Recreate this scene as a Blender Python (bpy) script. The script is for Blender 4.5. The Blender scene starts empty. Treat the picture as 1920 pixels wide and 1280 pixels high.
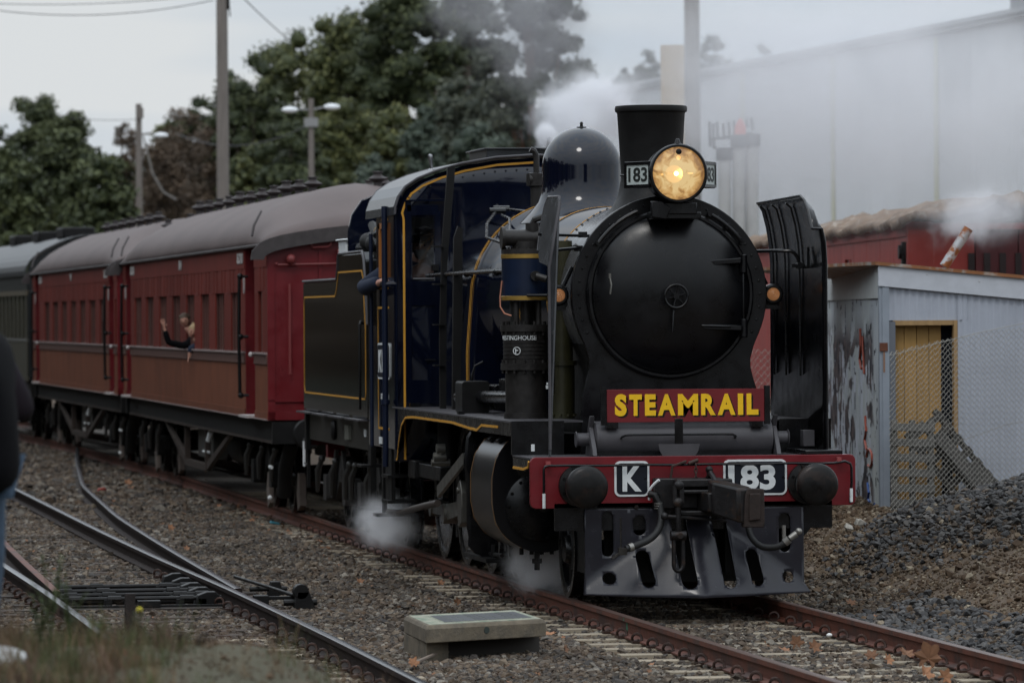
import bpy, bmesh, math, random
import numpy as np
from mathutils import Vector, Matrix, noise as mnoise
from mathutils.geometry import delaunay_2d_cdt

random.seed(7)
rng = np.random.default_rng(7)
SC = bpy.context.scene
COL = SC.collection
R = math.radians

# ------------------------------------------------------------------ camera
TH = R(8.97); ROLL = 0.006; FPX = 9500.0
CAM = Vector((-8.25, -42.23, 2.43))
pitch = -math.atan((640 - 594) / FPX)
fw = Vector((math.sin(TH) * math.cos(pitch), math.cos(TH) * math.cos(pitch), math.sin(pitch)))
rt0 = Vector((math.cos(TH), -math.sin(TH), 0)); up0 = rt0.cross(fw)
rt = rt0 * math.cos(ROLL) - up0 * math.sin(ROLL); up = up0 * math.cos(ROLL) + rt0 * math.sin(ROLL)
cd = bpy.data.cameras.new("camera"); cam = bpy.data.objects.new("camera", cd); COL.objects.link(cam)
M = Matrix.Identity(4)
for i in range(3):
    M[i][0] = rt[i]; M[i][1] = up[i]; M[i][2] = -fw[i]; M[i][3] = CAM[i]
cam.matrix_world = M
cd.sensor_width = 36; cd.lens = FPX / 1920 * 36
cd.clip_start = 0.5; cd.clip_end = 3000
cd.dof.use_dof = True; cd.dof.focus_distance = 43.5; cd.dof.aperture_fstop = 3.8
SC.camera = cam

# ------------------------------------------------------------------ sky and sun (overcast)
W = bpy.data.worlds.new("World"); SC.world = W; W.use_nodes = True
nt = W.node_tree; nt.nodes.clear()
wo = nt.nodes.new('ShaderNodeOutputWorld'); bg = nt.nodes.new('ShaderNodeBackground')
sky = nt.nodes.new('ShaderNodeTexSky'); sky.sky_type = 'NISHITA'; sky.sun_disc = False
sky.sun_elevation = R(50); sky.sun_rotation = R(200); sky.air_density = 1.0; sky.dust_density = 2.0
tc = nt.nodes.new('ShaderNodeTexCoord'); mp = nt.nodes.new('ShaderNodeMapping')
mp.inputs['Scale'].default_value = (1.0, 1.0, 9.0)
nz = nt.nodes.new('ShaderNodeTexNoise'); nz.inputs['Scale'].default_value = 3.2; nz.inputs['Detail'].default_value = 4
nz.inputs['Roughness'].default_value = 0.5
cr = nt.nodes.new('ShaderNodeValToRGB')
cr.color_ramp.elements[0].position = 0.42; cr.color_ramp.elements[0].color = (6.2, 7.1, 8.1, 1)
cr.color_ramp.elements[1].position = 0.60; cr.color_ramp.elements[1].color = (8.3, 8.6, 8.8, 1)
mx = nt.nodes.new('ShaderNodeMixRGB'); mx.inputs[0].default_value = 0.94
nt.links.new(tc.outputs['Generated'], mp.inputs['Vector']); nt.links.new(mp.outputs[0], nz.inputs['Vector'])
nt.links.new(nz.outputs['Fac'], cr.inputs[0]); nt.links.new(sky.outputs[0], mx.inputs[1]); nt.links.new(cr.outputs[0], mx.inputs[2])
sz = nt.nodes.new('ShaderNodeSeparateXYZ'); nt.links.new(tc.outputs['Generated'], sz.inputs[0])
zr = nt.nodes.new('ShaderNodeMapRange'); zr.inputs['From Min'].default_value = 0.08; zr.inputs['From Max'].default_value = 0.95
zr.inputs['To Min'].default_value = 1.0; zr.inputs['To Max'].default_value = 2.5; nt.links.new(sz.outputs['Z'], zr.inputs[0])   # overcast sky: brighter towards the zenith
vs_ = nt.nodes.new('ShaderNodeVectorMath'); vs_.operation = 'SCALE'; nt.links.new(mx.outputs[0], vs_.inputs[0]); nt.links.new(zr.outputs[0], vs_.inputs['Scale'])
nt.links.new(vs_.outputs[0], bg.inputs[0]); bg.inputs[1].default_value = 0.1
nt.links.new(bg.outputs[0], wo.inputs[0])
sl = bpy.data.lights.new("sun", 'SUN'); sl.energy = 0.6; sl.angle = R(12); sl.color = (1, 0.97, 0.93)
so = bpy.data.objects.new("sun", sl); COL.objects.link(so)
so.rotation_euler = (R(40), 0, R(-20))
SC.view_settings.view_transform = 'Standard'; SC.view_settings.look = 'None'
SC.view_settings.exposure = -0.2; SC.view_settings.gamma = 1; SC.view_settings.use_curve_mapping = False
SC.cycles.volume_step_rate = 1.0; SC.cycles.volume_max_steps = 128; SC.cycles.volume_bounces = 4
SC.cycles.max_bounces = 8; SC.cycles.transparent_max_bounces = 24

# ------------------------------------------------------------------ materials
MATS = {}
def mat(name, col, rough=0.5, metal=0.0, var=0.0, vscale=8.0, bump=0.0, bscale=60.0, coat=0.0, rvar=0.0, col2=None, c2amt=(0.5, 0.62), c2scale=3.0, attr=None, emit=None, stretch=None, rnd=0.0, spec=0.35, alpha=None):
    if name in MATS: return MATS[name]
    m = bpy.data.materials.new(name); m.use_nodes = True; MATS[name] = m
    n = m.node_tree; b = n.nodes['Principled BSDF']; L = n.links.new
    b.inputs['Roughness'].default_value = rough; b.inputs['Metallic'].default_value = metal
    b.inputs['Coat Weight'].default_value = coat; b.inputs['Coat Roughness'].default_value = 0.08
    b.inputs['Specular IOR Level'].default_value = spec
    b.inputs['Base Color'].default_value = (*col, 1)
    t = n.nodes.new('ShaderNodeTexCoord'); vec = t.outputs['Object']
    if stretch:
        q = n.nodes.new('ShaderNodeMapping'); q.inputs['Scale'].default_value = stretch; L(vec, q.inputs[0]); vec = q.outputs[0]
    cur = None
    def N(scale, detail=5, rough_=0.55):
        x = n.nodes.new('ShaderNodeTexNoise'); x.inputs['Scale'].default_value = scale
        x.inputs['Detail'].default_value = detail; x.inputs['Roughness'].default_value = rough_; L(vec, x.inputs['Vector']); return x
    rgb = n.nodes.new('ShaderNodeRGB'); rgb.outputs[0].default_value = (*col, 1); cur = rgb.outputs[0]
    if attr:
        a = n.nodes.new('ShaderNodeAttribute'); a.attribute_name = attr
        x = n.nodes.new('ShaderNodeMixRGB'); x.blend_type = 'MULTIPLY'; x.inputs[0].default_value = 1
        L(cur, x.inputs[1]); L(a.outputs['Color'], x.inputs[2]); cur = x.outputs[0]
    if col2 is not None:
        z = N(c2scale, 6, 0.6); r = n.nodes.new('ShaderNodeValToRGB')
        r.color_ramp.elements[0].position = c2amt[0]; r.color_ramp.elements[1].position = c2amt[1]
        L(z.outputs['Fac'], r.inputs[0]); x = n.nodes.new('ShaderNodeMixRGB'); L(r.outputs[0], x.inputs[0])
        L(cur, x.inputs[1]); x.inputs[2].default_value = (*col2, 1); cur = x.outputs[0]
    if rnd:
        oi = n.nodes.new('ShaderNodeObjectInfo'); h = n.nodes.new('ShaderNodeMapRange')
        h.inputs['To Min'].default_value = 1 - rnd; h.inputs['To Max'].default_value = 1 + rnd
        L(oi.outputs['Random'], h.inputs[0]); x = n.nodes.new('ShaderNodeVectorMath'); x.operation = 'SCALE'
        L(cur, x.inputs[0]); L(h.outputs[0], x.inputs['Scale']); cur = x.outputs[0]
    if var:
        z = N(vscale); h = n.nodes.new('ShaderNodeMapRange'); h.inputs['From Min'].default_value = 0.25; h.inputs['From Max'].default_value = 0.75
        h.inputs['To Min'].default_value = 1 - var; h.inputs['To Max'].default_value = 1 + var
        L(z.outputs['Fac'], h.inputs[0]); x = n.nodes.new('ShaderNodeVectorMath'); x.operation = 'SCALE'
        L(cur, x.inputs[0]); L(h.outputs[0], x.inputs['Scale']); cur = x.outputs[0]
    L(cur, b.inputs['Base Color'])
    if rvar:
        z = N(6); h = n.nodes.new('ShaderNodeMapRange'); h.inputs['From Min'].default_value = 0.3; h.inputs['From Max'].default_value = 0.7
        h.inputs['To Min'].default_value = max(0.02, rough - rvar); h.inputs['To Max'].default_value = min(1, rough + rvar)
        L(z.outputs['Fac'], h.inputs[0]); L(h.outputs[0], b.inputs['Roughness'])
    if bump:
        z = N(bscale, 6); bm_ = n.nodes.new('ShaderNodeBump'); bm_.inputs['Strength'].default_value = bump
        bm_.inputs['Distance'].default_value = 0.01; L(z.outputs['Fac'], bm_.inputs['Height']); L(bm_.outputs[0], b.inputs['Normal'])
    if emit:
        b.inputs['Emission Color'].default_value = (*emit[0], 1); b.inputs['Emission Strength'].default_value = emit[1]
    if alpha is not None: b.inputs['Alpha'].default_value = alpha
    return m

BLACK = mat('black_paint', (0.0035, 0.0035, 0.0042), 0.26, var=0.35, vscale=5, rvar=0.10, bump=0.01, bscale=8)
BLACKM = mat('black_matt', (0.004, 0.0037, 0.0037), 0.5, spec=.25, var=0.4, vscale=9, rvar=0.1, bump=0.15, bscale=50)
SMOKEBOX = mat('smokebox_black', (0.0028, 0.0028, 0.0036), 0.30, var=0.3, vscale=3, rvar=0.08, bump=0.04, bscale=12)
GREYM = mat('dark_grey_paint', (0.060, 0.057, 0.062), 0.42, var=0.15, vscale=6, rvar=0.1, bump=0.01, bscale=10)
WRAP = mat('smokebox_wrapper', (0.07, 0.07, 0.074), 0.22, var=0.25, vscale=5, rvar=0.1, bump=0.1, bscale=30)
NAVY = mat('navy_gloss', (0.0022, 0.0036, 0.0105), 0.09, var=0.15, spec=.5, bump=0.02, bscale=8)
RED = mat('beam_red', (0.13, 0.006, 0.010), 0.42, var=0.2, vscale=5, rvar=0.1, bump=0.05)
YEL = mat('lining_yellow', (0.52, 0.25, 0.025), 0.5, var=0.1)
WHITE = mat('white_paint', (0.62, 0.64, 0.64), 0.5, var=0.1, vscale=20)
BRASS = mat('brass', (0.45, 0.28, 0.07), 0.38, metal=0.8, var=0.2)
STEEL = mat('bright_steel', (0.16, 0.155, 0.14), 0.38, metal=0.8, var=0.3, rvar=0.1)
OILY = mat('oily_steel', (0.03, 0.027, 0.024), 0.36, metal=0.4, var=0.5, vscale=15, rvar=0.15, bump=0.2, bscale=40)
BUFF = mat('buffer_metal', (0.007, 0.0065, 0.0065), 0.35, metal=0.3, var=0.3, vscale=12, rvar=0.1, col2=(0.018, 0.012, 0.010), c2amt=(0.5, 0.6), c2scale=7, bump=0.1)
COUPM = mat('coupler_metal', (0.010, 0.009, 0.0095), 0.42, metal=0.2, var=0.4, vscale=12, col2=(0.028, 0.016, 0.011), c2amt=(0.55, 0.68), c2scale=9, bump=0.3, bscale=30)
RUSTF = mat('coupler_face_rust', (0.020, 0.0125, 0.010), 0.75, var=0.4, vscale=18, bump=0.4, bscale=40)
APRON = mat('apron_paint', (0.020, 0.020, 0.026), 0.22, var=0.2, vscale=4, rvar=0.08, bump=0.06, bscale=7, col2=(0.05, 0.05, 0.055), c2amt=(0.66, 0.72), c2scale=30)
RUBBER = mat('rubber', (0.012, 0.012, 0.012), 0.6, var=0.3, bump=0.2)
TEND = mat('tender_green_black', (0.007, 0.0065, 0.006), 0.07, var=0.2, vscale=2, bump=0.10, bscale=5, stretch=(1, 2.2, 0.12), spec=.4)
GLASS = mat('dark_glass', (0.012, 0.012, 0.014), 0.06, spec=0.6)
AMBER = mat('amber_lens', (0.45, 0.22, 0.11), 0.12, emit=((0.8, 0.35, 0.12), 0.12), coat=0.6)
CARB = mat('carriage_red_brown', (0.13, 0.024, 0.018), 0.5, var=0.22, vscale=2.5, spec=.12, rnd=0.12, bump=0.05, stretch=(1, 1, 0.3))
CARR = mat('carriage_end_red', (0.11, 0.005, 0.008), 0.42, var=0.2, vscale=3, rvar=0.1, bump=0.05)
CARLOW = mat('carriage_lower_brown', (0.15, 0.050, 0.026), 0.5, var=0.2, vscale=2, rnd=0.10, spec=.15, bump=0.05)
WAIST = mat('waist_rail_brown', (0.10, 0.05, 0.04), 0.5, var=0.15)
ROOFM = mat('carriage_roof', (0.098, 0.073, 0.069), 0.62, var=0.16, vscale=1.6, bump=0.25, bscale=5, stretch=(1, 0.5, 1))
ROOFD = mat('roof_fittings', (0.045, 0.038, 0.038), 0.6, var=0.3)
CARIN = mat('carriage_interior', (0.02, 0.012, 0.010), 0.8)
BLIND = mat('window_post_dark', (0.085, 0.032, 0.025), 0.55, var=0.15, rnd=0.3)
UNDER = mat('underframe', (0.006, 0.0055, 0.005), 0.7, spec=.2, var=0.4, vscale=8, bump=0.3)
UNDER2 = mat('underframe_brown', (0.04, 0.030, 0.025), 0.65, spec=.2, var=0.3, vscale=8)
GREYCAR = mat('grey_carriage', (0.065, 0.062, 0.048), 0.5, spec=.15, var=0.15)
GREYROOF = mat('grey_carriage_roof', (0.035, 0.037, 0.039), 0.4, var=0.15)
RAIL = mat('rail_rust', (0.115, 0.040, 0.025), 0.62, var=0.28, vscale=14, bump=0.25, bscale=80, col2=(0.06, 0.032, 0.026), c2scale=3, metal=0.15)
RAILTOP = mat('rail_head', (0.10, 0.058, 0.045), 0.38, metal=0.5, var=0.25, vscale=20)
RAILSH = mat('rail_head_polished', (0.075, 0.078, 0.09), 0.22, metal=0.9, var=0.25, vscale=10)
RAILDK = mat('rail_dark', (0.022, 0.015, 0.013), 0.75, var=0.3, vscale=12, bump=0.2, spec=.15)
CLIP = mat('clip_rust', (0.045, 0.024, 0.018), 0.55, var=0.4, vscale=40, rnd=0.3, metal=0.3)
SLEEP = mat('concrete_sleeper', (0.27, 0.225, 0.165), 0.85, var=0.25, vscale=14, bump=0.3, bscale=70, rnd=0.12)
TIMBER = mat('timber_sleeper', (0.07, 0.052, 0.042), 0.85, var=0.4, vscale=10, bump=0.5, stretch=(0.3, 3, 3), rnd=0.2)
CONC = mat('weathered_concrete', (0.14, 0.115, 0.082), 0.85, var=0.3, vscale=7, bump=0.5, bscale=40, col2=(0.10, 0.085, 0.065), c2amt=(0.45, 0.65), c2scale=9)
CONCTOP = mat('mossy_concrete', (0.27, 0.27, 0.21), 0.85, var=0.25, vscale=12, bump=0.4, bscale=60, col2=(0.12, 0.17, 0.12), c2amt=(0.5, 0.6), c2scale=10)
SKIN = mat('skin', (0.42, 0.22, 0.16), 0.55)
DARKCLOTH = mat('dark_cloth', (0.003, 0.003, 0.004), 0.9, spec=.1, var=0.2, bump=0.2)
NAVYCLOTH = mat('navy_cloth', (0.010, 0.016, 0.035), 0.85, bump=0.2)
PURPCLOTH = mat('plum_cloth', (0.010, 0.007, 0.010), 0.85, spec=.15, var=0.2)
JEANS = mat('jeans', (0.05, 0.08, 0.12), 0.85, var=0.25, vscale=30)

# ------------------------------------------------------------------ geometry helpers
class MB:
    def __init__(s): s.v = []; s.f = []
    def add(s, vs, fs):
        k = len(s.v); s.v += [tuple(v) for v in vs]; s.f += [tuple(i + k for i in f) for f in fs]; return s
    def box(s, c, d, rot=None):
        x, y, z = d[0] / 2, d[1] / 2, d[2] / 2
        vs = [Vector((a * x, b * y, e * z)) for a in (-1, 1) for b in (-1, 1) for e in (-1, 1)]
        if rot is not None: vs = [rot @ v for v in vs]
        return s.add([v + Vector(c) for v in vs], [(0, 1, 3, 2), (4, 6, 7, 5), (0, 4, 5, 1), (2, 3, 7, 6), (0, 2, 6, 4), (1, 5, 7, 3)])
    def bb(s, x0, x1, y0, y1, z0, z1):
        return s.box(((x0 + x1) / 2, (y0 + y1) / 2, (z0 + z1) / 2), (abs(x1 - x0), abs(y1 - y0), abs(z1 - z0)))
    def cyl(s, p0, p1, r0, r1=None, n=16, cap=True):
        p0 = Vector(p0); p1 = Vector(p1); r1 = r0 if r1 is None else r1
        return s.lathe([(r0, 0), (r1, (p1 - p0).length)], p0, p1 - p0, n, cap)
    def lathe(s, prof, o, axis=(0, 0, 1), n=24, cap=True, sy=1.0):
        a = Vector(axis).normalized(); t = Vector((0, 0, 1)) if abs(a.z) < 0.9 else Vector((1, 0, 0))
        u = a.cross(t).normalized(); w = a.cross(u).normalized(); o = Vector(o)
        vs = []; fs = []
        for r, h in prof:
            for i in range(n):
                th = 2 * math.pi * i / n
                vs.append(o + a * h + u * (r * math.cos(th)) + w * (r * math.sin(th) * sy))
        for j in range(len(prof) - 1):
            for i in range(n):
                i2 = (i + 1) % n
                fs.append((j * n + i, j * n + i2, (j + 1) * n + i2, (j + 1) * n + i))
        if cap:
            if prof[0][0] > 1e-4: fs.append(tuple(range(n)))
            if prof[-1][0] > 1e-4: fs.append(tuple((len(prof) - 1) * n + i for i in reversed(range(n))))
        return s.add(vs, fs)
    def tube(s, pts, r, n=6, closed=False, cap=True):
        pts = [Vector(p) for p in pts]; m = len(pts); vs = []; fs = []; ref = None
        for j, p in enumerate(pts):
            if closed: d = pts[(j + 1) % m] - pts[j - 1]
            else: d = pts[min(j + 1, m - 1)] - pts[max(j - 1, 0)]
            d = d.normalized() if d.length > 1e-9 else Vector((0, 0, 1))
            if ref is None: ref = Vector((0, 0, 1)) if abs(d.z) < 0.9 else Vector((1, 0, 0))
            u = (ref - d * ref.dot(d)); u = u.normalized() if u.length > 1e-6 else d.orthogonal().normalized(); ref = u
            w = d.cross(u); rr = r[j] if isinstance(r, (list, tuple)) else r
            for i in range(n):
                th = 2 * math.pi * i / n; vs.append(p + u * (rr * math.cos(th)) + w * (rr * math.sin(th)))
        for j in range(m if closed else m - 1):
            k = (j + 1) % m
            for i in range(n):
                i2 = (i + 1) % n; fs.append((j * n + i, j * n + i2, k * n + i2, k * n + i))
        if cap and not closed:
            fs.append(tuple(reversed(range(n)))); fs.append(tuple((m - 1) * n + i for i in range(n)))
        return s.add(vs, fs)
    def prism(s, poly, ax, a, b):
        """poly: 2D points; ax 'x' -> (y,z), 'y' -> (x,z), 'z' -> (x,y); extruded a..b along ax"""
        def P(q, h): return {'x': (h, q[0], q[1]), 'y': (q[0], h, q[1]), 'z': (q[0], q[1], h)}[ax]
        n = len(poly); vs = [P(q, a) for q in poly] + [P(q, b) for q in poly]
        fs = [tuple(range(n)), tuple(reversed(range(n, 2 * n)))] + [(i, (i + 1) % n, n + (i + 1) % n, n + i) for i in range(n)]
        return s.add(vs, fs)
    def strip(s, path, ax, a, b, th):
        """polyline band: 2D path given thickness th (offset), extruded a..b on ax"""
        P = [Vector(p) for p in path]; off = []
        for i in range(len(P)):
            d = P[min(i + 1, len(P) - 1)] - P[max(i - 1, 0)]; d.normalize(); nn = Vector((-d.y, d.x)); off.append(P[i] + nn * th)
        for i in range(len(P) - 1):
            s.prism([P[i], P[i + 1], off[i + 1], off[i]], ax, a, b)
        return s
    def sphere(s, c, r, n=12, m=8, sc=(1, 1, 1)):
        vs = []; fs = []; c = Vector(c)
        for j in range(1, m):
            ph = math.pi * j / m
            for i in range(n):
                th = 2 * math.pi * i / n
                vs.append(c + Vector((r * sc[0] * math.sin(ph) * math.cos(th), r * sc[1] * math.sin(ph) * math.sin(th), r * sc[2] * math.cos(ph))))
        vs += [c + Vector((0, 0, r * sc[2])), c - Vector((0, 0, r * sc[2]))]; t = len(vs) - 2
        for j in range(m - 2):
            for i in range(n): i2 = (i + 1) % n; fs.append((j * n + i, (j + 1) * n + i, (j + 1) * n + i2, j * n + i2))
        for i in range(n):
            i2 = (i + 1) % n; fs.append((t, i, i2)); fs.append((t + 1, (m - 2) * n + i2, (m - 2) * n + i))
        return s.add(vs, fs)
    def mesh(s, name, m=None, smooth=True, ang=38):
        me = bpy.data.meshes.new(name); me.from_pydata(s.v, [], s.f)
        b = bmesh.new(); b.from_mesh(me); bmesh.ops.recalc_face_normals(b, faces=b.faces); b.to_mesh(me); b.free()
        if smooth:
            me.shade_smooth(); me.set_sharp_from_angle(angle=R(ang))
        if m: me.materials.append(m)
        return me
    def obj(s, name, m, parent=None, smooth=True, bevel=0, ang=38, label=None, seg=2):
        o = bpy.data.objects.new(name, s.mesh(name, m, smooth, ang)); COL.objects.link(o)
        if parent: o.parent = parent
        if bevel:
            d = o.modifiers.new('bevel', 'BEVEL'); d.width = bevel; d.segments = seg; d.limit_method = 'ANGLE'; d.angle_limit = R(40)
            d.harden_normals = False
        if label: o['label'] = label
        return o
def objs(b, name, m, parent=None, **k):
    """every loose piece of the builder becomes an object of its own"""
    p = list(range(len(b.v)))
    def f(i):
        while p[i] != i: p[i] = p[p[i]]; i = p[i]
        return i
    for q in b.f:
        for i in q[1:]: p[f(i)] = f(q[0])
    gr = {}
    for q in b.f: gr.setdefault(f(q[0]), []).append(q)
    out = []
    for fs in gr.values():
        ids = sorted({i for q in fs for i in q}); mp = {a: c for c, a in enumerate(ids)}; n = MB(); n.v = [b.v[i] for i in ids]; n.f = [tuple(mp[i] for i in q) for q in fs]; out.append(n.obj(name, m, parent, **k))
    return out
def inst(name, me, parent, loc=(0, 0, 0), rot=None, scale=None):
    o = bpy.data.objects.new(name, me); COL.objects.link(o); o.parent = parent; o.location = loc
    if rot: o.rotation_euler = rot
    if scale: o.scale = scale
    return o
def empty(name, loc=(0, 0, 0), rz=0.0):
    o = bpy.data.objects.new(name, None); COL.objects.link(o); o.location = loc; o.rotation_euler = (0, 0, rz)
    o.empty_display_size = 0.2; return o
def tag(o, label=None, cat=None, group=None, kind=None):
    if label: o['label'] = label
    if cat: o['category'] = cat
    if group: o['group'] = group
    if kind: o['kind'] = kind
    return o
def copy_tree(o, parent=None):
    c = o.copy(); COL.objects.link(c); c.parent = parent
    for ch in list(o.children): copy_tree(ch, c)
    return c
def arc(cx, cz, r, a0, a1, n):
    return [(cx + r * math.cos(R(a0 + (a1 - a0) * i / n)), cz + r * math.sin(R(a0 + (a1 - a0) * i / n))) for i in range(n + 1)]
def rrect(x0, x1, z0, z1, r, n=5):
    return arc(x1 - r, z1 - r, r, 0, 90, n) + arc(x0 + r, z1 - r, r, 90, 180, n) + arc(x0 + r, z0 + r, r, 180, 270, n) + arc(x1 - r, z0 + r, r, 270, 360, n)
def plate(outer, holes, step, fn, th, name, m, parent=None, bevel=0):
    """flat sheet with holes, triangulated with inner grid, mapped by fn(a,b)->xyz, solidified"""
    vs = []; es = []
    for loop in [outer] + holes:
        k = len(vs); vs += [Vector(p) for p in loop]; es += [(k + i, k + (i + 1) % len(loop)) for i in range(len(loop))]
    xs = [p[0] for p in outer]; zs = [p[1] for p in outer]
    def inside(p, poly):
        c = False; j = len(poly) - 1
        for i in range(len(poly)):
            if (poly[i][1] > p[1]) != (poly[j][1] > p[1]) and p[0] < (poly[j][0] - poly[i][0]) * (p[1] - poly[i][1]) / (poly[j][1] - poly[i][1]) + poly[i][0]: c = not c
            j = i
        return c
    x = min(xs) + step
    while x < max(xs):
        z = min(zs) + step
        while z < max(zs):
            if inside((x, z), outer) and not any(inside((x, z), h) for h in holes): vs.append(Vector((x, z)))
            z += step
        x += step
    V2, E2, F2, *_ = delaunay_2d_cdt(vs, es, [], 0, 1e-5)
    fs = []
    for f in F2:
        c = sum((V2[i] for i in f), Vector((0, 0))) / len(f)
        if inside(c, outer) and not any(inside(c, h) for h in holes): fs.append(tuple(f))
    b = MB(); b.add([fn(v[0], v[1]) for v in V2], fs)
    me = bpy.data.meshes.new(name); me.from_pydata(b.v, [], b.f); me.shade_smooth(); me.materials.append(m)
    o = bpy.data.objects.new(name, me); COL.objects.link(o); o.parent = parent
    s = o.modifiers.new('solid', 'SOLIDIFY'); s.thickness = th; s.offset = 0
    me.validate(); return o
def text_mesh(txt, w, h, depth, m, name='lettering', parent=None, bold=0.02, spacing=1.0, fn=None):
    """lettering lying in the local XZ plane (front to -Y), fitted to w x h, centred on the origin; fn maps points"""
    c = bpy.data.curves.new('t', 'FONT'); c.body = txt; c.extrude = 0.01; c.offset = bold; c.space_character = spacing; c.resolution_u = 4
    c.align_x = 'CENTER'; o = bpy.data.objects.new('t', c); COL.objects.link(o)
    dg = bpy.context.evaluated_depsgraph_get(); me = bpy.data.meshes.new_from_object(o.evaluated_get(dg))
    bpy.data.objects.remove(o); bpy.data.curves.remove(c)
    n = len(me.vertices); a = np.empty(n * 3, np.float32); me.vertices.foreach_get('co', a); a = a.reshape(-1, 3)
    lo = a.min(0); hi = a.max(0); s = hi - lo
    x = (a[:, 0] - (lo[0] + hi[0]) / 2) / s[0] * w; z = (a[:, 1] - (lo[1] + hi[1]) / 2) / s[1] * h
    y = -(a[:, 2] - lo[2]) / max(s[2], 1e-6) * depth
    P = np.stack([x, y, z], 1)
    if fn: P = np.array([fn(*p) for p in P], np.float32)
    me.vertices.foreach_set('co', P.astype(np.float32).ravel()); me.update()
    me.materials.clear(); me.materials.append(m)
    o = bpy.data.objects.new(name, me); COL.objects.link(o); o.parent = parent
    return o
def sm(a, b, x):
    t = min(1, max(0, (x - a) / (b - a))); return t * t * (3 - 2 * t)
def cam_ud(x, y):
    dx = x - CAM.x; dy = y - CAM.y
    return dx * math.cos(TH) - dy * math.sin(TH), dx * math.sin(TH) + dy * math.cos(TH)
# ------------------------------------------------------------------ ground
def ground_h(x, y, fine=True):
    u, D = cam_ud(x, y)
    h = -0.19
    m = (1 - sm(24.2, 29.6, D)) * (1 - sm(-1.35, 0.45, u))          # raised bank by the photographer
    h += 1.06 * m
    if D < 12: h = max(h, -0.19 + 1.04 * (1 - sm(9, 12, D)))
    h += 0.62 * sm(1.35, 3.5, x) * sm(-30, -8, y) * (1 - sm(60, 90, y))
    if x > 1.2 and -16 < y < 14:
        d = math.hypot((x - 5.6) / 1.0, (y - 3.6) / 1.25)
        h += 0.62 * (1 - sm(0.3, 3.9, d))
    if fine:
        h += 0.02 * mnoise.noise((x * 1.3, y * 1.3, 0)) + (0.05 * mnoise.noise((x * 0.8, y * 0.8, 3.1)) if x > 2 else 0)
    return h
def axis_coords(a, b, st, lo, hi):
    c = list(np.arange(a, b + 1e-6, st)); s = st; p = b
    while p < hi: s *= 1.35; p += s; c.append(p)
    s = st; p = a; L_ = []
    while p > lo: s *= 1.35; p -= s; L_.append(p)
    return L_[::-1] + c
gx = axis_coords(-12, 9, 0.22, -900, 900); gy = axis_coords(-45, 40, 0.3, -900, 1600)
g = MB(); nx = len(gx)
g.v = [(x, y, ground_h(x, y)) for y in gy for x in gx]
g.f = [(j * nx + i, j * nx + i + 1, (j + 1) * nx + i + 1, (j + 1) * nx + i) for j in range(len(gy) - 1) for i in range(nx - 1)]
def ground_mat():
    m = bpy.data.materials.new('ground'); m.use_nodes = True; n = m.node_tree; L = n.links.new; b = n.nodes['Principled BSDF']
    b.inputs['Roughness'].default_value = 0.95
    ge = n.nodes.new('ShaderNodeNewGeometry'); sp = n.nodes.new('ShaderNodeSeparateXYZ'); L(ge.outputs['Position'], sp.inputs[0])
    def N(s, d=6):
        x = n.nodes.new('ShaderNodeTexNoise'); x.inputs['Scale'].default_value = s; x.inputs['Detail'].default_value = d; L(ge.outputs['Position'], x.inputs['Vector']); return x
    def mixc(f, a, c):
        x = n.nodes.new('ShaderNodeMixRGB')
        if hasattr(f, 'name'): L(f, x.inputs[0])
        else: x.inputs[0].default_value = f
        for k, q in ((1, a), (2, c)):
            if isinstance(q, tuple): x.inputs[k].default_value = (*q, 1)
            else: L(q, x.inputs[k])
        return x.outputs[0]
    def rng_(v, a, c):
        x = n.nodes.new('ShaderNodeMapRange'); x.interpolation_type = 'SMOOTHSTEP'
        x.inputs['From Min'].default_value = a; x.inputs['From Max'].default_value = c; L(v, x.inputs[0]); return x.outputs[0]
    vo = n.nodes.new('ShaderNodeTexVoronoi'); vo.inputs['Scale'].default_value = 22; L(ge.outputs['Position'], vo.inputs['Vector'])
    r = n.nodes.new('ShaderNodeValToRGB'); r.color_ramp.elements[0].color = (0.03, 0.025, 0.02, 1); r.color_ramp.elements[1].color = (0.12, 0.10, 0.08, 1)
    L(vo.outputs['Color'], r.inputs[0])
    dirt = mixc(N(9).outputs['Fac'], (0.055, 0.036, 0.022), (0.12, 0.085, 0.055))
    f1 = rng_(sp.outputs['X'], 1.3, 2.2)
    c = mixc(f1, r.outputs[0], dirt)
    grass = mixc(N(3).outputs['Fac'], (0.035, 0.04, 0.018), (0.085, 0.065, 0.035))
    c = mixc(rng_(sp.outputs['Z'], 0.2, 0.45), c, mixc(rng_(sp.outputs['X'], 0.0, 1.0), grass, dirt))
    L(c, b.inputs['Base Color'])
    bu = n.nodes.new('ShaderNodeBump'); bu.inputs['Strength'].default_value = 0.7; bu.inputs['Distance'].default_value = 0.03
    L(vo.outputs['Distance'], bu.inputs['Height']); L(bu.outputs[0], b.inputs['Normal'])
    return m
GR = g.obj('ground', ground_mat(), ang=80); tag(GR, kind='structure')

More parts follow.
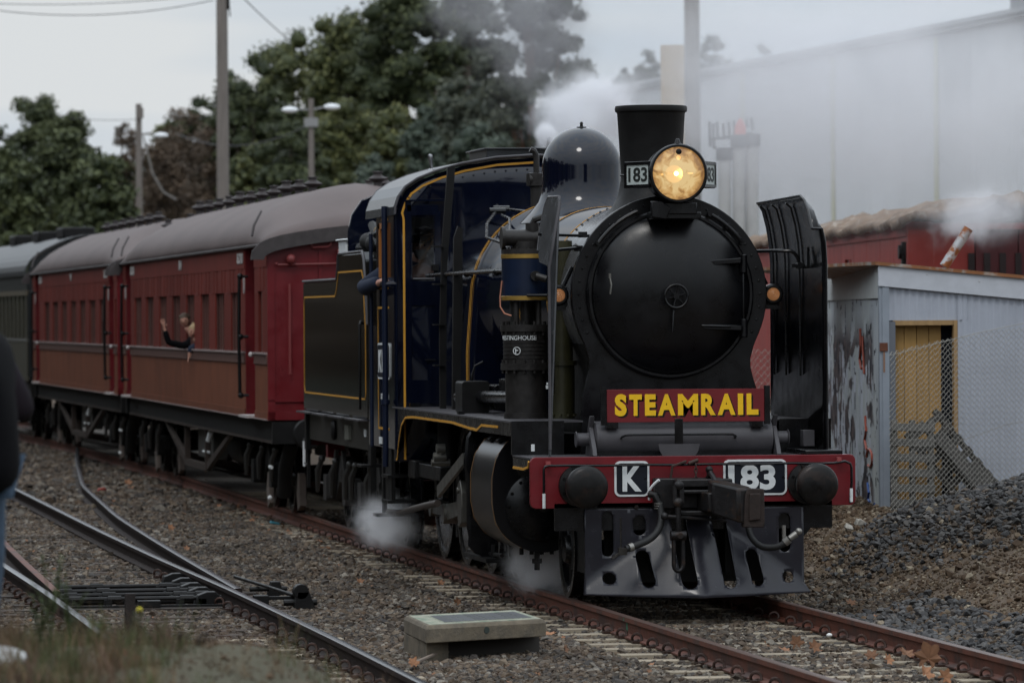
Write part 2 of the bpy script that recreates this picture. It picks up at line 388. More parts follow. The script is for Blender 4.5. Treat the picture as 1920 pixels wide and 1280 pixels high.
# ------------------------------------------------------------------ railway tracks
def interp(pts, y):
    if y <= pts[0][1]:
        (x0, y0), (x1, y1) = pts[0], pts[1]
    elif y >= pts[-1][1]:
        (x0, y0), (x1, y1) = pts[-2], pts[-1]
    else:
        for k in range(len(pts) - 1):
            if pts[k][1] <= y <= pts[k + 1][1]: (x0, y0), (x1, y1) = pts[k], pts[k + 1]; break
    return x0 + (x1 - x0) * (y - y0) / (y1 - y0)
def smooth_path(ctrl, y0, y1, st):
    ys = np.arange(y0, y1 + 1e-6, st); xs = np.array([interp(ctrl, y) for y in ys])
    for _ in range(3):
        xs[1:-1] = (xs[:-2] + xs[1:-1] * 2 + xs[2:]) / 4
    return [(float(a), float(b)) for a, b in zip(xs, ys)]
HEAD = [(-.0355, 0), (-.0355, -.034), (-.009, -.045), (-.009, -.125), (-.07, -.145), (-.07, -.158), (.07, -.158), (.07, -.145), (.009, -.125), (.009, -.045), (.0355, -.034), (.0355, 0)]
def rail(path, parent, m, mtop, dz=0.0, joint_every=None):
    b = MB(); t = MB(); n = len(HEAD); vs = []; vt = []
    for i, (x, y) in enumerate(path):
        a = path[max(i - 1, 0)]; c = path[min(i + 1, len(path) - 1)]
        d = Vector((c[0] - a[0], c[1] - a[1])).normalized(); nn = Vector((d.y, -d.x))
        for hx, hz in HEAD: vs.append((x + nn.x * hx, y + nn.y * hx, hz + dz))
        for hx, hz in ((-.035, .0), (-.026, .004), (.026, .004), (.035, .0)): vt.append((x + nn.x * hx, y + nn.y * hx, hz + dz + .0015))
    fs = [(j * n + i, j * n + (i + 1) % n, (j + 1) * n + (i + 1) % n, (j + 1) * n + i) for j in range(len(path) - 1) for i in range(n)]
    fs += [tuple(range(n)), tuple((len(path) - 1) * n + i for i in range(n))]
    o = b.add(vs, fs).obj('rail', m, parent, ang=30)
    t.add(vt, [(j * 4 + i, j * 4 + i + 1, (j + 1) * 4 + i + 1, (j + 1) * 4 + i) for j in range(len(path) - 1) for i in range(3)])
    t.obj('rail_head_surface', mtop, o)
    return o
GAUGE = 0.835
main_c = [(-.04, -12), (-.10, -4), (-.14, 2), (-.16, 12), (-.17, 20), (-.22, 38), (-.5, 57), (-1.6, 80), (-4, 105), (-9, 140)]
main_path = smooth_path(main_c, -16, 120, 1.0)
def offs(path, d):
    out = []
    for i, (x, y) in enumerate(path):
        a = path[max(i - 1, 0)]; c = path[min(i + 1, len(path) - 1)]
        v = Vector((c[0] - a[0], c[1] - a[1])).normalized(); out.append((x + v.y * d, y - v.x * d))
    return out
TR = empty('railway_track'); tag(TR, 'rust brown railway track under the locomotive, on pale concrete sleepers', 'railway track')
rail(offs(main_path, -GAUGE), TR, RAIL, RAILTOP); rail(offs(main_path, GAUGE), TR, RAIL, RAILTOP)
# sleeper
sp_ = MB(); Wd = 1.3
prof = [(-.125, -.36), (-.11, -.162), (.11, -.162), (.125, -.36)]
sp_.prism(prof, 'x', -Wd, -.55); sp_.prism([(-.115, -.36), (-.1, -.176), (.1, -.176), (.115, -.36)], 'x', -.549, .549); sp_.prism(prof, 'x', .55, Wd)
SLM = sp_.mesh('sleeper', SLEEP)
cl = MB()   # elastic clip: looped spring bar
pts = []
for i in range(11):
    a = R(-60 + 300 * i / 10); pts.append((0.062 + .036 * math.cos(a), .0, .028 + .034 * math.sin(a)))
pts = [(.03, -.035, .0), (.045, -.03, .006)] + [(p[0], -.03 + .055 * i / 10, p[2]) for i, p in enumerate(pts)] + [(.02, .04, .012)]
cl.tube(pts, .0115, 5); cl.box((.06, .0, -.004), (.09, .10, .02)); CLM = cl.mesh('rail_clip', CLIP)
npx = 0
y = -13.6
while y < 34:
    x = interp(main_path, y)
    if y < 4 or True:
        inst('sleeper', SLM, TR, (x, y, 0.004 * math.sin(y * 37)), (0, 0, random.uniform(-.008, .008)))
    if y < 20:
        for s in (-1, 1):
            inst('rail_clip', CLM, TR, (x + s * (GAUGE + .02), y + random.uniform(-.01, .01), -.145), (0, 0, 0 if s > 0 else math.pi))
            if y < 3: inst('rail_clip', CLM, TR, (x + s * (GAUGE - .02), y + random.uniform(-.01, .01), -.145), (0, 0, math.pi if s > 0 else 0))
    y += .64
gm = MB(); xg = interp(main_path, -1.9) - GAUGE
gm.bb(xg - .037, xg - .0362, -1.93, -1.905, -.03, -.004); gm.bb(xg - .0105, xg - .0092, -1.935, -1.89, -.12, -.046)
gm.obj('paint_mark', mat('green_paint', (0.05, 0.22, 0.13), 0.7), TR, label='green painted mark on the rail web')
# side track with turnout
TB = empty('side_track'); tag(TB, 'polished side track with points, nearer the photographer than the train', 'railway track')
midp = smooth_path([(-3.58, -16), (-3.60, -4), (-3.66, 3), (-3.78, 9), (-3.86, 16), (-3.95, 31), (-4.3, 60), (-5, 100)], -16, 100, 1.0)
lefp = smooth_path([(-5.27, -16), (-5.28, -4), (-5.32, 3), (-5.42, 9), (-5.52, 16), (-5.62, 31), (-5.97, 60), (-6.7, 100)], -16, 100, 1.0)
rail(midp, TB, RAILDK, RAILSH); rail(lefp, TB, RAILDK, RAILSH)
rail(smooth_path([(-3.585, 3.2), (-3.53, 8), (-3.46, 13), (-3.33, 20), (-2.90, 32), (-2.2, 43), (-1.35, 55)], 3.2, 55, 1.0), TB, RAILDK, RAILSH, -.002)
rail(smooth_path([(-5.22, 3.2), (-5.18, 8), (-5.12, 13), (-4.99, 20), (-4.56, 32), (-3.86, 43), (-3.05, 55)], 3.2, 55, 1.0), TB, RAILDK, RAIL, -.002)
SLT = MB().prism([(-.12, -.34), (-.12, -.165), (.12, -.165), (.12, -.34)], 'x', -1.3, 1.3).mesh('sleeper', TIMBER)
SLC = MB().prism([(-.12, -.34), (-.11, -.163), (.11, -.163), (.12, -.34)], 'x', -1.25, 1.25).mesh('sleeper', SLEEP)
y = -13.9
while y < 32:
    x = (interp(midp, y) + interp(lefp, y)) / 2
    inst('sleeper', SLC if y < -1 else SLT, TB, (x, y, random.uniform(-.012, .0)), (0, 0, random.uniform(-.01, .01)), None if y < 3 else (1.35, 1, 1))
    if y < 9:
        for px_, s in ((interp(midp, y), 1), (interp(midp, y), -1), (interp(lefp, y), 1), (interp(lefp, y), -1)):
            if s < 0 or px_ > -4.5: inst('rail_clip', CLM, TB, (px_ + s * .02, y, -.145), (0, 0, 0 if s > 0 else math.pi))
    y += .66
# point rodding and slide chairs
pr = MB()
for k, yy in enumerate((3.35, 4.0, 4.7, 5.5)):
    pr.tube([(-5.24, yy, -.085), (-3.72, yy + .05, -.085)], .020, 8); pr.bb(-5.2, -3.8, yy + .22, yy + .27, -.13, -.115)
    for xx in (-5.1, -4.75, -4.1, -3.9): pr.cyl((xx, yy, -.085), (xx + .12, yy, -.085), .032, n=8); pr.box((xx, yy, -.12), (.07, .1, .06))
for yy in (3.1, 3.62, 4.3, 5.05, 5.9):
    pr.bb(-5.25, -3.65, yy, yy + .03, -.15, -.13); pr.bb(-4.5, -4.3, yy - .05, yy + .1, -.15, -.09)
pr.obj('point_rodding', BLACKM, TB)
for yy in (2.95, 3.75, 4.5, 5.3): MB().bb(-5.6, -3.2, yy, yy + .24, -.34, -.155).obj('point_timber', mat('point_timber', (.035, .027, .022), .85, var=.4, vscale=9, bump=.4), TB)
for yy in (3.3, 4.1, 4.9, 5.8, 6.7):
    MB().prism([(-3.98, -.16), (-3.94, -.06), (-3.86, -.03), (-3.78, -.03), (-3.70, -.1), (-3.70, -.16)], 'y', yy, yy + .16).obj('slide_chair', BLACKM, TB, bevel=.006)
pm = MB(); pm.bb(-3.45, -3.32, 3.1, 3.28, -.17, -.06); pm.bb(-3.4, -3.0, 3.15, 3.2, -.1, -.07); pm.prism([(-3.12, -.18), (-3.08, -.02), (-2.98, -.02), (-2.92, -.18)], 'y', 2.9, 3.05); pm.prism([(-3.14, -.18), (-3.10, -.03), (-3.02, -.03), (-2.98, -.18)], 'y', 4.9, 5.05); pm.cyl((-3.2, 3.0, -.12), (-2.9, 3.0, -.12), .03, n=8); pm.cyl((-3.3, 4.97, -.1), (-2.95, 4.97, -.1), .025, n=8)
pm.tube([(-3.3, 6.3, -.05), (-3.2, 4.6, -.05), (-3.1, 3.1, -.06)], .018, 8); pm.cyl((-3.05, 2.9, -.02), (-3.05, 3.05, -.02), .07, n=12)
pm.obj('point_lock', BLACKM, TB, bevel=.005)

# ------------------------------------------------------------------ ballast (uncountable crushed rock)
def stone_variants(m, k, flat, tagn):
    c = bpy.data.collections.new('stones_' + tagn)
    for i in range(k):
        b = bmesh.new()
        for _ in range(15):
            v = Vector((random.gauss(0, 1), random.gauss(0, 1), random.gauss(0, 1))).normalized() * random.uniform(.8, 1.05)
            b.verts.new((v.x * random.uniform(.8, 1.1), v.y * .75, v.z * flat))
        r = bmesh.ops.convex_hull(b, input=b.verts)
        bmesh.ops.delete(b, geom=[g_ for g_ in r['geom_interior'] if isinstance(g_, bmesh.types.BMVert)], context='VERTS')
        bmesh.ops.dissolve_limit(b, angle_limit=R(18), verts=b.verts, edges=b.edges)
        me = bpy.data.meshes.new('stone'); b.to_mesh(me); b.free(); me.materials.append(m)
        o = bpy.data.objects.new('stone_source_%d' % i, me); c.objects.link(o)
    return c
def scatter(name, P, S, col, parent=None, rots=None):
    """one object: points carrying scale/rotation, instanced by geometry nodes"""
    n = len(P); me = bpy.data.meshes.new(name); me.vertices.add(n); me.vertices.foreach_set('co', np.asarray(P, np.float32).ravel())
    a = me.attributes.new('ssize', 'FLOAT', 'POINT'); a.data.foreach_set('value', np.asarray(S, np.float32))
    r = rng.uniform(-1, 1, (n, 3)).astype(np.float32) * np.array([.6, .6, 3.14], np.float32) if rots is None else rots.astype(np.float32)
    a = me.attributes.new('srot', 'FLOAT_VECTOR', 'POINT'); a.data.foreach_set('vector', r.ravel())
    o = bpy.data.objects.new(name, me); COL.objects.link(o); o.parent = parent
    ng = bpy.data.node_groups.new(name, 'GeometryNodeTree'); ng.interface.new_socket('Geometry', in_out='INPUT', socket_type='NodeSocketGeometry')
    ng.interface.new_socket('Geometry', in_out='OUTPUT', socket_type='NodeSocketGeometry')
    N = ng.nodes.new; L = ng.links.new
    gi = N('NodeGroupInput'); go = N('NodeGroupOutput'); mp_ = N('GeometryNodeMeshToPoints'); ip = N('GeometryNodeInstanceOnPoints')
    ci = N('GeometryNodeCollectionInfo'); ci.inputs['Collection'].default_value = col; ci.inputs['Separate Children'].default_value = True
    ci.inputs['Reset Children'].default_value = True
    ip.inputs['Pick Instance'].default_value = True
    rv = N('FunctionNodeRandomValue'); rv.data_type = 'INT'; rv.inputs['Max'].default_value = 1000
    an = N('GeometryNodeInputNamedAttribute'); an.data_type = 'FLOAT'; an.inputs['Name'].default_value = 'ssize'
    ar = N('GeometryNodeInputNamedAttribute'); ar.data_type = 'FLOAT_VECTOR'; ar.inputs['Name'].default_value = 'srot'
    L(gi.outputs[0], mp_.inputs[0]); L(mp_.outputs[0], ip.inputs['Points']); L(ci.outputs[0], ip.inputs['Instance'])
    iv = [s for s in rv.outputs if s.type == 'INT'][0]; L(iv, ip.inputs['Instance Index'])
    L(ar.outputs[0], ip.inputs['Rotation']); L(an.outputs[0], ip.inputs['Scale']); L(ip.outputs[0], go.inputs[0])
    md = o.modifiers.new('scatter', 'NODES'); md.node_group = ng
    return o
def stone_mat(name, ramp, rough=.85):
    m = bpy.data.materials.new(name); m.use_nodes = True; n = m.node_tree; L = n.links.new; b = n.nodes['Principled BSDF']; b.inputs['Roughness'].default_value = rough
    oi = n.nodes.new('ShaderNodeObjectInfo'); r = n.nodes.new('ShaderNodeValToRGB'); L(oi.outputs['Random'], r.inputs[0])
    r.color_ramp.elements[0].position = 0; r.color_ramp.elements[0].color = (*ramp[0], 1); r.color_ramp.elements[1].position = 1; r.color_ramp.elements[1].color = (*ramp[-1], 1)
    for i, c in enumerate(ramp[1:-1]): e = r.color_ramp.elements.new((i + 1) / (len(ramp) - 1)); e.color = (*c, 1)
    t = n.nodes.new('ShaderNodeTexCoord'); z = n.nodes.new('ShaderNodeTexNoise'); z.inputs['Scale'].default_value = 2.5; L(t.outputs['Object'], z.inputs['Vector'])
    h = n.nodes.new('ShaderNodeMapRange'); h.inputs['To Min'].default_value = .6; h.inputs['To Max'].default_value = 1.4; L(z.outputs['Fac'], h.inputs[0])
    x = n.nodes.new('ShaderNodeVectorMath'); x.operation = 'SCALE'; L(r.outputs[0], x.inputs[0]); L(h.outputs[0], x.inputs['Scale'])
    g_ = n.nodes.new('ShaderNodeNewGeometry'); z2 = n.nodes.new('ShaderNodeTexNoise'); z2.inputs['Scale'].default_value = .9; z2.inputs['Detail'].default_value = 5; L(g_.outputs['Position'], z2.inputs['Vector'])
    h2 = n.nodes.new('ShaderNodeMapRange'); h2.inputs['From Min'].default_value = .35; h2.inputs['From Max'].default_value = .65; h2.inputs['To Min'].default_value = .58; h2.inputs['To Max'].default_value = 1.12; L(z2.outputs['Fac'], h2.inputs[0])
    x2 = n.nodes.new('ShaderNodeVectorMath'); x2.operation = 'SCALE'; L(x.outputs[0], x2.inputs[0]); L(h2.outputs[0], x2.inputs['Scale']); L(x2.outputs[0], b.inputs['Base Color']); b.inputs['Specular IOR Level'].default_value = .25
    return m
SB = stone_variants(stone_mat('ballast_stone', [(.035, .027, .022), (.12, .088, .062), (.05, .044, .040), (.17, .135, .10), (.09, .06, .038), (.065, .060, .056), (.25, .22, .18)]), 9, .62, 'ballast')
SD = stone_variants(stone_mat('bluestone', [(.022, .022, .023), (.055, .053, .053), (.085, .083, .083), (.035, .034, .034), (.12, .115, .11), (.08, .06, .044)], .7), 8, .6, 'blue')
SE = stone_variants(stone_mat('dirt_lump', [(.05, .032, .02), (.085, .055, .033), (.12, .08, .05), (.16, .12, .08), (.07, .045, .028), (.32, .27, .2)]), 6, .7, 'dirt')
def pts_region(dens, x0, x1, y0, y1, cond=None, marg=1.15):
    n = int((x1 - x0) * (y1 - y0) * dens); X = rng.uniform(x0, x1, n); Y = rng.uniform(y0, y1, n)
    dx = X - CAM.x; dy = Y - CAM.y; U = dx * math.cos(TH) - dy * math.sin(TH); D = dx * math.sin(TH) + dy * math.cos(TH)
    ok = (D > 20) & (np.abs(U / D) < .101 * marg)
    if cond is not None: ok &= cond(X, Y, D)
    return X[ok], Y[ok]
mp_a = np.array(main_path); md_a = np.array(midp); lf_a = np.array(lefp)
def near_rail(X, Y):
    c = np.interp(Y, mp_a[:, 1], mp_a[:, 0]); a = np.abs(np.abs(X - c) - GAUGE) < .075
    a |= np.abs(X - np.interp(Y, md_a[:, 1], md_a[:, 0])) < .075
    a |= np.abs(X - np.interp(Y, lf_a[:, 1], lf_a[:, 0])) < .075
    return a
def on_sleeper(X, Y):
    c = np.interp(Y, mp_a[:, 1], mp_a[:, 0]); k = np.abs(((Y + 13.6 + .32) % .64) - .32) < .115
    return k & (np.abs(X - c) < 1.32)
def in_points(X, Y): return (X > -5.25) & (X < -3.7) & (Y > 3.0) & (Y < 5.9)
def cond_b(X, Y, D):
    k = ~near_rail(X, Y) & ((~on_sleeper(X, Y)) | (rng.random(len(X)) < .30)) & ((~in_points(X, Y)) | (rng.random(len(X)) < .10)); return k
XA, YA = pts_region(620, -9, 2.1, -14, 7, cond_b)
XB, YB = pts_region(330, -9, 2.1, 7, 26, lambda X, Y, D: ~near_rail(X, Y))
XC, YC = pts_region(90, -12, -1.0, 26, 75, lambda X, Y, D: ~near_rail(X, Y))
def ghv(X, Y): return np.array([ground_h(float(a), float(b)) for a, b in zip(X, Y)])
P = []; S = []
for X, Y, s0, s1 in ((XA, YA, .015, .042), (XB, YB, .028, .045), (XC, YC, .045, .075)):
    Z = ghv(X, Y); k = Z < .25
    X, Y, Z = X[k], Y[k], Z[k]; s = rng.uniform(s0, s1, len(X)) * (1 + .5 * (rng.random(len(X)) < .08)); Z = Z + rng.uniform(-.3, .75, len(X)) * s * .6
    P.append(np.stack([X, Y, Z], 1)); S.append(s)
o = scatter('ballast', np.concatenate(P), np.concatenate(S), SB); tag(o, 'grey brown crushed rock ballast between the tracks', 'ballast', kind='stuff')
def pilef(X, Y): return np.hypot((X - 5.6), (Y - 3.6) / 1.25)
X, Y = pts_region(480, 1.0, 7.5, -14, 7.2, lambda X, Y, D: (rng.random(len(X)) < np.clip(1.15 - (pilef(X, Y) - 2.1) * .75, 0, 1)) | ((X < 2.1) & (Y < .5) & (rng.random(len(X)) < .8)))
k = ~near_rail(X, Y) & (X > .95); X, Y = X[k], Y[k]; s = rng.uniform(.022, .058, len(X))
o = scatter('crushed_rock_pile', np.stack([X, Y, ghv(X, Y) + rng.uniform(-.2, .9, len(X)) * s], 1), s, SD); tag(o, 'heap of dark bluish crushed rock in front of the shed', 'rock pile', kind='stuff')
X, Y = pts_region(420, 1.3, 6.0, -8, 12, lambda X, Y, D: pilef(X, Y) > 1.9)
Xk, Yk = pts_region(120, -9, .5, -25, -9, lambda X, Y, D: ghv(X, Y) > .0); X = np.concatenate([X, Xk]); Y = np.concatenate([Y, Yk])
s = rng.uniform(.010, .03, len(X)) * (1 + 1.2 * (rng.random(len(X)) < .06)); s = np.where(X < .6, s * .45, s)
o = scatter('loose_dirt', np.stack([X, Y, ghv(X, Y) + s * .3], 1), s, SE); tag(o, 'brown stony dirt sloping down to the rails', 'dirt', kind='stuff')
for (x, y, r) in ((2.92, 6.6, .095), (2.84, 6.75, .075), (4.05, 5.9, .07), (3.7, 7.6, .068)):
    me = random.choice(list(SB.objects)).data.copy(); me.materials.clear(); me.materials.append(mat('pale_rock', (.34, .32, .28), .9, var=.25, vscale=3, bump=.4, bscale=8))
    o = bpy.data.objects.new('rock', me); COL.objects.link(o); o.location = (x, y, ground_h(x, y) + r * .45); o.scale = (r, r, r * 1.2)
    tag(o, {.095: 'larger white rock at the foot of the shed post, below the beam end', .075: 'smaller flat white rock just behind the larger white one', .07: 'pale yellowish rock in the dirt before the pallets, nearer the camera', .068: 'pale rock furthest back against the pallet foot'}[r], 'rock', 'pale rocks by the shed')
# ------------------------------------------------------------------ steam locomotive (front at y=0, x right, z up from rail top)
LO = empty('steam_locomotive', (-.03, 0, 0)); tag(LO, 'black and navy steam locomotive with a lit headlamp and red buffer beam', 'steam locomotive')
AX = 2.62
def mk(name, m=BLACK, par=None, **k):
    """decorator-less helper: returns MB with .done()"""
    b = MB(); b.done = lambda: b.obj(name, m, par or LO, **k); return b
# --- buffer beam
beam = MB().prism(rrect(-1.405, 1.405, .81, 1.243, .05), 'y', 0, .05).obj('buffer_beam', RED, LO, bevel=.004)
b = MB(); b.bb(-1.40, 1.40, .052, 1.0, 1.225, 1.238); b.bb(-1.2, 1.2, .06, .5, .85, 1.22)
b.obj('front_platform', GREYM, LO)
b = MB(); b.bb(-1.41, -.95, .97, 1.0, 1.24, 1.53); b.bb(.95, 1.41, .97, 1.0, 1.24, 1.53); objs(b, 'platform_riser', BLACK, LO)
b = MB(); b.prism([(.055, 1.22), (.055, 1.15), (.35, 1.12), (.97, 1.12), (.97, 1.22)], 'x', -1.40, -1.37); b.obj('front_valance', BLACK, LO)
MB().strip([(.06, 1.20), (.10, 1.15), (.35, 1.125), (.9, 1.125)], 'x', -1.412, -1.402, .02).obj('lining', YEL, LO)
def numplate(x0, x1, z0, z1, txt, tw, th, tx=0):
    p = MB().prism(rrect(x0, x1, z0, z1, .05), 'y', -.014, 0).obj('number_plate', WHITE, beam)
    MB().prism(rrect(x0 + .018, x1 - .018, z0 + .018, z1 - .018, .036), 'y', -.017, -.013).obj('plate_field', mat('plate_navy', (.004, .006, .012), .35), p)
    t = text_mesh(txt, tw, th, .005, WHITE, 'lettering', None, .035); t.parent = p; t.location = ((x0 + x1) / 2 + tx, -.0165, (z0 + z1) / 2)
    b = MB()
    for xx in (x0 + .035, x1 - .035): b.cyl((xx, -.016, (z0 + z1) / 2), (xx, -.022, (z0 + z1) / 2), .009, n=8)
    b.obj('screw', BLACK, p)
numplate(-.685, -.385, .905, 1.205, 'K', .165, .215)
numplate(.255, .805, .905, 1.208, '183', .41, .215, -.03)
hr = MB(); hr.tube([(-1.30, -.05, .81), (-1.30, -.07, 1.0), (-1.30, -.07, 1.145), (-1.29, -.07, 1.165), (-1.26, -.07, 1.175)] + [(x / 10, -.07, 1.172 + .002 * math.sin(x)) for x in range(-12, 13)] + [(1.30, -.07, 1.185), (1.345, -.07, 1.165), (1.355, -.07, 1.13), (1.355, -.07, 1.0), (1.345, -.05, .83)], .011, 8)
hr.obj('beam_handrail', BLACK, LO)
b = MB(); b.cyl((-1.30, -.07, .815), (-1.30, -.07, .94), .0135, n=8); b.cyl((1.352, -.07, .84), (1.352, -.07, .955), .0135, n=8); objs(b, 'handrail_white_end', WHITE, LO)
b = MB(); b.box((-1.26, -.05, 1.19), (.035, .05, .04)); b.box((1.25, -.05, 1.20), (.035, .05, .04)); objs(b, 'handrail_bracket', mat('faded_red', (.25, .05, .05), .6), LO)
# --- buffers
for sx in (-1, 1):
    x = -.985 if sx < 0 else .99
    bf = MB().lathe([(.0, 0), (.178, 0), (.182, -.012), (.178, -.035), (.125, -.045), (.115, -.16), (.10, -.30), (.0, -.30)], (x, 0, 1.0), (0, 1, 0), 36).obj('buffer', BUFF, LO)
    MB().lathe([(.0, -.425), (.08, -.422), (.14, -.412), (.168, -.40), (.179, -.385), (.180, -.35), (.165, -.335), (.10, -.325), (.095, -.22), (.0, -.22)], (x, 0, 1.0), (0, 1, 0), 36).obj('buffer_head', BUFF, bf)
    bo = MB()
    for k in range(8):
        a = R(22 + 45 * k); bo.cyl((x + .148 * math.cos(a), -.034, 1.0 + .148 * math.sin(a)), (x + .148 * math.cos(a), -.055, 1.0 + .148 * math.sin(a)), .016, .012, n=6)
    bo.obj('bolt', BUFF, bf)
# --- auto coupler
cp = MB()
cp.bb(-.36, .22, -.14, 0, .80, 1.06); cp.bb(-.20, .28, -.28, -.13, .985, 1.055); cp.bb(-.17, .30, -.30, -.13, .93, .965)
cp.bb(-.17, .30, -.30, -.13, .745, .79); cp.bb(.0, .22, -.62, -.13, .79, .95)
coup = cp.obj('coupler', COUPM, LO, bevel=.012)
kn = MB(); A = [(.10, -.50), (.34, -.50), (.42, -.78), (.30, -.92), (.16, -.92), (.07, -.72)]
kn.v = []; kn.f = []
top = [(.03, -.45, 1.06), (.20, -.45, 1.045), (.36, -.62, .995), (.36, -.80, .985), (.22, -.82, .99), (.03, -.66, 1.04)]
bot = [(.03, -.45, .80), (.20, -.45, .77), (.36, -.62, .70), (.36, -.80, .69), (.22, -.82, .70), (.03, -.66, .77)]
kn.add(top + bot, [tuple(range(6)), tuple(reversed(range(6, 12)))] + [(i, (i + 1) % 6, 6 + (i + 1) % 6, 6 + i) for i in range(6)])
kn.bb(.06, .17, -.68, -.60, .84, .93)
kn.obj('coupler_head', COUPM, coup, bevel=.02)
kf = MB(); kf.prism([(.26, .665), (.43, .665), (.44, .70), (.435, .985), (.30, .99), (.275, .94)], 'y', -.84, -.72); kf.prism([(.30, .72), (.40, .73), (.40, .95), (.31, .95)], 'y', -.86, -.83)
kf.obj('knuckle', RUSTF, coup, bevel=.008)
lv = MB(); lv.tube([(.10, -.1, 1.05), (.11, -.2, 1.10), (.13, -.3, 1.03), (.20, -.35, .97)], .024, 8); lv.sphere((.11, -.12, 1.13), .032); lv.cyl((.11, -.12, 1.0), (.11, -.12, 1.13), .022, n=10)
lv.obj('uncoupling_lever', COUPM, coup)
ch = MB(); p0 = Vector((.02, -.12, 1.19)); 
for i in range(6):
    c = Vector((-.02 + .0 * i, -.2, 1.16 - .035 * i)); q = []
    for k in range(8):
        a = 2 * math.pi * k / 8; q.append(c + (Vector((.011 * math.cos(a), 0, .024 * math.sin(a))) if i % 2 else Vector((0, .011 * math.cos(a), .024 * math.sin(a)))))
    ch.tube(q, .0055, 5, closed=True)
ch.cyl((-.06, -.09, 1.18), (.02, -.09, 1.21), .018, n=10); ch.tube([(-.22, -.08, 1.02), (-.2, -.09, 1.16), (-.08, -.09, 1.2)], .012, 6)
ch.obj('safety_chain', mat('chain', (.05, .03, .025), .6, metal=.4), coup)
# screw link with shackle
sl_ = MB(); X0 = -.205; Y0 = -.36
sl_.sphere((X0 + .01, Y0, 1.005), .045, sc=(1, .8, 1)); sl_.sphere((X0, Y0, .86), .05, sc=(1, .8, 1)); sl_.box((X0 + .03, Y0, .93), (.035, .04, .15)); sl_.box((X0 - .03, Y0, .93), (.03, .04, .15))
sl_.cyl((X0, Y0, .86), (X0, Y0, .60), .026, n=12)
for k in range(12): sl_.cyl((X0, Y0, .70 - .009 * k), (X0, Y0, .697 - .009 * k), .030, n=12)
sl_.cyl((X0 - .065, Y0, .585), (X0 + .065, Y0, .585), .042, n=14); sl_.cyl((X0 + .01, Y0 - .05, .585), (X0 + .01, Y0, .585), .025, n=10)
sl_.cyl((X0 - .12, Y0, .745), (X0 + .02, Y0, .74), .022, .016, n=10); sl_.sphere((X0 - .115, Y0, .748), .034); sl_.tube([(X0, Y0, .74), (.22, -.32, .70)], .012, 6)
sl_.tube([(X0 - .038, Y0, .59), (X0 - .040, Y0, .36)] + [(X0 - .04 * math.cos(R(a)), Y0, .34 - .055 * math.sin(R(a))) for a in range(0, 181, 30)] + [(X0 + .040, Y0, .36), (X0 + .038, Y0, .59)], .019, 8)
sl_.obj('screw_link', COUPM, LO, ang=50)
# hoses
def hose(pts, r, name, m, par=LO, n=10):
    # catmull smoothing
    P = [Vector(p) for p in pts]; out = []
    Q = [P[0]] + P + [P[-1]]
    for i in range(1, len(Q) - 2):
        for k in range(6):
            t = k / 6; a, b_, c, d = Q[i - 1], Q[i], Q[i + 1], Q[i + 2]
            out.append(.5 * ((2 * b_) + (-a + c) * t + (2 * a - 5 * b_ + 4 * c - d) * t * t + (-a + 3 * b_ - 3 * c + d) * t ** 3))
    out.append(P[-1]); return MB().tube(out, r, n).obj(name, m, par)
h1 = hose([(-.34, -.22, .86), (-.33, -.26, .74), (-.36, -.30, .64), (-.44, -.34, .56), (-.56, -.38, .51), (-.66, -.40, .48)], .030, 'brake_hose', RUBBER)
b = MB(); b.tube([(-.41, -.16, .93), (-.37, -.2, .92), (-.345, -.21, .86)], .034, 10); b.obj('hose_elbow', BUFF, h1)
b = MB(); [b.cyl((-.345 + .0 * k, -.22, .855 - .02 * k), (-.345, -.22, .847 - .02 * k), .037, n=12) for k in range(3)]; b.cyl((-.60, -.39, .497), (-.635, -.40, .488), .036, n=12); b.obj('hose_clamp', mat('galvanised', (.25, .24, .22), .4, metal=.7), h1)
b = MB(); b.box((-.69, -.40, .46), (.07, .05, .06)); b.tube([(-.66, -.4, .47), (-.72, -.4, .44), (-.78, -.41, .40)], .014, 6); b.tube([(-.70, -.38, .47 + .03 * k) for k in range(10)], .008, 5); b.obj('gladhand', OILY, h1)
hose([(-.41, -.14, .88), (-.41, -.16, .96), (-.38, -.19, 1.01), (-.34, -.22, 1.05)], .012, 'white_tap_handle', WHITE, h1)
h2 = hose([(.42, -.22, .72), (.43, -.28, .58), (.50, -.34, .49), (.60, -.38, .475), (.68, -.40, .50), (.74, -.41, .55)], .028, 'brake_hose', RUBBER)
b = MB(); b.cyl((.70, -.40, .515), (.735, -.41, .545), .036, n=12); b.cyl((.74, -.41, .55), (.80, -.41, .59), .026, .03, n=10); b.sphere((.82, -.41, .61), .03); b.cyl((.70, -.37, .53), (.70, -.37, .66), .017, n=8); b.obj('hose_clamp', mat('galvanised', (1, 1, 1)), h2)
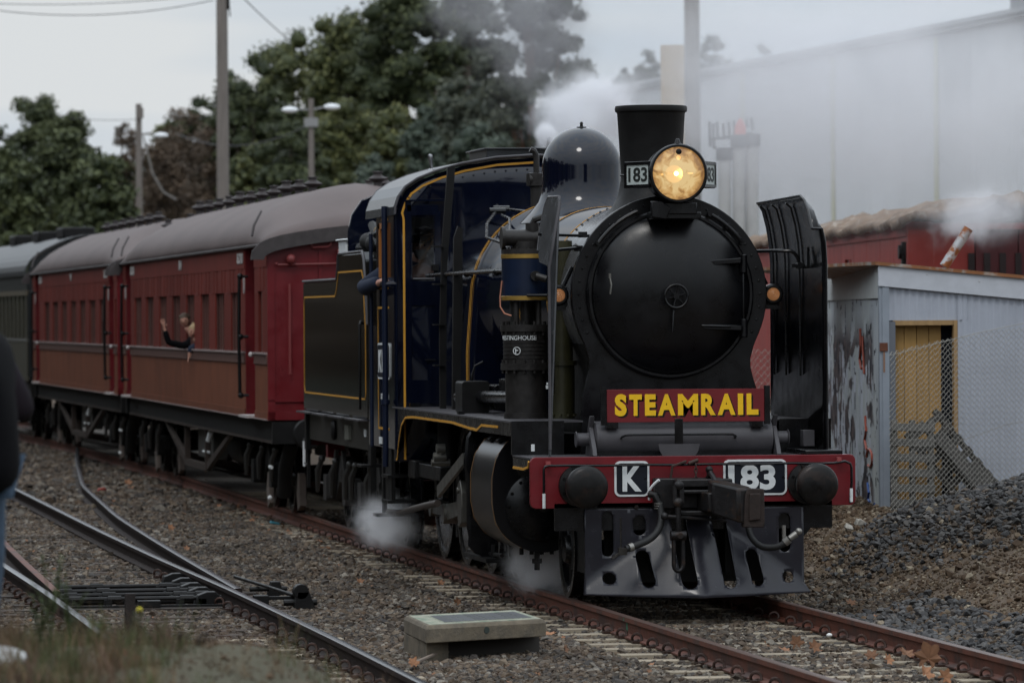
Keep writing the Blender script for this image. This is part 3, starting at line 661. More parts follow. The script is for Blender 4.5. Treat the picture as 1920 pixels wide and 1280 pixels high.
# --- apron / pilot plate
def slot(x0, x1, z0, z1, lean=0.0, n=8):
    r = (x1 - x0) / 2; cx = (x0 + x1) / 2
    t = [(cx + r * math.cos(R(a)), z1 - r + r * math.sin(R(a))) for a in np.linspace(0, 180, n + 2)]
    u = [(cx + lean + r * math.cos(R(a)), z0 + r + r * math.sin(R(a))) for a in np.linspace(180, 360, n + 2)]
    return t + u
outer = [(-.945, .80)] + [(-.945 + .189 * k, .80) for k in range(1, 10)] + [(.945, .80), (.945, .5), (.945, .16), (1.0, .075), (.7, .07), (.35, .062), (0, .058), (-.35, .062), (-.7, .07), (-.965, .08), (-.945, .3), (-.945, .55)]
holes = [slot(-.515, -.405, .14, .45, .03), slot(-.215, -.085, .13, .79, .05), slot(.145, .265, .13, .77, .05), slot(.425, .54, .14, .45, .03),
         slot(-.53, -.42, .575, .745), slot(-.80, -.70, .40, .78), slot(.73, .83, .42, .75),
         [(-.745 + .056 * math.cos(R(a)), .215 + .05 * math.sin(R(a))) for a in range(0, 360, 30)], [(.80 + .05 * math.cos(R(a)), .21 + .05 * math.sin(R(a))) for a in range(0, 360, 30)]]
def apfn(x, z):
    zc = .80 - .64 * (math.sqrt(x * x + .01) / .955) ** 1.1; d = zc - z
    k = 0 if d < -.04 else (d + .04) ** 2 / .16 if d < .04 else d
    return (x, -.02 - .58 * k * (1 - .12 * abs(x)), z)
ap = plate(outer, holes, .032, apfn, .010, 'pilot_apron', APRON, LO)
b = MB()
for x in (-.88, -.3, .3, .88): b.bb(x - .03, x + .03, .0, .9, .25, .8)
objs(b, 'apron_stay', BLACKM, LO); MB().bb(-.72, .72, .30, .32, .16, .8).obj('slot_shade_plate', BLACKM, LO); MB().cyl((-.5, -.02, .815), (-.5, -.035, .815), .02, n=6).obj('bolt', BUFF, ap)  # black plate added behind the slots stands in for the dark seen through
b = MB()
for x, z in ((-.3, .85), (.55, .83), (.9, .86), (-.85, .83)): b.cyl((x, -.0, z), (x, -.02, z), .018, n=6)
b.bb(-1.2, 1.2, .0, .02, .62, .85); b.obj('beam_lower_plate', BLACK, LO)
# --- compressor casing (grey drum) on platform, sign
gd = MB(); gd.lathe([(.0, -.78), (.13, -.775), (.148, -.765), (.148, .765), (.13, .775), (0, .78)], (0, .50, 1.385), (1, 0, 0), 36); drum = gd.obj('grey_drum', GREYM, LO, ang=30); MB().bb(-.76, .76, .40, .66, 1.24, 1.34).obj('drum_base', BLACK, drum)
b = MB()
for s in (-1, 1):
    b.prism([(.66, 1.24), (.60, 1.34), (.50, 1.52), (.44, 1.58), (.40, 1.58), (.46, 1.48), (.30, 1.30), (.27, 1.24)], 'x', s * .80 - .02, s * .80 + .02)
    b.cyl((s * .78, .5, 1.38), (s * .92, .5, 1.38), .055, n=16); b.cyl((s * .92, .5, 1.38), (s * .93, .5, 1.38), .07, n=16)
objs(b, 'end_bracket', GREYM, drum, bevel=.006)
MB().tube([(-.56, .36, 1.385), (-.56, .31, 1.40), (-.53, .30, 1.415)] + [(x / 10, .30, 1.418) for x in range(-5, 4)] + [(.40, .30, 1.415), (.43, .31, 1.40), (.43, .36, 1.385)], .010, 8).obj('drum_handle', BLACK, drum)
b = MB(); b.prism([(.18, 0), (.165, -.06), (.13, -.12), (.07, -.165), (.0, -.175), (-.07, -.165), (-.13, -.12), (-.165, -.06), (-.18, 0)], 'y', .0, .012)
b.v = [(v[0] - .12, v[1] + .02, v[2] + 1.345) for v in b.v]; st = b.obj('staff_plate', GREYM, LO)
MB().bb(-.155, -.085, .02, .045, 1.345, 1.56).obj('staff_holder', BLACK, LO, bevel=.003)
sg = MB().bb(-.685, .685, .335, .36, 1.525, 1.805).obj('sign', mat('sign_red', (.13, .008, .011), .5, var=.15, vscale=4, bump=.05), LO, bevel=.002)
b = MB(); b.bb(-.735, -.688, .33, .37, 1.50, 1.83); b.bb(.688, .735, .33, .37, 1.50, 1.83)
objs(b, 'sign_bracket', BLACK, LO)
for (dx, dy, mm, dd) in ((.016, .3335, mat('sign_shadow_black', (.012, .007, .005), .6), .0015), (0, .3315, mat('sign_yellow', (.78, .46, .008), .5, var=.08, vscale=20), .003)):
    x = -.617
    for chh, w in zip('STEAMRAIL', (.103, .11, .095, .152, .176, .126, .155, .046, .103)):
        t = text_mesh(chh, w, .183 if chh != 'S' else .19, dd, mm, 'lettering', sg, .055 if chh in 'STEL' else .045)
        t.location = (x + w / 2 + dx, dy + .003, 1.672 - dx); x += w + {'S': .022, 'T': .026, 'E': .018, 'A': .022, 'M': .026, 'R': .018, 'I': .030}.get(chh, 0)
b = MB()
for x in (-.64, .62): b.box((x, .38, 1.50), (.10, .12, .05)); b.cyl((x, .33, 1.50), (x, .31, 1.50), .014, n=6)
objs(b, 'drum_clip', BLACK, drum)
# --- smokebox front plate (circle flowing to a waisted saddle)
fp = [(.862 * math.cos(R(a)), AX + .862 * math.sin(R(a))) for a in np.linspace(-24, 204, 50)]
fp += [(-.745, 2.17), (-.715, 2.06), (-.715, 1.98), (-.74, 1.88), (-.77, 1.75), (-.79, 1.5), (-.79, 1.24), (.79, 1.24), (.80, 1.5), (.78, 1.75), (.74, 1.88), (.715, 1.98), (.715, 2.06), (.745, 2.17)]
MB().prism(fp, 'y', 1.05, 1.09).obj('smokebox_front', SMOKEBOX, LO, ang=25, bevel=.006)
b = MB(); b.lathe([(.735, 1.03), (.735, 1.0), (.72, .985), (.70, .985), (.69, 1.0), (.69, 1.04)], (0, 0, AX), (0, 1, 0), 72, cap=False); b.obj('door_ring', SMOKEBOX, LO)
dr = MB(); dr.lathe([(.70, 1.05), (.70, .995), (.682, .975), (.66, .955), (.55, .905), (.42, .865), (.28, .84), (.12, .826), (.0, .824)], (0, 0, AX), (0, 1, 0), 72); door = dr.obj('smokebox_door', SMOKEBOX, LO, ang=60)
b = MB()
for k in range(44):
    a = 2 * math.pi * k / 44
    if math.sin(a) > -.45: b.sphere((.80 * math.cos(a), 1.045, AX + .80 * math.sin(a)), .011, 8, 4)
b.obj('rivet', SMOKEBOX, LO)
# side handrails round the door top
b = MB(); b.tube([(.775 * math.cos(R(a)), .985, AX + .775 * math.sin(R(a))) for a in range(35, 64, 3)], .017, 8); b.tube([(.775 * math.cos(R(a)), .985, AX + .775 * math.sin(R(a))) for a in range(112, 146, 3)], .017, 8)
for a in (35, 49, 63, 112, 128, 145): b.cyl((.775 * math.cos(R(a)), .98, AX + .775 * math.sin(R(a))), (.775 * math.cos(R(a)), 1.06, AX + .775 * math.sin(R(a))), .022, n=8)
objs(b, 'door_handrail', SMOKEBOX, LO)
# handwheel, dart, hinges
b = MB(); b.tube([(.10 * math.cos(R(a)), .74, 2.60 + .10 * math.sin(R(a))) for a in range(0, 360, 15)], .012, 8, closed=True); b.cyl((0, .82, 2.6), (0, .73, 2.6), .026, n=12)
for k in range(6): a = R(60 * k + 15); b.tube([(0, .745, 2.6), (.1 * math.cos(a), .74, 2.6 + .1 * math.sin(a))], .009, 6)
b.obj('handwheel', BLACK, door); b = MB(); b.tube([(.0, .80, 2.56), (-.02, .77, 2.45), (-.03, .77, 2.29)], .011, 6); b.obj('dart_handle', BLACK, door)
b = MB(); b.prism([(.20, 2.855), (.60, 2.885), (.60, 2.93), (.20, 2.90), (.175, 2.878)], 'y', .87, .93); b.prism([(.21, 2.315), (.60, 2.30), (.60, 2.345), (.21, 2.36), (.185, 2.338)], 'y', .86, .92)
b.cyl((.635, .94, 2.80), (.635, .94, 2.96), .033, n=12); b.cyl((.635, .94, 2.24), (.635, .94, 2.40), .033, n=12); b.cyl((.635, .95, 2.3), (.635, .95, 2.9), .013, n=8)
b.tube([(.24, .85, 2.345), (.5, .85, 2.335)], .012, 6); objs(b, 'door_hinge', SMOKEBOX, door, bevel=.006)
b = MB(); b.tube([(-.55, .92, 2.78), (-.54, .90, 2.70), (-.55, .90, 2.62)], .010, 6); b.box((-.55, .92, 2.78), (.02, .03, .04)); b.obj('door_latch', STEEL, door)
# --- smokebox body, saddle and boiler
b = MB(); b.lathe([(.82, 1.08), (.82, 2.55)], (0, 0, AX), (0, 1, 0), 64); b.obj('smokebox', WRAP, LO)
b = MB()
for yy in (1.16, 2.45):
    for k in range(36):
        a = R(8 + 164 * k / 35); b.sphere((.825 * math.cos(a), yy, AX + .825 * math.sin(a)), .013, 8, 4)
b.obj('wrapper_rivet', WRAP, LO)
b = MB(); b.lathe([(.845, 1.085), (.86, 1.10), (.86, 1.14), (.835, 1.15)], (0, 0, AX), (0, 1, 0), 64, cap=False); b.obj('smokebox_flange', BLACK, LO)
MB().prism([(-.70, 2.2), (-.62, 1.9), (-.66, 1.3), (-.62, .8), (.62, .8), (.66, 1.3), (.62, 1.9), (.70, 2.2)], 'y', 1.1, 3.0).obj('saddle', BLACKM, LO)
b = MB(); b.lathe([(.80, 2.55), (.805, 2.56), (.83, 5.9), (.88, 6.0), (.93, 6.1)], (0, 0, AX), (0, 1, 0), 64, cap=False); b.obj('boiler', NAVY, LO)
for yy in (2.62, 4.2, 5.95):
    rr = .80 + .03 * (yy - 2.55) / 3.35; q = MB(); q.lathe([(rr + .002, yy), (rr + .014, yy + .004), (rr + .014, yy + .066), (rr + .002, yy + .07)], (0, 0, AX), (0, 1, 0), 64, cap=False); q.obj('boiler_band', NAVY, LO)
    q = MB(); [q.lathe([(rr + .0145, yy + e), (rr + .0165, yy + e + .001), (rr + .0165, yy + e + .010), (rr + .0145, yy + e + .011)], (0, 0, AX), (0, 1, 0), 64, cap=False) for e in (.0, .058)]; q.obj('band_lining', YEL, LO)
fbp = [(.96 * math.cos(R(a)), AX + .93 * math.sin(R(a))) for a in range(0, 181, 9)] + [(-1.0, 2.1), (-1.0, 1.5), (1.0, 1.5), (1.0, 2.1)]
fb = MB().prism(fbp, 'y', 6.1, 8.35).obj('firebox', NAVY, LO, bevel=.05, seg=4)
q = MB(); q.strip([(x * 1.004, AX + (z - AX) * 1.004) for x, z in [(.96 * math.cos(R(a)), AX + .93 * math.sin(R(a))) for a in range(40, 181, 7)] + [(-1.0, 2.1), (-1.0, 1.55)]], 'y', 6.22, 6.235, -.004); q.strip([(x * 1.004, AX + (z - AX) * 1.004) for x, z in [(.96 * math.cos(R(a)), AX + .93 * math.sin(R(a))) for a in range(40, 181, 7)] + [(-1.0, 2.1), (-1.0, 1.55)]], 'y', 6.30, 6.315, -.004); q.obj('firebox_lining', YEL, fb)
# --- chimney
b = MB(); b.lathe([(.43, -.02), (.36, .05), (.30, .16), (.272, .30), (.268, .34), (.30, .885), (.305, .90), (.318, .905), (.322, .93), (.316, .955), (.29, .958), (.275, .93), (.26, .4), (.0, .4)], (0, 1.88, 3.33), (0, 0, 1), 48); b.obj('chimney', BLACKM, LO, ang=50)
# --- dome
b = MB(); b.lathe([(.60, -.14), (.50, -.04), (.42, .06), (.385, .16), (.378, .28), (.378, .40)] + [(.378 * math.cos(R(a)), .40 + .372 * math.sin(R(a))) for a in range(6, 91, 6)], (-.01, 5.45, 3.46), (0, 0, 1), 56, cap=False); dome = b.obj('dome', NAVY, LO, ang=60)
b = MB(); b.lathe([(.05, 0), (.045, .008), (.016, .012), (.014, .03), (.017, .04), (.010, .055), (.0, .056)], (-.01, 5.45, 4.231), (0, 0, 1), 12); b.obj('dome_finial', BLACK, dome)
# --- headlamp and number boards
HZ = 3.655; HY = .62
hl = MB(); hl.lathe([(.0, .42), (.17, .42), (.22, .34), (.235, .30), (.237, .05), (.252, .045), (.256, .02), (.256, -.02), (.246, -.035), (.228, -.035), (.225, .0), (.0, .30)], (0, HY, HZ), (0, 1, 0), 56); head = hl.obj('headlamp', BLACK, LO, ang=40)
b = MB(); b.lathe([(.222, .01)] + [(.222 * math.cos(R(a)), .01 + .20 * math.sin(R(a))) for a in range(10, 91, 10)], (0, HY, HZ), (0, 1, 0), 48, cap=False)
RM = mat('reflector', (.85, .62, .34), .16, metal=1.0, bump=.06, bscale=5); b.obj('reflector', RM, head)
def lamp_glow():
    m = bpy.data.materials.new('headlamp_lens'); m.use_nodes = True; n = m.node_tree; L = n.links.new; p = n.nodes['Principled BSDF']
    t = n.nodes.new('ShaderNodeTexCoord'); 
    sp = n.nodes.new('ShaderNodeVectorMath'); sp.operation = 'SUBTRACT'; sp.inputs[1].default_value = (-.01, HY, HZ + .0); L(t.outputs['Object'], sp.inputs[0])
    ln = n.nodes.new('ShaderNodeVectorMath'); ln.operation = 'LENGTH'; L(sp.outputs[0], ln.inputs[0])
    z = n.nodes.new('ShaderNodeTexNoise'); z.inputs['Scale'].default_value = 9; z.inputs['Detail'].default_value = 4; z.inputs['Distortion'].default_value = 1.6; L(t.outputs['Object'], z.inputs['Vector'])
    a = n.nodes.new('ShaderNodeMath'); a.operation = 'MULTIPLY_ADD'; L(z.outputs['Fac'], a.inputs[0]); a.inputs[1].default_value = -.26; L(ln.outputs['Value'], a.inputs[2])
    r = n.nodes.new('ShaderNodeValToRGB'); L(a.outputs[0], r.inputs[0])
    e = r.color_ramp.elements; e[0].position = 0; e[0].color = (1.0, .72, .34, 1); e[1].position = .14; e[1].color = (.26, .135, .055, 1)
    e2 = e.new(.045); e2.color = (.75, .44, .16, 1); e3 = e.new(.085); e3.color = (.42, .22, .08, 1)
    g1 = n.nodes.new('ShaderNodeEmission'); L(r.outputs[0], g1.inputs[0]); g1.inputs[1].default_value = 1.25
    gl = n.nodes.new('ShaderNodeBsdfGlossy'); gl.inputs['Roughness'].default_value = .08; gl.inputs['Color'].default_value = (.9, .85, .8, 1)
    tr = n.nodes.new('ShaderNodeBsdfTransparent'); tr.inputs[0].default_value = (.95, .75, .5, 1)
    m1 = n.nodes.new('ShaderNodeMixShader'); m1.inputs[0].default_value = .30; L(g1.outputs[0], m1.inputs[1]); L(tr.outputs[0], m1.inputs[2])
    fr = n.nodes.new('ShaderNodeFresnel'); fr.inputs[0].default_value = 1.6
    m2 = n.nodes.new('ShaderNodeMixShader'); L(fr.outputs[0], m2.inputs[0]); L(m1.outputs[0], m2.inputs[1]); L(gl.outputs[0], m2.inputs[2])
    L(m2.outputs[0], n.nodes['Material Output'].inputs[0]); return m
b = MB(); b.lathe([(.228, -.015), (.19, -.032), (.14, -.045), (.07, -.054), (.0, -.056)], (0, HY, HZ), (0, 1, 0), 48, cap=False); b.obj('headlamp_glass', lamp_glow(), head, ang=80)
BULB = mat('bulb', (1, .8, .5), .3, emit=((1, .68, .32), 30.0))
b = MB(); b.sphere((-.01, HY + .03, HZ + .0), .021); b.obj('bulb', BULB, head)
b = MB(); b.sphere((.0, HY - .02, HZ + .135), .020); b.sphere((-.145, HY - .03, HZ - .01), .010); b.sphere((.10, HY - .04, HZ + .0), .009, sc=(3, 1, .7)); b.obj('lens_glint', mat('warm_glint', (1, .8, .5), .3, emit=((1, .62, .25), 2.2)), head)  # glints in the lens made as small glowing beads
b = MB(); b.sphere((.0, HY - .035, HZ + .185), .026, sc=(1, .4, 1)); b.obj('lamp_cap', BLACKM, head)
b = MB(); b.box((0, HY + .2, HZ - .30), (.34, .34, .10)); b.box((0, HY + .25, HZ - .36), (.42, .4, .06)); b.prism([(-.23, 3.42), (-.23, 3.28), (-.10, 3.26), (-.06, 3.36), (-.14, 3.42)], 'y', HY + .02, HY + .08); b.cyl((0, HY + .02, HZ + .25), (0, HY + .02, HZ + .30), .03, .015, n=10)
objs(b, 'lamp_bracket', BLACK, head, bevel=.008)
for s in (-1, 1):
    rot = Matrix.Rotation(R(-62 * s), 4, 'Z')
    nb = empty('number_board'); nb.parent = head; nb.location = (s * .225, HY + .05, HZ - .005)
    # board runs outward and back; local x along board, front -y
    nb.rotation_euler = (0, 0, R(62 if s > 0 else -62) * 1.0)
    w0, w1 = (0.0, .36) if s > 0 else (-.36, 0.0)
    fr = MB(); fr.bb(w0 - .02, w1 + .02, .0, .10, -.115, .115); bd = fr.obj('board_case', BLACK, nb, bevel=.006)
    MB().bb(w0 + .02, w1 - .02, -.006, -.001, -.085, .085).obj('board_face', mat('board_face', (.42, .46, .44), .35), nb)
    b = MB(); b.bb(w0, w1, -.016, 0, .085, .11); b.bb(w0, w1, -.016, 0, -.11, -.085); b.bb(w0, w0 + .025, -.016, 0, -.085, .085); b.bb(w1 - .025, w1, -.016, 0, -.085, .085); b.obj('board_frame', BLACK, nb)
    t = text_mesh('183', .26, .125, .003, mat('digit_black', (.01, .012, .01), .5), 'lettering', nb, .02); t.location = ((w0 + w1) / 2, -.0065, 0)
    MB().tube([((w1 if s > 0 else w0), .03, .0), ((w1 if s > 0 else w0) + .09 * s, .02, .0)], .01, 6).obj('board_catch', BLACK, nb)
# --- marker lamps
for s in (-1, 1):
    ml = MB(); o = (s * .952, 1.2, 2.615); ml.lathe([(.0, .12), (.08, .12), (.09, .08), (.09, .0), (.075, -.012), (.058, -.012), (.058, .02)], o, (0, 1, 0), 28, cap=False); ml.box((s * .93, 1.28, 2.60), (.12, .10, .17)); ml.cyl((s * .90, 1.26, 2.70), (s * .82, 1.26, 2.86), .022, n=8); ml.box((s * .95, 1.22, 2.50), (.12, .08, .03))
    mo = ml.obj('marker_lamp', BLACK, LO)
    b = MB()
    b.lathe([(.058, -.002), (.050, -.012), (.045, -.006), (.036, -.018), (.031, -.012), (.020, -.022), (.014, -.016), (.0, -.026)], o, (0, 1, 0), 28, cap=False); b.obj('marker_lens', AMBER, mo)
# --- smoke deflectors
def deflector(x, y0, y1, ztop, cut, curl):
    s = 1 if x > 0 else -1; poly = []
    pr = [(x - s * curl, ztop), (x - s * curl * .62, ztop - .10), (x - s * curl * .30, ztop - .25), (x - s * curl * .08, ztop - .42), (x, ztop - .58), (x, 1.24)]
    n = 16; vs = []; fs = []
    for j, (px, pz) in enumerate(pr):
        for i in range(n):
            t = i / (n - 1); yy = y0 + (y1 - y0) * t; zz = pz
            if j < 4:
                # rounded front-top, cut rear-top
                lim = ztop - (.30 * max(0, (y0 + .5 - yy) / .5) ** 2) - (cut * max(0, (yy - (y1 - .35)) / .35) if cut else .03 * t)
                zz = min(pz, lim)
            vs.append((px, yy, zz))
    for j in range(len(pr) - 1):
        for i in range(n - 1): fs.append((j * n + i, j * n + i + 1, (j + 1) * n + i + 1, (j + 1) * n + i))
    m_ = MB().add(vs, fs); o = m_.obj('smoke_deflector', mat('deflector_black', (.006, .006, .007), .2, var=.3, rvar=.08, bump=.12, bscale=3), LO, ang=70)
    d = o.modifiers.new('solid', 'SOLIDIFY'); d.thickness = .014; d.offset = 0
    rb = MB(); ys = (y0 + .42 * (y1 - y0), y0 + .68 * (y1 - y0), y0 + .90 * (y1 - y0)) if s > 0 else ()
    for yy in ys: rb.tube([(px - s * .025, yy, min(pz, ztop - .06)) for px, pz in pr[:-1]] + [(x - s * .020, yy, 1.9)], .010, 5)
    if ys: rb.obj('deflector_rib', BLACK, o)
    ed = MB(); ed.tube([(pr[j][0], vs[j * n][1], vs[j * n][2]) for j in range(len(pr))], .012, 6); ed.tube([(vs[i][0], vs[i][1], vs[i][2]) for i in range(n)], .012, 6); ed.obj('deflector_edge', GREYM if s < 0 else BLACK, o)
    return o
dfR = deflector(1.215, .25, 2.55, 3.47, 0, .12)
dfL = MB().prism([(.25, 1.24), (.31, 1.24), (.31, 2.86), (.80, 2.90), (.98, 3.02), (1.06, 3.20), (.97, 3.39), (.86, 3.46), (.33, 3.46), (.27, 3.43), (.25, 3.37)], 'x', -1.197, -1.183).obj('smoke_deflector', mat('deflector_black', (0, 0, 0)), LO)
for v in dfL.data.vertices: v.co.x += max(0, v.co.z - 2.84) * .16
dfL.data.materials[0] = mat('deflector_sheen', (.05, .052, .056), .22, var=.3, vscale=6, rvar=.08)  # lighter grey puts the reflected sky sheen into the plate's colour
MB().tube([(-1.19, .25, 1.3), (-1.19, .25, 2.85), (-1.10, .25, 3.37), (-1.09, .30, 3.45), (-1.09, .86, 3.46), (-1.10, .98, 3.39), (-1.13, 1.06, 3.2), (-1.165, .98, 3.0)], .013, 6).obj('deflector_edge', GREYM, dfL)
b = MB(); b.tube([(.80, 1.15, 2.99), (.95, 1.0, 2.99), (1.05, .95, 2.99), (1.09, .95, 2.97), (1.12, .95, 2.93), (1.14, .95, 2.85), (1.22, .95, 2.85)], .016, 8); b.box((1.12, .95, 2.86), (.12, .04, .03)); b.cyl((1.13, .9, 2.86), (1.13, 1.0, 2.86), .03, n=8); b.tube([(1.18, .8, 2.84), (1.18, .8, 3.02)], .012, 6); objs(b, 'deflector_stay', BLACK, dfR)
b = MB(); b.tube([(-.66, 1.2, 3.13), (-.9, 1.1, 3.135), (-1.17, .9, 3.14)], .014, 8); b.tube([(-.72, 1.2, 3.03), (-1.17, .9, 2.99)], .014, 8); b.box((-.74, 1.18, 3.14), (.07, .06, .05)); b.box((-.78, 1.18, 3.02), (.07, .06, .05)); objs(b, 'deflector_stay', BLACK, dfL)
b = MB(); b.bb(.99, 1.32, .1, .9, 1.24, 1.28); b.obj('tool_tray', BLACK, LO, bevel=.01); MB().box((1.12, .6, 1.37), (.10, .12, .14)).obj('small_box', GREYM, LO, bevel=.004)
# --- high footplate, valance with yellow lining
fpl = MB(); fpl.bb(-1.42, -.78, .985, 8.65, 1.516, 1.53); fpl.bb(.78, 1.42, .985, 8.65, 1.516, 1.53); fpo = fpl.obj('footplate', GREYM, LO)
vz = [(.985, 1.515), (.985, 1.40), (3.4, 1.40), (4.55, 1.435), (7.2, 1.435), (7.75, 1.42), (8.05, 1.34), (8.28, 1.16), (8.42, .98), (8.65, .98), (8.65, 1.515)]
for s in (-1, 1): MB().prism(vz, 'x', s * 1.40 - .006, s * 1.40 + .006).obj('valance', BLACK, fpo)
MB().strip([(3.3, 1.405), (4.55, 1.44), (7.2, 1.44), (7.75, 1.425), (8.05, 1.345), (8.26, 1.17), (8.38, .995), (8.46, .99)], 'x', -1.412, -1.407, .022).obj('valance_lining', YEL, fpo)
MB().strip([(1.75, 1.455), (2.7, 1.45), (3.0, 1.40), (3.3, 1.41)], 'x', -1.412, -1.407, .022).obj('valance_lining', YEL, fpo)
b = MB(); b.bb(-1.40, -1.34, 4.2, 4.28, 1.53, 1.56); b.bb(-1.3, -1.2, 8.2, 8.4, 1.53, 1.57); b.obj('footplate_clip', BLACK, fpo)
# --- air compressor (left side)
CX, CY = -1.09, 2.15
ac = empty('air_compressor', (CX, CY, 0)); ac.parent = LO
ACM = mat('compressor_metal', (.022, .020, .019), .42, metal=.3, var=.35, vscale=12, rvar=.12, bump=.25, bscale=25)
def bolts(b, r, z, n, o=(0, 0), h=.03):
    for k in range(n): a = 2 * math.pi * k / n; b.cyl((o[0] + r * math.cos(a), o[1] + r * math.sin(a), z), (o[0] + r * math.cos(a), o[1] + r * math.sin(a), z + h), .014, n=6)
b = MB(); b.cyl((0, 0, 1.53), (0, 0, 1.58), .20, n=28); b.cyl((0, 0, 1.58), (0, 0, 1.96), .185, n=32); b.cyl((0, 0, 1.96), (0, 0, 2.02), .225, n=32); bolts(b, .205, 1.93, 14, h=.12); b.obj('lower_air_cylinder', ACM, ac)
b = MB(); b.cyl((0, 0, 2.02), (0, 0, 2.30), .20, n=32); b.cyl((0, 0, 2.30), (0, 0, 2.36), .225, n=32); bolts(b, .207, 2.27, 14, h=.12)
for k in range(7): b.cyl((0, 0, 2.06 + .035 * k), (0, 0, 2.068 + .035 * k), .206, n=32)
b.obj('upper_air_cylinder', ACM, ac)
b = MB()
for k in range(4): a = R(45 + 90 * k); b.cyl((.14 * math.cos(a), .14 * math.sin(a), 2.36), (.14 * math.cos(a), .14 * math.sin(a), 2.58), .026, n=10)
b.cyl((0, 0, 2.36), (0, 0, 2.58), .05, n=12); b.cyl((.05, .1, 2.36), (.05, .1, 2.58), .07, n=12); b.obj('centre_piece', ACM, ac)
b = MB(); b.cyl((0, 0, 2.57), (0, 0, 2.985), .212, n=40); b.obj('steam_cylinder', mat('compressor_navy', (.005, .011, .030), .3, coat=.3, var=.2), ac)
for z in (2.575, 2.945): b = MB(); b.lathe([(.213, z), (.218, z + .003), (.218, z + .037), (.213, z + .04)], (0, 0, 0), (0, 0, 1), 40, cap=False); b.obj('brass_band', BRASS, ac)
b = MB(); b.cyl((0, 0, 2.985), (0, 0, 3.03), .215, n=32); bolts(b, .19, 3.02, 12, h=.03); b.cyl((0, 0, 3.03), (0, 0, 3.10), .12, n=20); b.cyl((-.20, -.02, 3.13), (.16, -.02, 3.13), .075, n=20); b.cyl((-.22, -.02, 3.13), (-.19, -.02, 3.13), .10, n=16); b.cyl((.06, -.02, 3.1), (.06, -.02, 3.26), .06, n=14); b.tube([(.06, -.02, 3.24), (.08, -.04, 3.29), (.14, -.06, 3.31), (.22, -.08, 3.29)], .03, 8); b.obj('steam_head', ACM, ac)
b = MB(); b.cyl((.05, -.20, 2.79), (.05, -.27, 2.79), .045, n=14); b.cyl((.05, -.27, 2.79), (.14, -.30, 2.76), .032, n=10); b.obj('lubricator_cup', ACM, ac)
b = MB(); b.tube([(-.215, -.02, 2.75), (-.235, -.03, 2.60), (-.235, -.04, 2.52), (-.20, -.06, 2.46), (-.14, -.07, 2.44)], .008, 6); b.obj('copper_pipe', mat('copper', (.4, .18, .12), .35, metal=.8), ac)
def wrapfn(r, zc, a0):
    def f(x, y, z): a = a0 + x / r; rr = r - y; return (rr * math.sin(a), -rr * math.cos(a), z + zc)
    return f
text_mesh('WESTINGHOUSE', .40, .04, .002, WHITE, 'lettering', ac, .0, fn=wrapfn(.2065, 2.245, R(-38)))
b = MB(); b.lathe([(.036, 0), (.036, .004), (.030, .004), (.030, 0)], (0, 0, 0), (0, 1, 0), 20, cap=False); b.bb(-.014, -.006, 0, .004, -.025, .02); b.bb(-.006, .014, 0, .004, .0, .008)
f = wrapfn(.2075, 2.13, R(-32)); b.v = [f(v[0], -v[1], v[2]) for v in b.v]; b.obj('emblem', WHITE, ac)
# tall pipe / second cylinder in front
b = MB(); b.cyl((.30, -.15, 1.53), (.30, -.15, 2.0), .11, n=24); b.cyl((.30, -.15, 2.0), (.30, -.15, 2.04), .13, n=24); b.cyl((.30, -.15, 2.04), (.30, -.15, 3.1), .095, n=24); bolts(b, .115, 1.55, 10, (.30, -.15), .02)
b.obj('reservoir_cylinder', mat('olive_black', (.030, .028, .012), .4, var=.3, coat=.2), ac)
b = MB(); b.tube([(.22, -.30, 3.05), (.17, -.32, 2.9), (.19, -.32, 2.2), (.18, -.32, 1.75)], .022, 8); b.box((.17, -.32, 1.80), (.05, .04, .06)); b.tube([(-.02, -.22, 2.62), (.14, -.34, 2.62), (.30, -.36, 2.62)], .014, 8); b.obj('feed_pipe', BLACK, ac)
b = MB(); b.box((.15, -.33, 1.81), (.05, .03, .03)); b.box((.15, -.33, 1.84), (.04, .03, .02)); b.obj('valve_tap', WHITE, ac)
# running-board fittings
b = MB(); b.prism(rrect(-1.28, -1.02, 1.53, 1.83, .03), 'y', 4.75, 5.2); b.cyl((-1.15, 5.0, 1.83), (-1.15, 5.0, 1.90), .012, n=8); b.tube([(-1.15, 5.0, 1.88), (-1.12, 5.0, 1.97), (-1.04, 5.0, 2.01)], .012, 6); b.obj('lubricator_box', BLACKM, LO, bevel=.02)
b = MB(); b.prism(rrect(-1.0, -.76, 1.56, 1.80, .03), 'y', 4.6, 5.2); b.cyl((-1.1, 2.4, 1.72), (-1.1, 6.2, 1.66), .055, n=16); b.bb(-1.0, -.8, 3.6, 4.3, 1.75, 1.86); b.obj('side_reservoir', BLACK, LO, bevel=.01)
b = MB(); b.tube([(-1.0, 2.2, 2.83), (-1.0, 4.2, 2.86), (-1.02, 6.2, 2.86), (-1.12, 8.2, 2.85)], .022, 8)
for yy in (2.6, 4.4, 6.3): b.sphere((-1.0, yy, 2.85), .036); b.cyl((-1.0, yy, 2.85), (-.82, yy, 2.80), .016, n=8)
b.obj('boiler_handrail', BLACK, LO)
b = MB(); b.tube([(-.55, 7.9, 3.38), (-.62, 6.9, 3.46), (-.8, 6.3, 3.33), (-.97, 5.2, 3.18), (-1.05, 3.6, 3.10), (-1.1, 2.5, 3.12)], .016, 6); b.tube([(-.62, 6.5, 3.42), (-.75, 5.2, 3.36), (-.95, 3.9, 3.22), (-1.05, 2.6, 3.15)], .014, 6); b.tube([(-.5, 7.6, 3.54), (-.52, 7.2, 3.50), (-.3, 5.9, 3.42)], .014, 6)
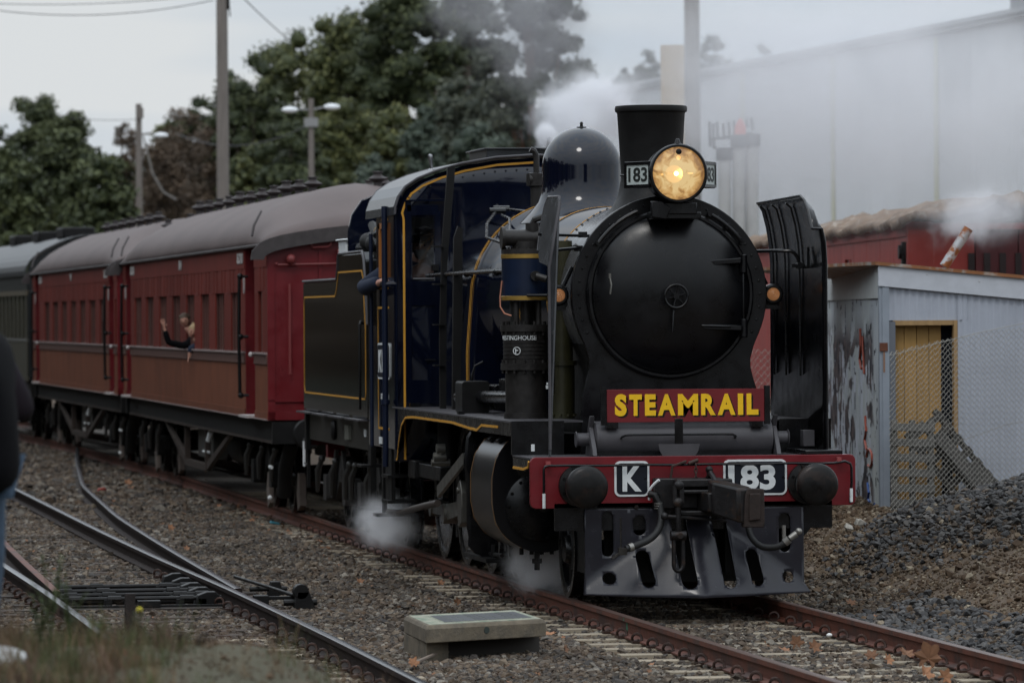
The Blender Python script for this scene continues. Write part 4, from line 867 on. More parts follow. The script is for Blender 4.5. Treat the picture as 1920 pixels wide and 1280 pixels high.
for (x, yy, z) in ((-.52, 7.3, 3.5), (-.62, 6.9, 3.47)): b.cyl((x - .06, yy, z), (x + .1, yy, z), .03, n=8)
b.obj('boiler_pipe', BLACK, LO)
# whistle / safety valve group in front of the cab
b = MB(); b.cyl((-.18, 7.1, 3.5), (-.18, 7.1, 3.76), .06, n=16); b.cyl((-.18, 7.1, 3.72), (-.18, 7.1, 3.84), .10, n=18); b.cyl((-.26, 7.08, 3.78), (-.10, 7.08, 3.78), .07, n=14); b.tube([(-.18, 7.1, 3.84), (-.18, 7.1, 4.02), (-.20, 7.1, 4.06), (-.24, 7.1, 4.08)], .03, 8); b.cyl((-.10, 7.1, 3.80), (.16, 7.1, 3.80), .05, n=14); b.box((-.02, 7.05, 3.82), (.05, .09, .1)); b.cyl((-.06, 7.1, 4.12), (-.05, 7.1, 4.20), .018, n=8); b.tube([(-.12, 7.1, 3.84), (-.06, 7.1, 4.14)], .012, 6); b.obj('safety_valve', ACM, LO)
# ladder post: two overlapping tall black sections with steps
b = MB(); b.prism([(-1.085, 1.53), (-1.00, 1.53), (-.98, 2.2), (-.975, 3.30), (-1.02, 3.32), (-1.06, 3.2)], 'y', 6.72, 6.79); b.obj('sand_pipe_post', BLACKM, LO)
b = MB(); b.prism([(-1.13, 1.53), (-1.07, 1.53), (-1.055, 2.9), (-.965, 3.90), (-.99, 3.925), (-1.04, 3.91), (-1.10, 3.15), (-1.13, 2.3)], 'y', 7.25, 7.31)
for z in (1.95, 2.35, 2.75, 3.12): b.bb(-1.19, -1.09, 7.2, 7.36, z, z + .015)
b.obj('cab_ladder', BLACKM, LO)
# --- cylinders
cyo = [(-1.10, 1.40), (-1.22, 1.39), (-1.33, 1.33), (-1.42, 1.20), (-1.46, 1.02), (-1.46, .78), (-1.43, .62), (-1.34, .49), (-1.20, .40), (-1.05, .36), (-.88, .38), (-.74, .46), (-.66, .6), (-.66, 1.40)]
def smooth_loop(P, k=5):
    out = []; n = len(P)
    for i in range(n):
        if i in (n - 1, n - 2): out.append(P[i]); continue
        a, b_, c, d = P[i - 1] if i else P[0], P[i], P[(i + 1) % n], P[(i + 2) % n] if i < n - 3 else P[i + 1]
        for j in range(k):
            t = j / k; out.append(tuple(.5 * (2 * b_[q] + (c[q] - a[q]) * t + (2 * a[q] - 5 * b_[q] + 4 * c[q] - d[q]) * t * t + (3 * b_[q] - a[q] - 3 * c[q] + d[q]) * t ** 3) for q in (0, 1)))
    return out
CYM = mat('cylinder_lagging', (.0035, .0035, .0045), .28)
cyo_s = smooth_loop(cyo)
for s in (1, -1):
    cy = MB().prism([(s * x, z) for x, z in cyo_s], 'y', 1.72, 3.0).obj('cylinder', CYM, LO, ang=40)
    b = MB(); b.lathe([(.30, 0), (.305, -.03), (.28, -.05), (.1, -.06), (0, -.06)], (s * 1.05, 1.72, .76), (0, 1, 0), 40); b.lathe([(.22, 0), (.22, -.03), (.10, -.05), (0, -.05)], (s * 1.06, 1.72, 1.18), (0, 1, 0), 32); b.lathe([(.105, -.06), (.105, -.20), (.09, -.21), (0, -.21)], (s * 1.02, 1.72, .82), (0, 1, 0), 28)
    for k in range(14): a = 2 * math.pi * k / 14; b.cyl((s * 1.05 + .275 * math.cos(a), 1.70, .76 + .275 * math.sin(a)), (s * 1.05 + .275 * math.cos(a), 1.665, .76 + .275 * math.sin(a)), .016, n=6)
    b.obj('cylinder_cover', BLACK, cy)
    if s > 0: continue
q = MB(); q.strip([(x * 1.006 - .002, z) for x, z in cyo[1:9]], 'y', 1.72, 1.728, .003); q.strip([(x * 1.006 - .002, z) for x, z in cyo[1:9]], 'y', 2.985, 2.993, .003); q.obj('cylinder_lining', mat('dull_brass_line', (.20, .10, .03), .6), LO)
b = MB(); b.box((-1.33, 2.05, 1.355), (.09, .13, .03), Matrix.Rotation(R(-35), 3, 'Y')); b.box((-1.33, 2.55, 1.355), (.09, .13, .03), Matrix.Rotation(R(-35), 3, 'Y')); objs(b, 'lagging_cover', BLACKM, LO)
b = MB(); b.cyl((-1.05, 1.85, .38), (-1.05, 1.85, .2), .025, n=8); b.cyl((-1.05, 1.85, .30), (-1.05, 1.85, .26), .045, n=8); b.cyl((-.95, 2.7, .38), (-.95, 2.7, .25), .03, n=8)
for k in range(6): b.cyl((-1.2 + .09 * k, 1.78, .40), (-1.2 + .09 * k, 1.78, .34), .02, n=6)
b.obj('drain_cock', BLACKM, LO)
# motion bracket
b = MB(); b.prism([(-1.40, .34), (-1.34, .27), (-1.22, .22), (-1.12, .22), (-1.10, 1.38), (-1.24, 1.45), (-1.34, 1.42), (-1.40, 1.33), (-1.42, 1.05), (-1.385, .95), (-1.385, .5)], 'y', 3.62, 3.68)
mbk = b.obj('motion_bracket', BLACK, LO, bevel=.01)
b = MB(); b.tube([(-1.20, 3.66, 1.44), (-1.31, 3.65, 1.43), (-1.385, 3.65, 1.33), (-1.41, 3.65, 1.1), (-1.385, 3.65, .93), (-1.385, 3.65, .5), (-1.35, 3.65, .33), (-1.22, 3.65, .23)], .024, 8)
for z in (1.25, 1.1, .95): b.cyl((-1.33, 3.60, z), (-1.33, 3.62, z), .02, n=6)
b.obj('bracket_flange', BLACK, mbk)
# --- wheels
def wheel(r, spokes, cw, name, par, loc, tm=BLACK):
    w = MB(); w.lathe([(r - .10, -.055), (r - .07, -.065), (r, -.065), (r + .002, .04), (r + .028, .045), (r + .028, .075), (r - .10, .075), (r - .10, -.055)], (0, 0, 0), (1, 0, 0), 48, cap=False)
    w.lathe([(.0, -.09), (.11, -.09), (.13, -.05), (.13, .07), (0, .07)], (0, 0, 0), (1, 0, 0), 24, cap=False)
    for k in range(spokes):
        a = 2 * math.pi * k / spokes; d = Vector((0, math.cos(a), math.sin(a))); w.tube([d * .10, d * (r - .08)], [.042, .028], 6)
    if cw: w.prism([((r - .09) * math.cos(R(a)), (r - .09) * math.sin(R(a))) for a in range(200, 341, 10)], 'x', -.05, .05)
    return w
def wheelpair(r, spokes, cw, y, par, rot=0, z=None, nm='wheel'):
    w = wheel(r, spokes, cw, nm, par, (0, 0, 0)); me = w.mesh(nm, BLACK)
    for s in (-1, 1):
        o = inst(nm, me, par, (s * .865, y, (z or r)), (rot, 0, 0 if s < 0 else math.pi))
        t = MB(); t.lathe([(r - .045, -.068), (r - .004, -.067)], (0, 0, 0), (1, 0, 0), 48, cap=False)
        t.obj('tyre_rim', OILY, o)
    MB().cyl((-.86, y, r), (.86, y, r), .08, n=12).obj('axle', BLACKM, par)
wheelpair(.42, 10, False, .98, LO)
for k, yy in enumerate((3.75, 5.30, 6.85, 8.40)): wheelpair(.70, 14, True, yy, LO, rot=.4)
# frames
b = MB(); b.prism([(.1, .82), (.1, 1.2), (8.7, 1.2), (10.2, 1.15), (10.2, .8), (8.8, .6), (3, .6), (1.4, .75)], 'x', -.62, -.58); b.prism([(.1, .82), (.1, 1.2), (8.7, 1.2), (10.2, 1.15), (10.2, .8), (8.8, .6), (3, .6), (1.4, .75)], 'x', .58, .62); b.bb(-.6, .6, 3, 10, .9, 1.3); b.bb(-.9, .9, 6.1, 10.1, 1.1, 1.5); b.obj('frame', BLACKM, LO)
# rods, crosshead, valve gear
b = MB(); b.prism([(3.72, .46), (8.45, .46), (8.45, .56), (3.72, .56)], 'x', -1.06, -1.02)
for yy in (3.75, 5.3, 6.85, 8.4): b.cyl((-1.08, yy, .51), (-.9, yy, .51), .085, n=16)
b.obj('coupling_rod', STEEL, LO); b = MB(); b.prism([(3.9, .72), (3.9, .80), (6.9, .60), (6.9, .44)], 'x', -1.14, -1.09); b.cyl((-1.17, 6.85, .51), (-.9, 6.85, .51), .10, n=16); b.obj('connecting_rod', STEEL, LO)
b = MB(); b.bb(-1.22, -1.0, 3.7, 4.15, .60, .92); b.cyl((-1.25, 3.95, .76), (-.95, 3.95, .76), .06, n=14); b.obj('crosshead', mat('crosshead_steel', (.10, .095, .085), .4, metal=.7, var=.3), LO, bevel=.01)
b = MB(); b.bb(-1.2, -1.02, 3.0, 4.9, .94, .99); b.bb(-1.2, -1.02, 3.0, 4.9, .50, .55); b.cyl((-1.1, 3.0, .76), (-1.1, 3.8, .76), .03, n=10); objs(b, 'slide_bar', STEEL, LO, bevel=.005)
b = MB(); rt_ = Matrix.Rotation(R(-12), 3, 'X'); b.box((-1.30, 5.35, .93), (.035, 1.75, .11), rt_); b.cyl((-1.36, 6.13, 1.08), (-1.24, 6.13, 1.08), .05, n=12); b.cyl((-1.29, 6.13, 1.05), (-1.29, 6.13, 1.20), .045, n=10); b.cyl((-1.33, 6.13, 1.16), (-1.25, 6.13, 1.16), .055, n=10); b.cyl((-1.38, 6.13, 1.03), (-1.20, 6.13, 1.03), .035, n=10); b.obj('valve_rod', STEEL, LO)
b = MB(); b.prism([(4.85, .50), (5.05, .45), (5.15, .62), (5.1, .86), (4.95, .90), (4.85, .78)], 'x', -1.28, -1.20); b.bb(-1.25, -1.12, 4.5, 4.62, .45, .98); b.cyl((-1.30, 5.0, .80), (-1.1, 5.0, .80), .03, n=10); b.bb(-1.25, -1.15, 4.2, 4.5, .55, .80); b.obj('combination_lever', mat('crosshead_steel', (1, 1, 1)), LO, bevel=.008)
b = MB(); b.bb(-1.26, -1.10, 6.4, 8.35, .84, .98); b.bb(-1.3, -1.2, 7.9, 8.4, .82, 1.0); b.cyl((-1.0, 7.6, .95), (-1.0, 7.6, 1.4), .11, n=16); b.obj('reservoir_bracket', BLACKM, LO, bevel=.01)
hose([(-1.33, 9.85, .42), (-1.30, 9.0, .44), (-1.28, 8.3, .50), (-1.26, 7.4, .57), (-1.24, 6.7, .62)], .035, 'injector_pipe', mat('brown_pipe', (.045, .035, .030), .5))
hose([(-1.22, 9.3, .80), (-1.22, 9.2, .98), (-1.2, 8.9, 1.06), (-1.18, 8.4, 1.06)], .05, 'injector_bend', BLACKM)
b = MB(); b.bb(-1.30, -1.14, 3.2, 4.6, .20, .24); b.tube([(-1.2, 2.9, .28), (-1.2, 4.9, .24)], .02, 6); b.cyl((-1.2, 3.35, .22), (-1.2, 3.35, .36), .03, n=8); b.cyl((-1.22, 4.2, .3), (-1.12, 4.2, .3), .05, n=10); b.obj('sand_pipe', BLACKM, LO)
for yy in (4.5, 6.05, 7.6): b = MB(); b.prism([(yy - .10, .25), (yy + .02, .25), (yy + .05, .95), (yy - .05, .98)], 'x', -.93, -.82); b.obj('brake_hanger', BLACKM, LO)
# --- cab
CF, CB = 8.35, 10.35
roof_pts = [(-1.43, 3.46), (-1.425, 3.54), (-1.39, 3.64), (-1.32, 3.74), (-1.20, 3.82), (-1.0, 3.90), (-.75, 3.97), (-.4, 4.03), (0, 4.055)]
RP = roof_pts + [(-x, z) for x, z in reversed(roof_pts[:-1])]
front = [(-1.40, .98), (-1.40, 3.44)] + [(x * .985, z - .02) for x, z in RP[1:-1]] + [(1.40, 3.44), (1.40, .98)]
win = lambda x0, x1, z0, z1: [(x0, z0), (x1, z0), (x1, z1), (x0, z1)]
cf = plate(front, [win(-1.25, -1.03, 2.83, 3.44), win(1.03, 1.25, 2.83, 3.44)], .35, lambda x, z: (x, CF, z), .014, 'cab_front', NAVY, LO)
MB().strip([(-1.345, 1.0), (-1.345, 3.42)] + [(x * .955 - .0, z - .055) for x, z in RP[1:9]], 'y', CF - .0115, CF - .0085, -.022).obj('cab_lining', YEL, cf)
b = MB()
for k in range(12): x = -1.28 + .11 * k; z = np.interp(x, [p[0] for p in RP], [p[1] for p in RP]) - .13; b.sphere((x, CF - .01, z), .010, 6, 4)
for z in (3.3, 3.1, 2.8, 2.5, 2.2, 1.9): b.sphere((-1.29, CF - .01, z), .009, 6, 4)
objs(b, 'cab_rivet', NAVY, cf)
dp = MB(); dp.bb(-1.30, -.985, CF - .022, CF - .012, 3.50, 3.56); dp.bb(-1.325, -.93, CF - .035, CF - .02, 3.60, 3.615)
for (x0, x1, z0, z1) in ((-1.32, -1.26, 1.56, 3.60), (-1.02, -.96, 1.56, 3.50), (-1.26, -1.02, 2.55, 2.80), (-1.26, -1.02, 3.46, 3.50), (-1.26, -1.02, 1.56, 1.80)): dp.bb(x0, x1, CF - .022, CF - .008, z0, z1)
dpo = dp.obj('front_door', NAVY, cf)
b = MB(); b.bb(-1.25, -1.03, CF - .005, CF - .002, 2.83, 3.44); b.bb(1.03, 1.25, CF - .005, CF - .002, 2.83, 3.44)
def thin_glass(name, tint, fac):
    m = bpy.data.materials.new(name); m.use_nodes = True; n = m.node_tree; L = n.links.new
    t = n.nodes.new('ShaderNodeBsdfTransparent'); t.inputs[0].default_value = (*tint, 1); g_ = n.nodes.new('ShaderNodeBsdfGlossy'); g_.inputs['Roughness'].default_value = .03
    x = n.nodes.new('ShaderNodeMixShader'); x.inputs[0].default_value = fac; L(t.outputs[0], x.inputs[1]); L(g_.outputs[0], x.inputs[2]); L(x.outputs[0], n.nodes['Material Output'].inputs[0]); return m
objs(b, 'window_pane', thin_glass('cab_glass', (.72, .75, .78), .05), cf, smooth=False)
b = MB(); b.bb(-1.245, -1.035, CF - .03, CF - .006, 2.815, 2.83); b.obj('window_sill', mat('grey_metal', (.16, .16, .17), .4, metal=.5), cf)
b = MB(); b.bb(-1.13, -1.02, CF - .03, CF - .02, 2.0, 2.01); b.bb(-1.05, -.99, CF - .1, CF, 2.9, 2.96); b.obj('door_catch', BLACKM, cf)
roof = MB(); roof.strip(RP, 'y', CF - .06, CB + .12, .02); ro = roof.obj('cab_roof', mat('cab_roof_gloss', (.022, .024, .028), .25, var=.1, spec=.35), LO, ang=50)
b = MB(); b.tube([(x, CB + .12, z + .01) for x, z in RP], .018, 6); b.tube([(x, CF - .06, z + .01) for x, z in RP], .012, 6); b.obj('roof_edge', GREYM, ro)
b = MB(); b.bb(-.40, .30, 8.9, 10.1, 4.05, 4.14); b.bb(-.43, .33, 8.85, 10.15, 4.14, 4.155); b.obj('roof_ventilator', mat('vent_dark', (.02, .022, .025), .3, coat=.3), ro, bevel=.004)
b = MB(); b.lathe([(.05, 0), (.045, .012), (.016, .02), (.02, .10), (.028, .12), (.022, .16), (0, .17)], (-.88, 9.5, 3.945), (-.12, 0, 1), 16, sy=1.0); b.obj('roof_whistle', mat('polished', (.35, .35, .36), .25, metal=.9), ro)
# cab side (foreshortened): posts, window, panels
def side(x, s):
    o = MB(); 
    o.bb(x - .008, x + .008, CF, 9.02, 1.1, 3.47); o.bb(x - .008, x + .008, 9.02, 9.80, 1.1, 2.80); o.bb(x - .008, x + .008, 9.02, 9.80, 3.40, 3.47); o.bb(x - .008, x + .008, 9.80, 9.92, 1.1, 3.47); o.bb(x - .008, x + .008, 9.92, 10.6, 1.1, 2.35)
    return o.obj('cab_side', NAVY, LO)
cs = side(-1.40, -1); side(1.40, 1)
b = MB(); b.bb(-1.44, -1.38, 9.04, 9.12, 2.84, 3.40); b.bb(-1.44, -1.38, 9.42, 9.50, 2.84, 3.40); b.bb(-1.44, -1.38, 9.04, 9.5, 3.34, 3.40); b.obj('window_frame', mat('varnished_wood', (.35, .13, .03), .35, coat=.3), cs)
b = MB(); b.bb(-1.45, -1.34, 9.0, 9.82, 2.76, 2.80); b.obj('arm_rest', BLACKM, cs)
q = MB(); X1, X2 = -1.412, -1.409
for (ya, yb, za, zb) in ((8.98, 9.50, 3.42, 3.445), (9.0, 9.78, 2.72, 2.745), (8.95, 9.82, 2.52, 2.545), (8.95, 9.82, 1.28, 1.305), (9.80, 9.82, 1.30, 2.53)): q.bb(X1, X2, ya, yb, za, zb)
q.obj('side_lining', YEL, cs)
np_ = MB().prism(rrect(8.85, 9.78, 1.80, 2.17, .05), 'x', -1.42, -1.409).obj('side_number_plate', WHITE, cs); MB().prism(rrect(8.87, 9.76, 1.82, 2.15, .04), 'x', -1.423, -1.418).obj('plate_field', mat('plate_navy', (0, 0, 0)), np_)
t = text_mesh('K183', .70, .24, .004, WHITE, 'lettering', np_, .03); t.rotation_euler = (0, 0, R(-90)); t.location = (-1.4235, 9.31, 1.985)
t = text_mesh('STEAMRAIL', .60, .06, .003, WHITE, 'lettering', cs, .01); t.rotation_euler = (0, R(0), R(-90)); t.location = (-1.410, 9.3, 1.62)
b = MB(); b.tube([(-1.47, 8.80, 3.56), (-1.47, 8.80, 1.1), (-1.47, 8.82, .92)], .030, 10); b.tube([(-1.46, 9.95, 3.3), (-1.46, 9.95, 1.1)], .02, 8); b.cyl((-1.47, 8.8, 2.77), (-1.39, 8.8, 2.77), .03, n=8); b.cyl((-1.47, 8.8, 1.6), (-1.47, 8.8, 1.55), .045, n=10); b.obj('cab_handrail', mat('navy_rail', (.006, .010, .026), .35), cs)
b = MB(); b.bb(-1.40, -1.36, 8.9, 9.35, .55, 1.12); b.bb(-1.44, -1.14, 8.88, 9.38, .54, .57); b.bb(-1.44, -1.14, 8.88, 9.38, .80, .83); b.bb(-1.46, -1.1, 9.55, 9.9, .38, .41); b.bb(-1.38, -1.34, 9.7, 9.8, .4, 1.1); objs(b, 'cab_step', BLACKM, LO)
MB().bb(-1.415, -1.408, 9.55, 9.75, 1.13, 1.20).obj('white_label', WHITE, LO)
MB().bb(-1.24, -1.21, .962, .9688, 1.27, 1.33).obj('white_label', WHITE, LO)
b = MB(); b.bb(-1.38, 1.38, CF + .05, 10.5, 1.45, 1.5); b.bb(-.9, .9, CF + .02, CF + .06, 1.5, 3.9); b.bb(1.30, 1.38, 9.0, 10.3, 1.5, 3.4); b.bb(-1.0, 1.38, 10.9, 10.95, 1.5, 3.9); b.obj('cab_interior', BLACKM, LO)
# ------------------------------------------------------------------ tender
TN = empty('locomotive_tender', (-.03, 10.85, 0), .002); tag(TN, 'dark glossy tender with yellow lining coupled behind the locomotive cab', 'tender')
tp = [(0.0, 1.36), (0.0, 2.35), (.10, 2.75), (.25, 3.05), (.38, 3.13), (2.35, 3.13), (2.45, 3.10), (2.50, 2.95), (2.60, 2.85), (5.75, 2.85), (5.75, 1.36)]
body = MB().prism(tp, 'x', -1.39, 1.39).obj('tender_body', TEND, TN, bevel=.02, ang=30)
b = MB(); b.tube([(-1.39, y, z + .008) for y, z in tp[1:10]], .014, 6); b.obj('body_beading', GREYM, body)
q = MB(); ln = [(.18, 1.56), (5.58, 1.56), (5.66, 1.64), (5.66, 2.60), (5.58, 2.68), (2.72, 2.68), (2.60, 2.74), (2.50, 2.84), (2.42, 2.94), (.42, 2.94), (.30, 2.86), (.12, 2.3), (.12, 1.62), (.18, 1.56)]
q.strip(ln, 'x', -1.395, -1.3915, .018); q.obj('tender_lining', YEL, body)
b = MB(); b.bb(-1.30, 1.30, 2.5, 5.6, 2.84, 2.88); b.box((-1.08, 3.55, 3.02), (.14, .5, .26)); b.obj('tank_top', BLACKM, TN)
b = MB(); b.bb(-1.25, -.95, 2.9, 3.5, 3.14, 3.29); b.bb(-1.28, -.92, 2.86, 3.54, 3.29, 3.31); b.bb(-1.22, -1.12, 2.9, 3.0, 2.86, 3.14); b.bb(-1.06, -.98, 2.9, 3.0, 2.86, 3.14); b.obj('white_water_filler', WHITE, TN, bevel=.01)
ar = [(-1.32, 2.9), (-1.32, 3.38), (-1.28, 3.56), (-1.17, 3.72), (-1.0, 3.79), (1.0, 3.79), (1.17, 3.72), (1.32, 3.5), (1.32, 2.9)]
MB().prism(ar, 'y', 2.1, 2.15).obj('weather_board', NAVY, TN, bevel=.01)
co = MB()
for k in range(60):
    co.sphere((random.uniform(-1.25, -.3), random.uniform(.9, 2.3), 3.14 + random.uniform(0, .16)), random.uniform(.05, .11), 6, 4)
co.obj('coal', mat('coal', (.012, .012, .013), .35, bump=.5), TN, smooth=False)
b = MB(); b.tube([(-1.2, .35, 3.2), (-1.22, .8, 3.42), (-1.1, 1.3, 3.32), (-1.0, 1.9, 3.26)], .05, 8); b.tube([(-1.25, .3, 3.3), (-1.15, .6, 3.44), (-.9, .8, 3.5)], .035, 8); b.sphere((-1.2, 1.3, 3.25), .10); b.sphere((-1.22, .75, 3.22), .09); b.obj('coal_bin_hose', RUBBER, TN)
b = MB(); b.tube([(-1.2, .15, 3.42), (-1.22, .5, 3.38), (-1.24, .9, 3.18)], .018, 6); b.obj('pale_rope', mat('rope', (.35, .25, .14), .8), TN)
fr = MB(); fr.prism([(.1, 1.02), (.1, 1.34), (5.8, 1.34), (5.8, 1.02)], 'x', -1.33, -1.29); fr.prism([(.1, 1.02), (.1, 1.34), (5.8, 1.34), (5.8, 1.02)], 'x', 1.29, 1.33); fr.bb(-1.3, 1.3, .1, 5.8, 1.2, 1.34); fr.obj('tender_frame', mat('frame_olive', (.018, .016, .012), .5, var=.2), TN)
b = MB()
for k in range(4): b.bb(-1.47, -1.33, .15 + 1.5 * k, 1.35 + 1.5 * k, 1.335, 1.352)
objs(b, 'frame_step', GREYM, TN)
MB().bb(-1.338, -1.33, .55, .72, 1.16, 1.24).obj('white_label', WHITE, TN); MB().bb(-1.338, -1.33, .02, .22, 1.14, 1.23).obj('white_label', WHITE, TN)
b = MB(); b.bb(-1.36, -1.33, 1.85, 2.2, 1.10, 1.26); b.obj('data_panel', mat('data_grey', (.12, .12, .10), .6), TN)
b = MB(); b.lathe([(.06, -.04), (.10, -.03), (.12, 0), (.10, .02), (.04, .03)], (-1.36, 3.2, 1.18), (-1, 0, 0), 16); b.obj('lamp_iron', BLACKM, TN)
b = MB(); b.tube([(-1.44, .22, 2.35), (-1.44, .22, 1.46)], .016, 8); b.tube([(-1.44, .22, 2.35), (-1.42, .27, 2.39), (-1.40, .33, 2.37)], .016, 8); b.bb(-1.36, -1.30, .0, .22, .42, 1.3); b.bb(-1.46, -1.14, -.05, .3, .40, .43); b.bb(-1.46, -1.2, .0, .4, .85, .88); b.bb(-1.36, -1.3, .02, .1, .4, .9); b.obj('tender_steps', BLACKM, TN, bevel=.004)
b = MB(); b.bb(-1.37, -1.31, 5.7, 5.85, .9, 1.4); b.tube([(-1.30, 5.9, 1.0), (-1.30, 6.5, 1.0)], .015, 6); b.bb(-1.34, -1.3, 5.85, 5.9, .45, 1.0); b.tube([(-1.3, 5.9, .70), (-1.3, 6.45, .72)], .01, 6); b.obj('rear_step', BLACKM, TN)
MB().cyl((-1.3, 6.5, .98), (-1.3, 6.5, .68), .016, n=8).obj('white_rod', WHITE, TN)
b = MB(); b.bb(-1.1, -.9, 5.82, 6.0, .80, 1.34); b.bb(.9, 1.1, 5.82, 6.0, .80, 1.34); b.bb(-1.3, 1.3, 5.8, 5.86, .95, 1.35); b.obj('rear_beam', RED, TN)
def spring_bogie(par, y, wr=.46, wb=1.75, mm=None):
    mm = mm or mat('bogie_grey', (.030, .028, .027), .55, var=.35, vscale=9, bump=.2)
    for yy in (y - wb / 2, y + wb / 2): wheelpair(wr, 9, False, yy, par)
    for s in (-1, 1):
        b = MB(); x = s * 1.06
        b.prism([(y - wb / 2 - .25, .42), (y - wb / 2 - .22, .62), (y - .55, .62), (y - .35, .85), (y + .35, .85), (y + .55, .62), (y + wb / 2 + .22, .62), (y + wb / 2 + .25, .42), (y + .6, .34), (y + .3, .55), (y - .3, .55), (y - .6, .34)], 'x', x - .04, x + .04)
        for yy in (y - wb / 2, y + wb / 2): b.prism(rrect(yy - .14, yy + .14, .32, .62, .04), 'x', x - s * .02, x + s * .14)
        for k in range(4): b.bb(x - .05, x + .06, y - .30 + .05 * k, y + .30 - .05 * k, .60 + .035 * k, .63 + .035 * k)
        b.prism([(y - .75, .36), (y - .6, .36), (y - .22, .92), (y - .36, .92)], 'x', x + s * .05, x + s * .09); b.prism([(y + .75, .36), (y + .6, .36), (y + .22, .92), (y + .36, .92)], 'x', x + s * .05, x + s * .09)
        b.obj('bogie_frame', mm, par)
        b = MB()
        for yy in (y - wb / 2 - .42, y - .02, y + wb / 2 + .42): b.tube([(x + s * .12, yy, .78), (x + s * .16, yy + .06, .66), (x + s * .16, yy + .12, .40)], [.03, .04, .022], 6); b.sphere((x + s * .12, yy, .79), .045, 8, 5)
        objs(b, 'brake_link', mat('link_grey', (.055, .053, .05), .4, metal=.4), par)
spring_bogie(TN, 1.35); spring_bogie(TN, 4.45)

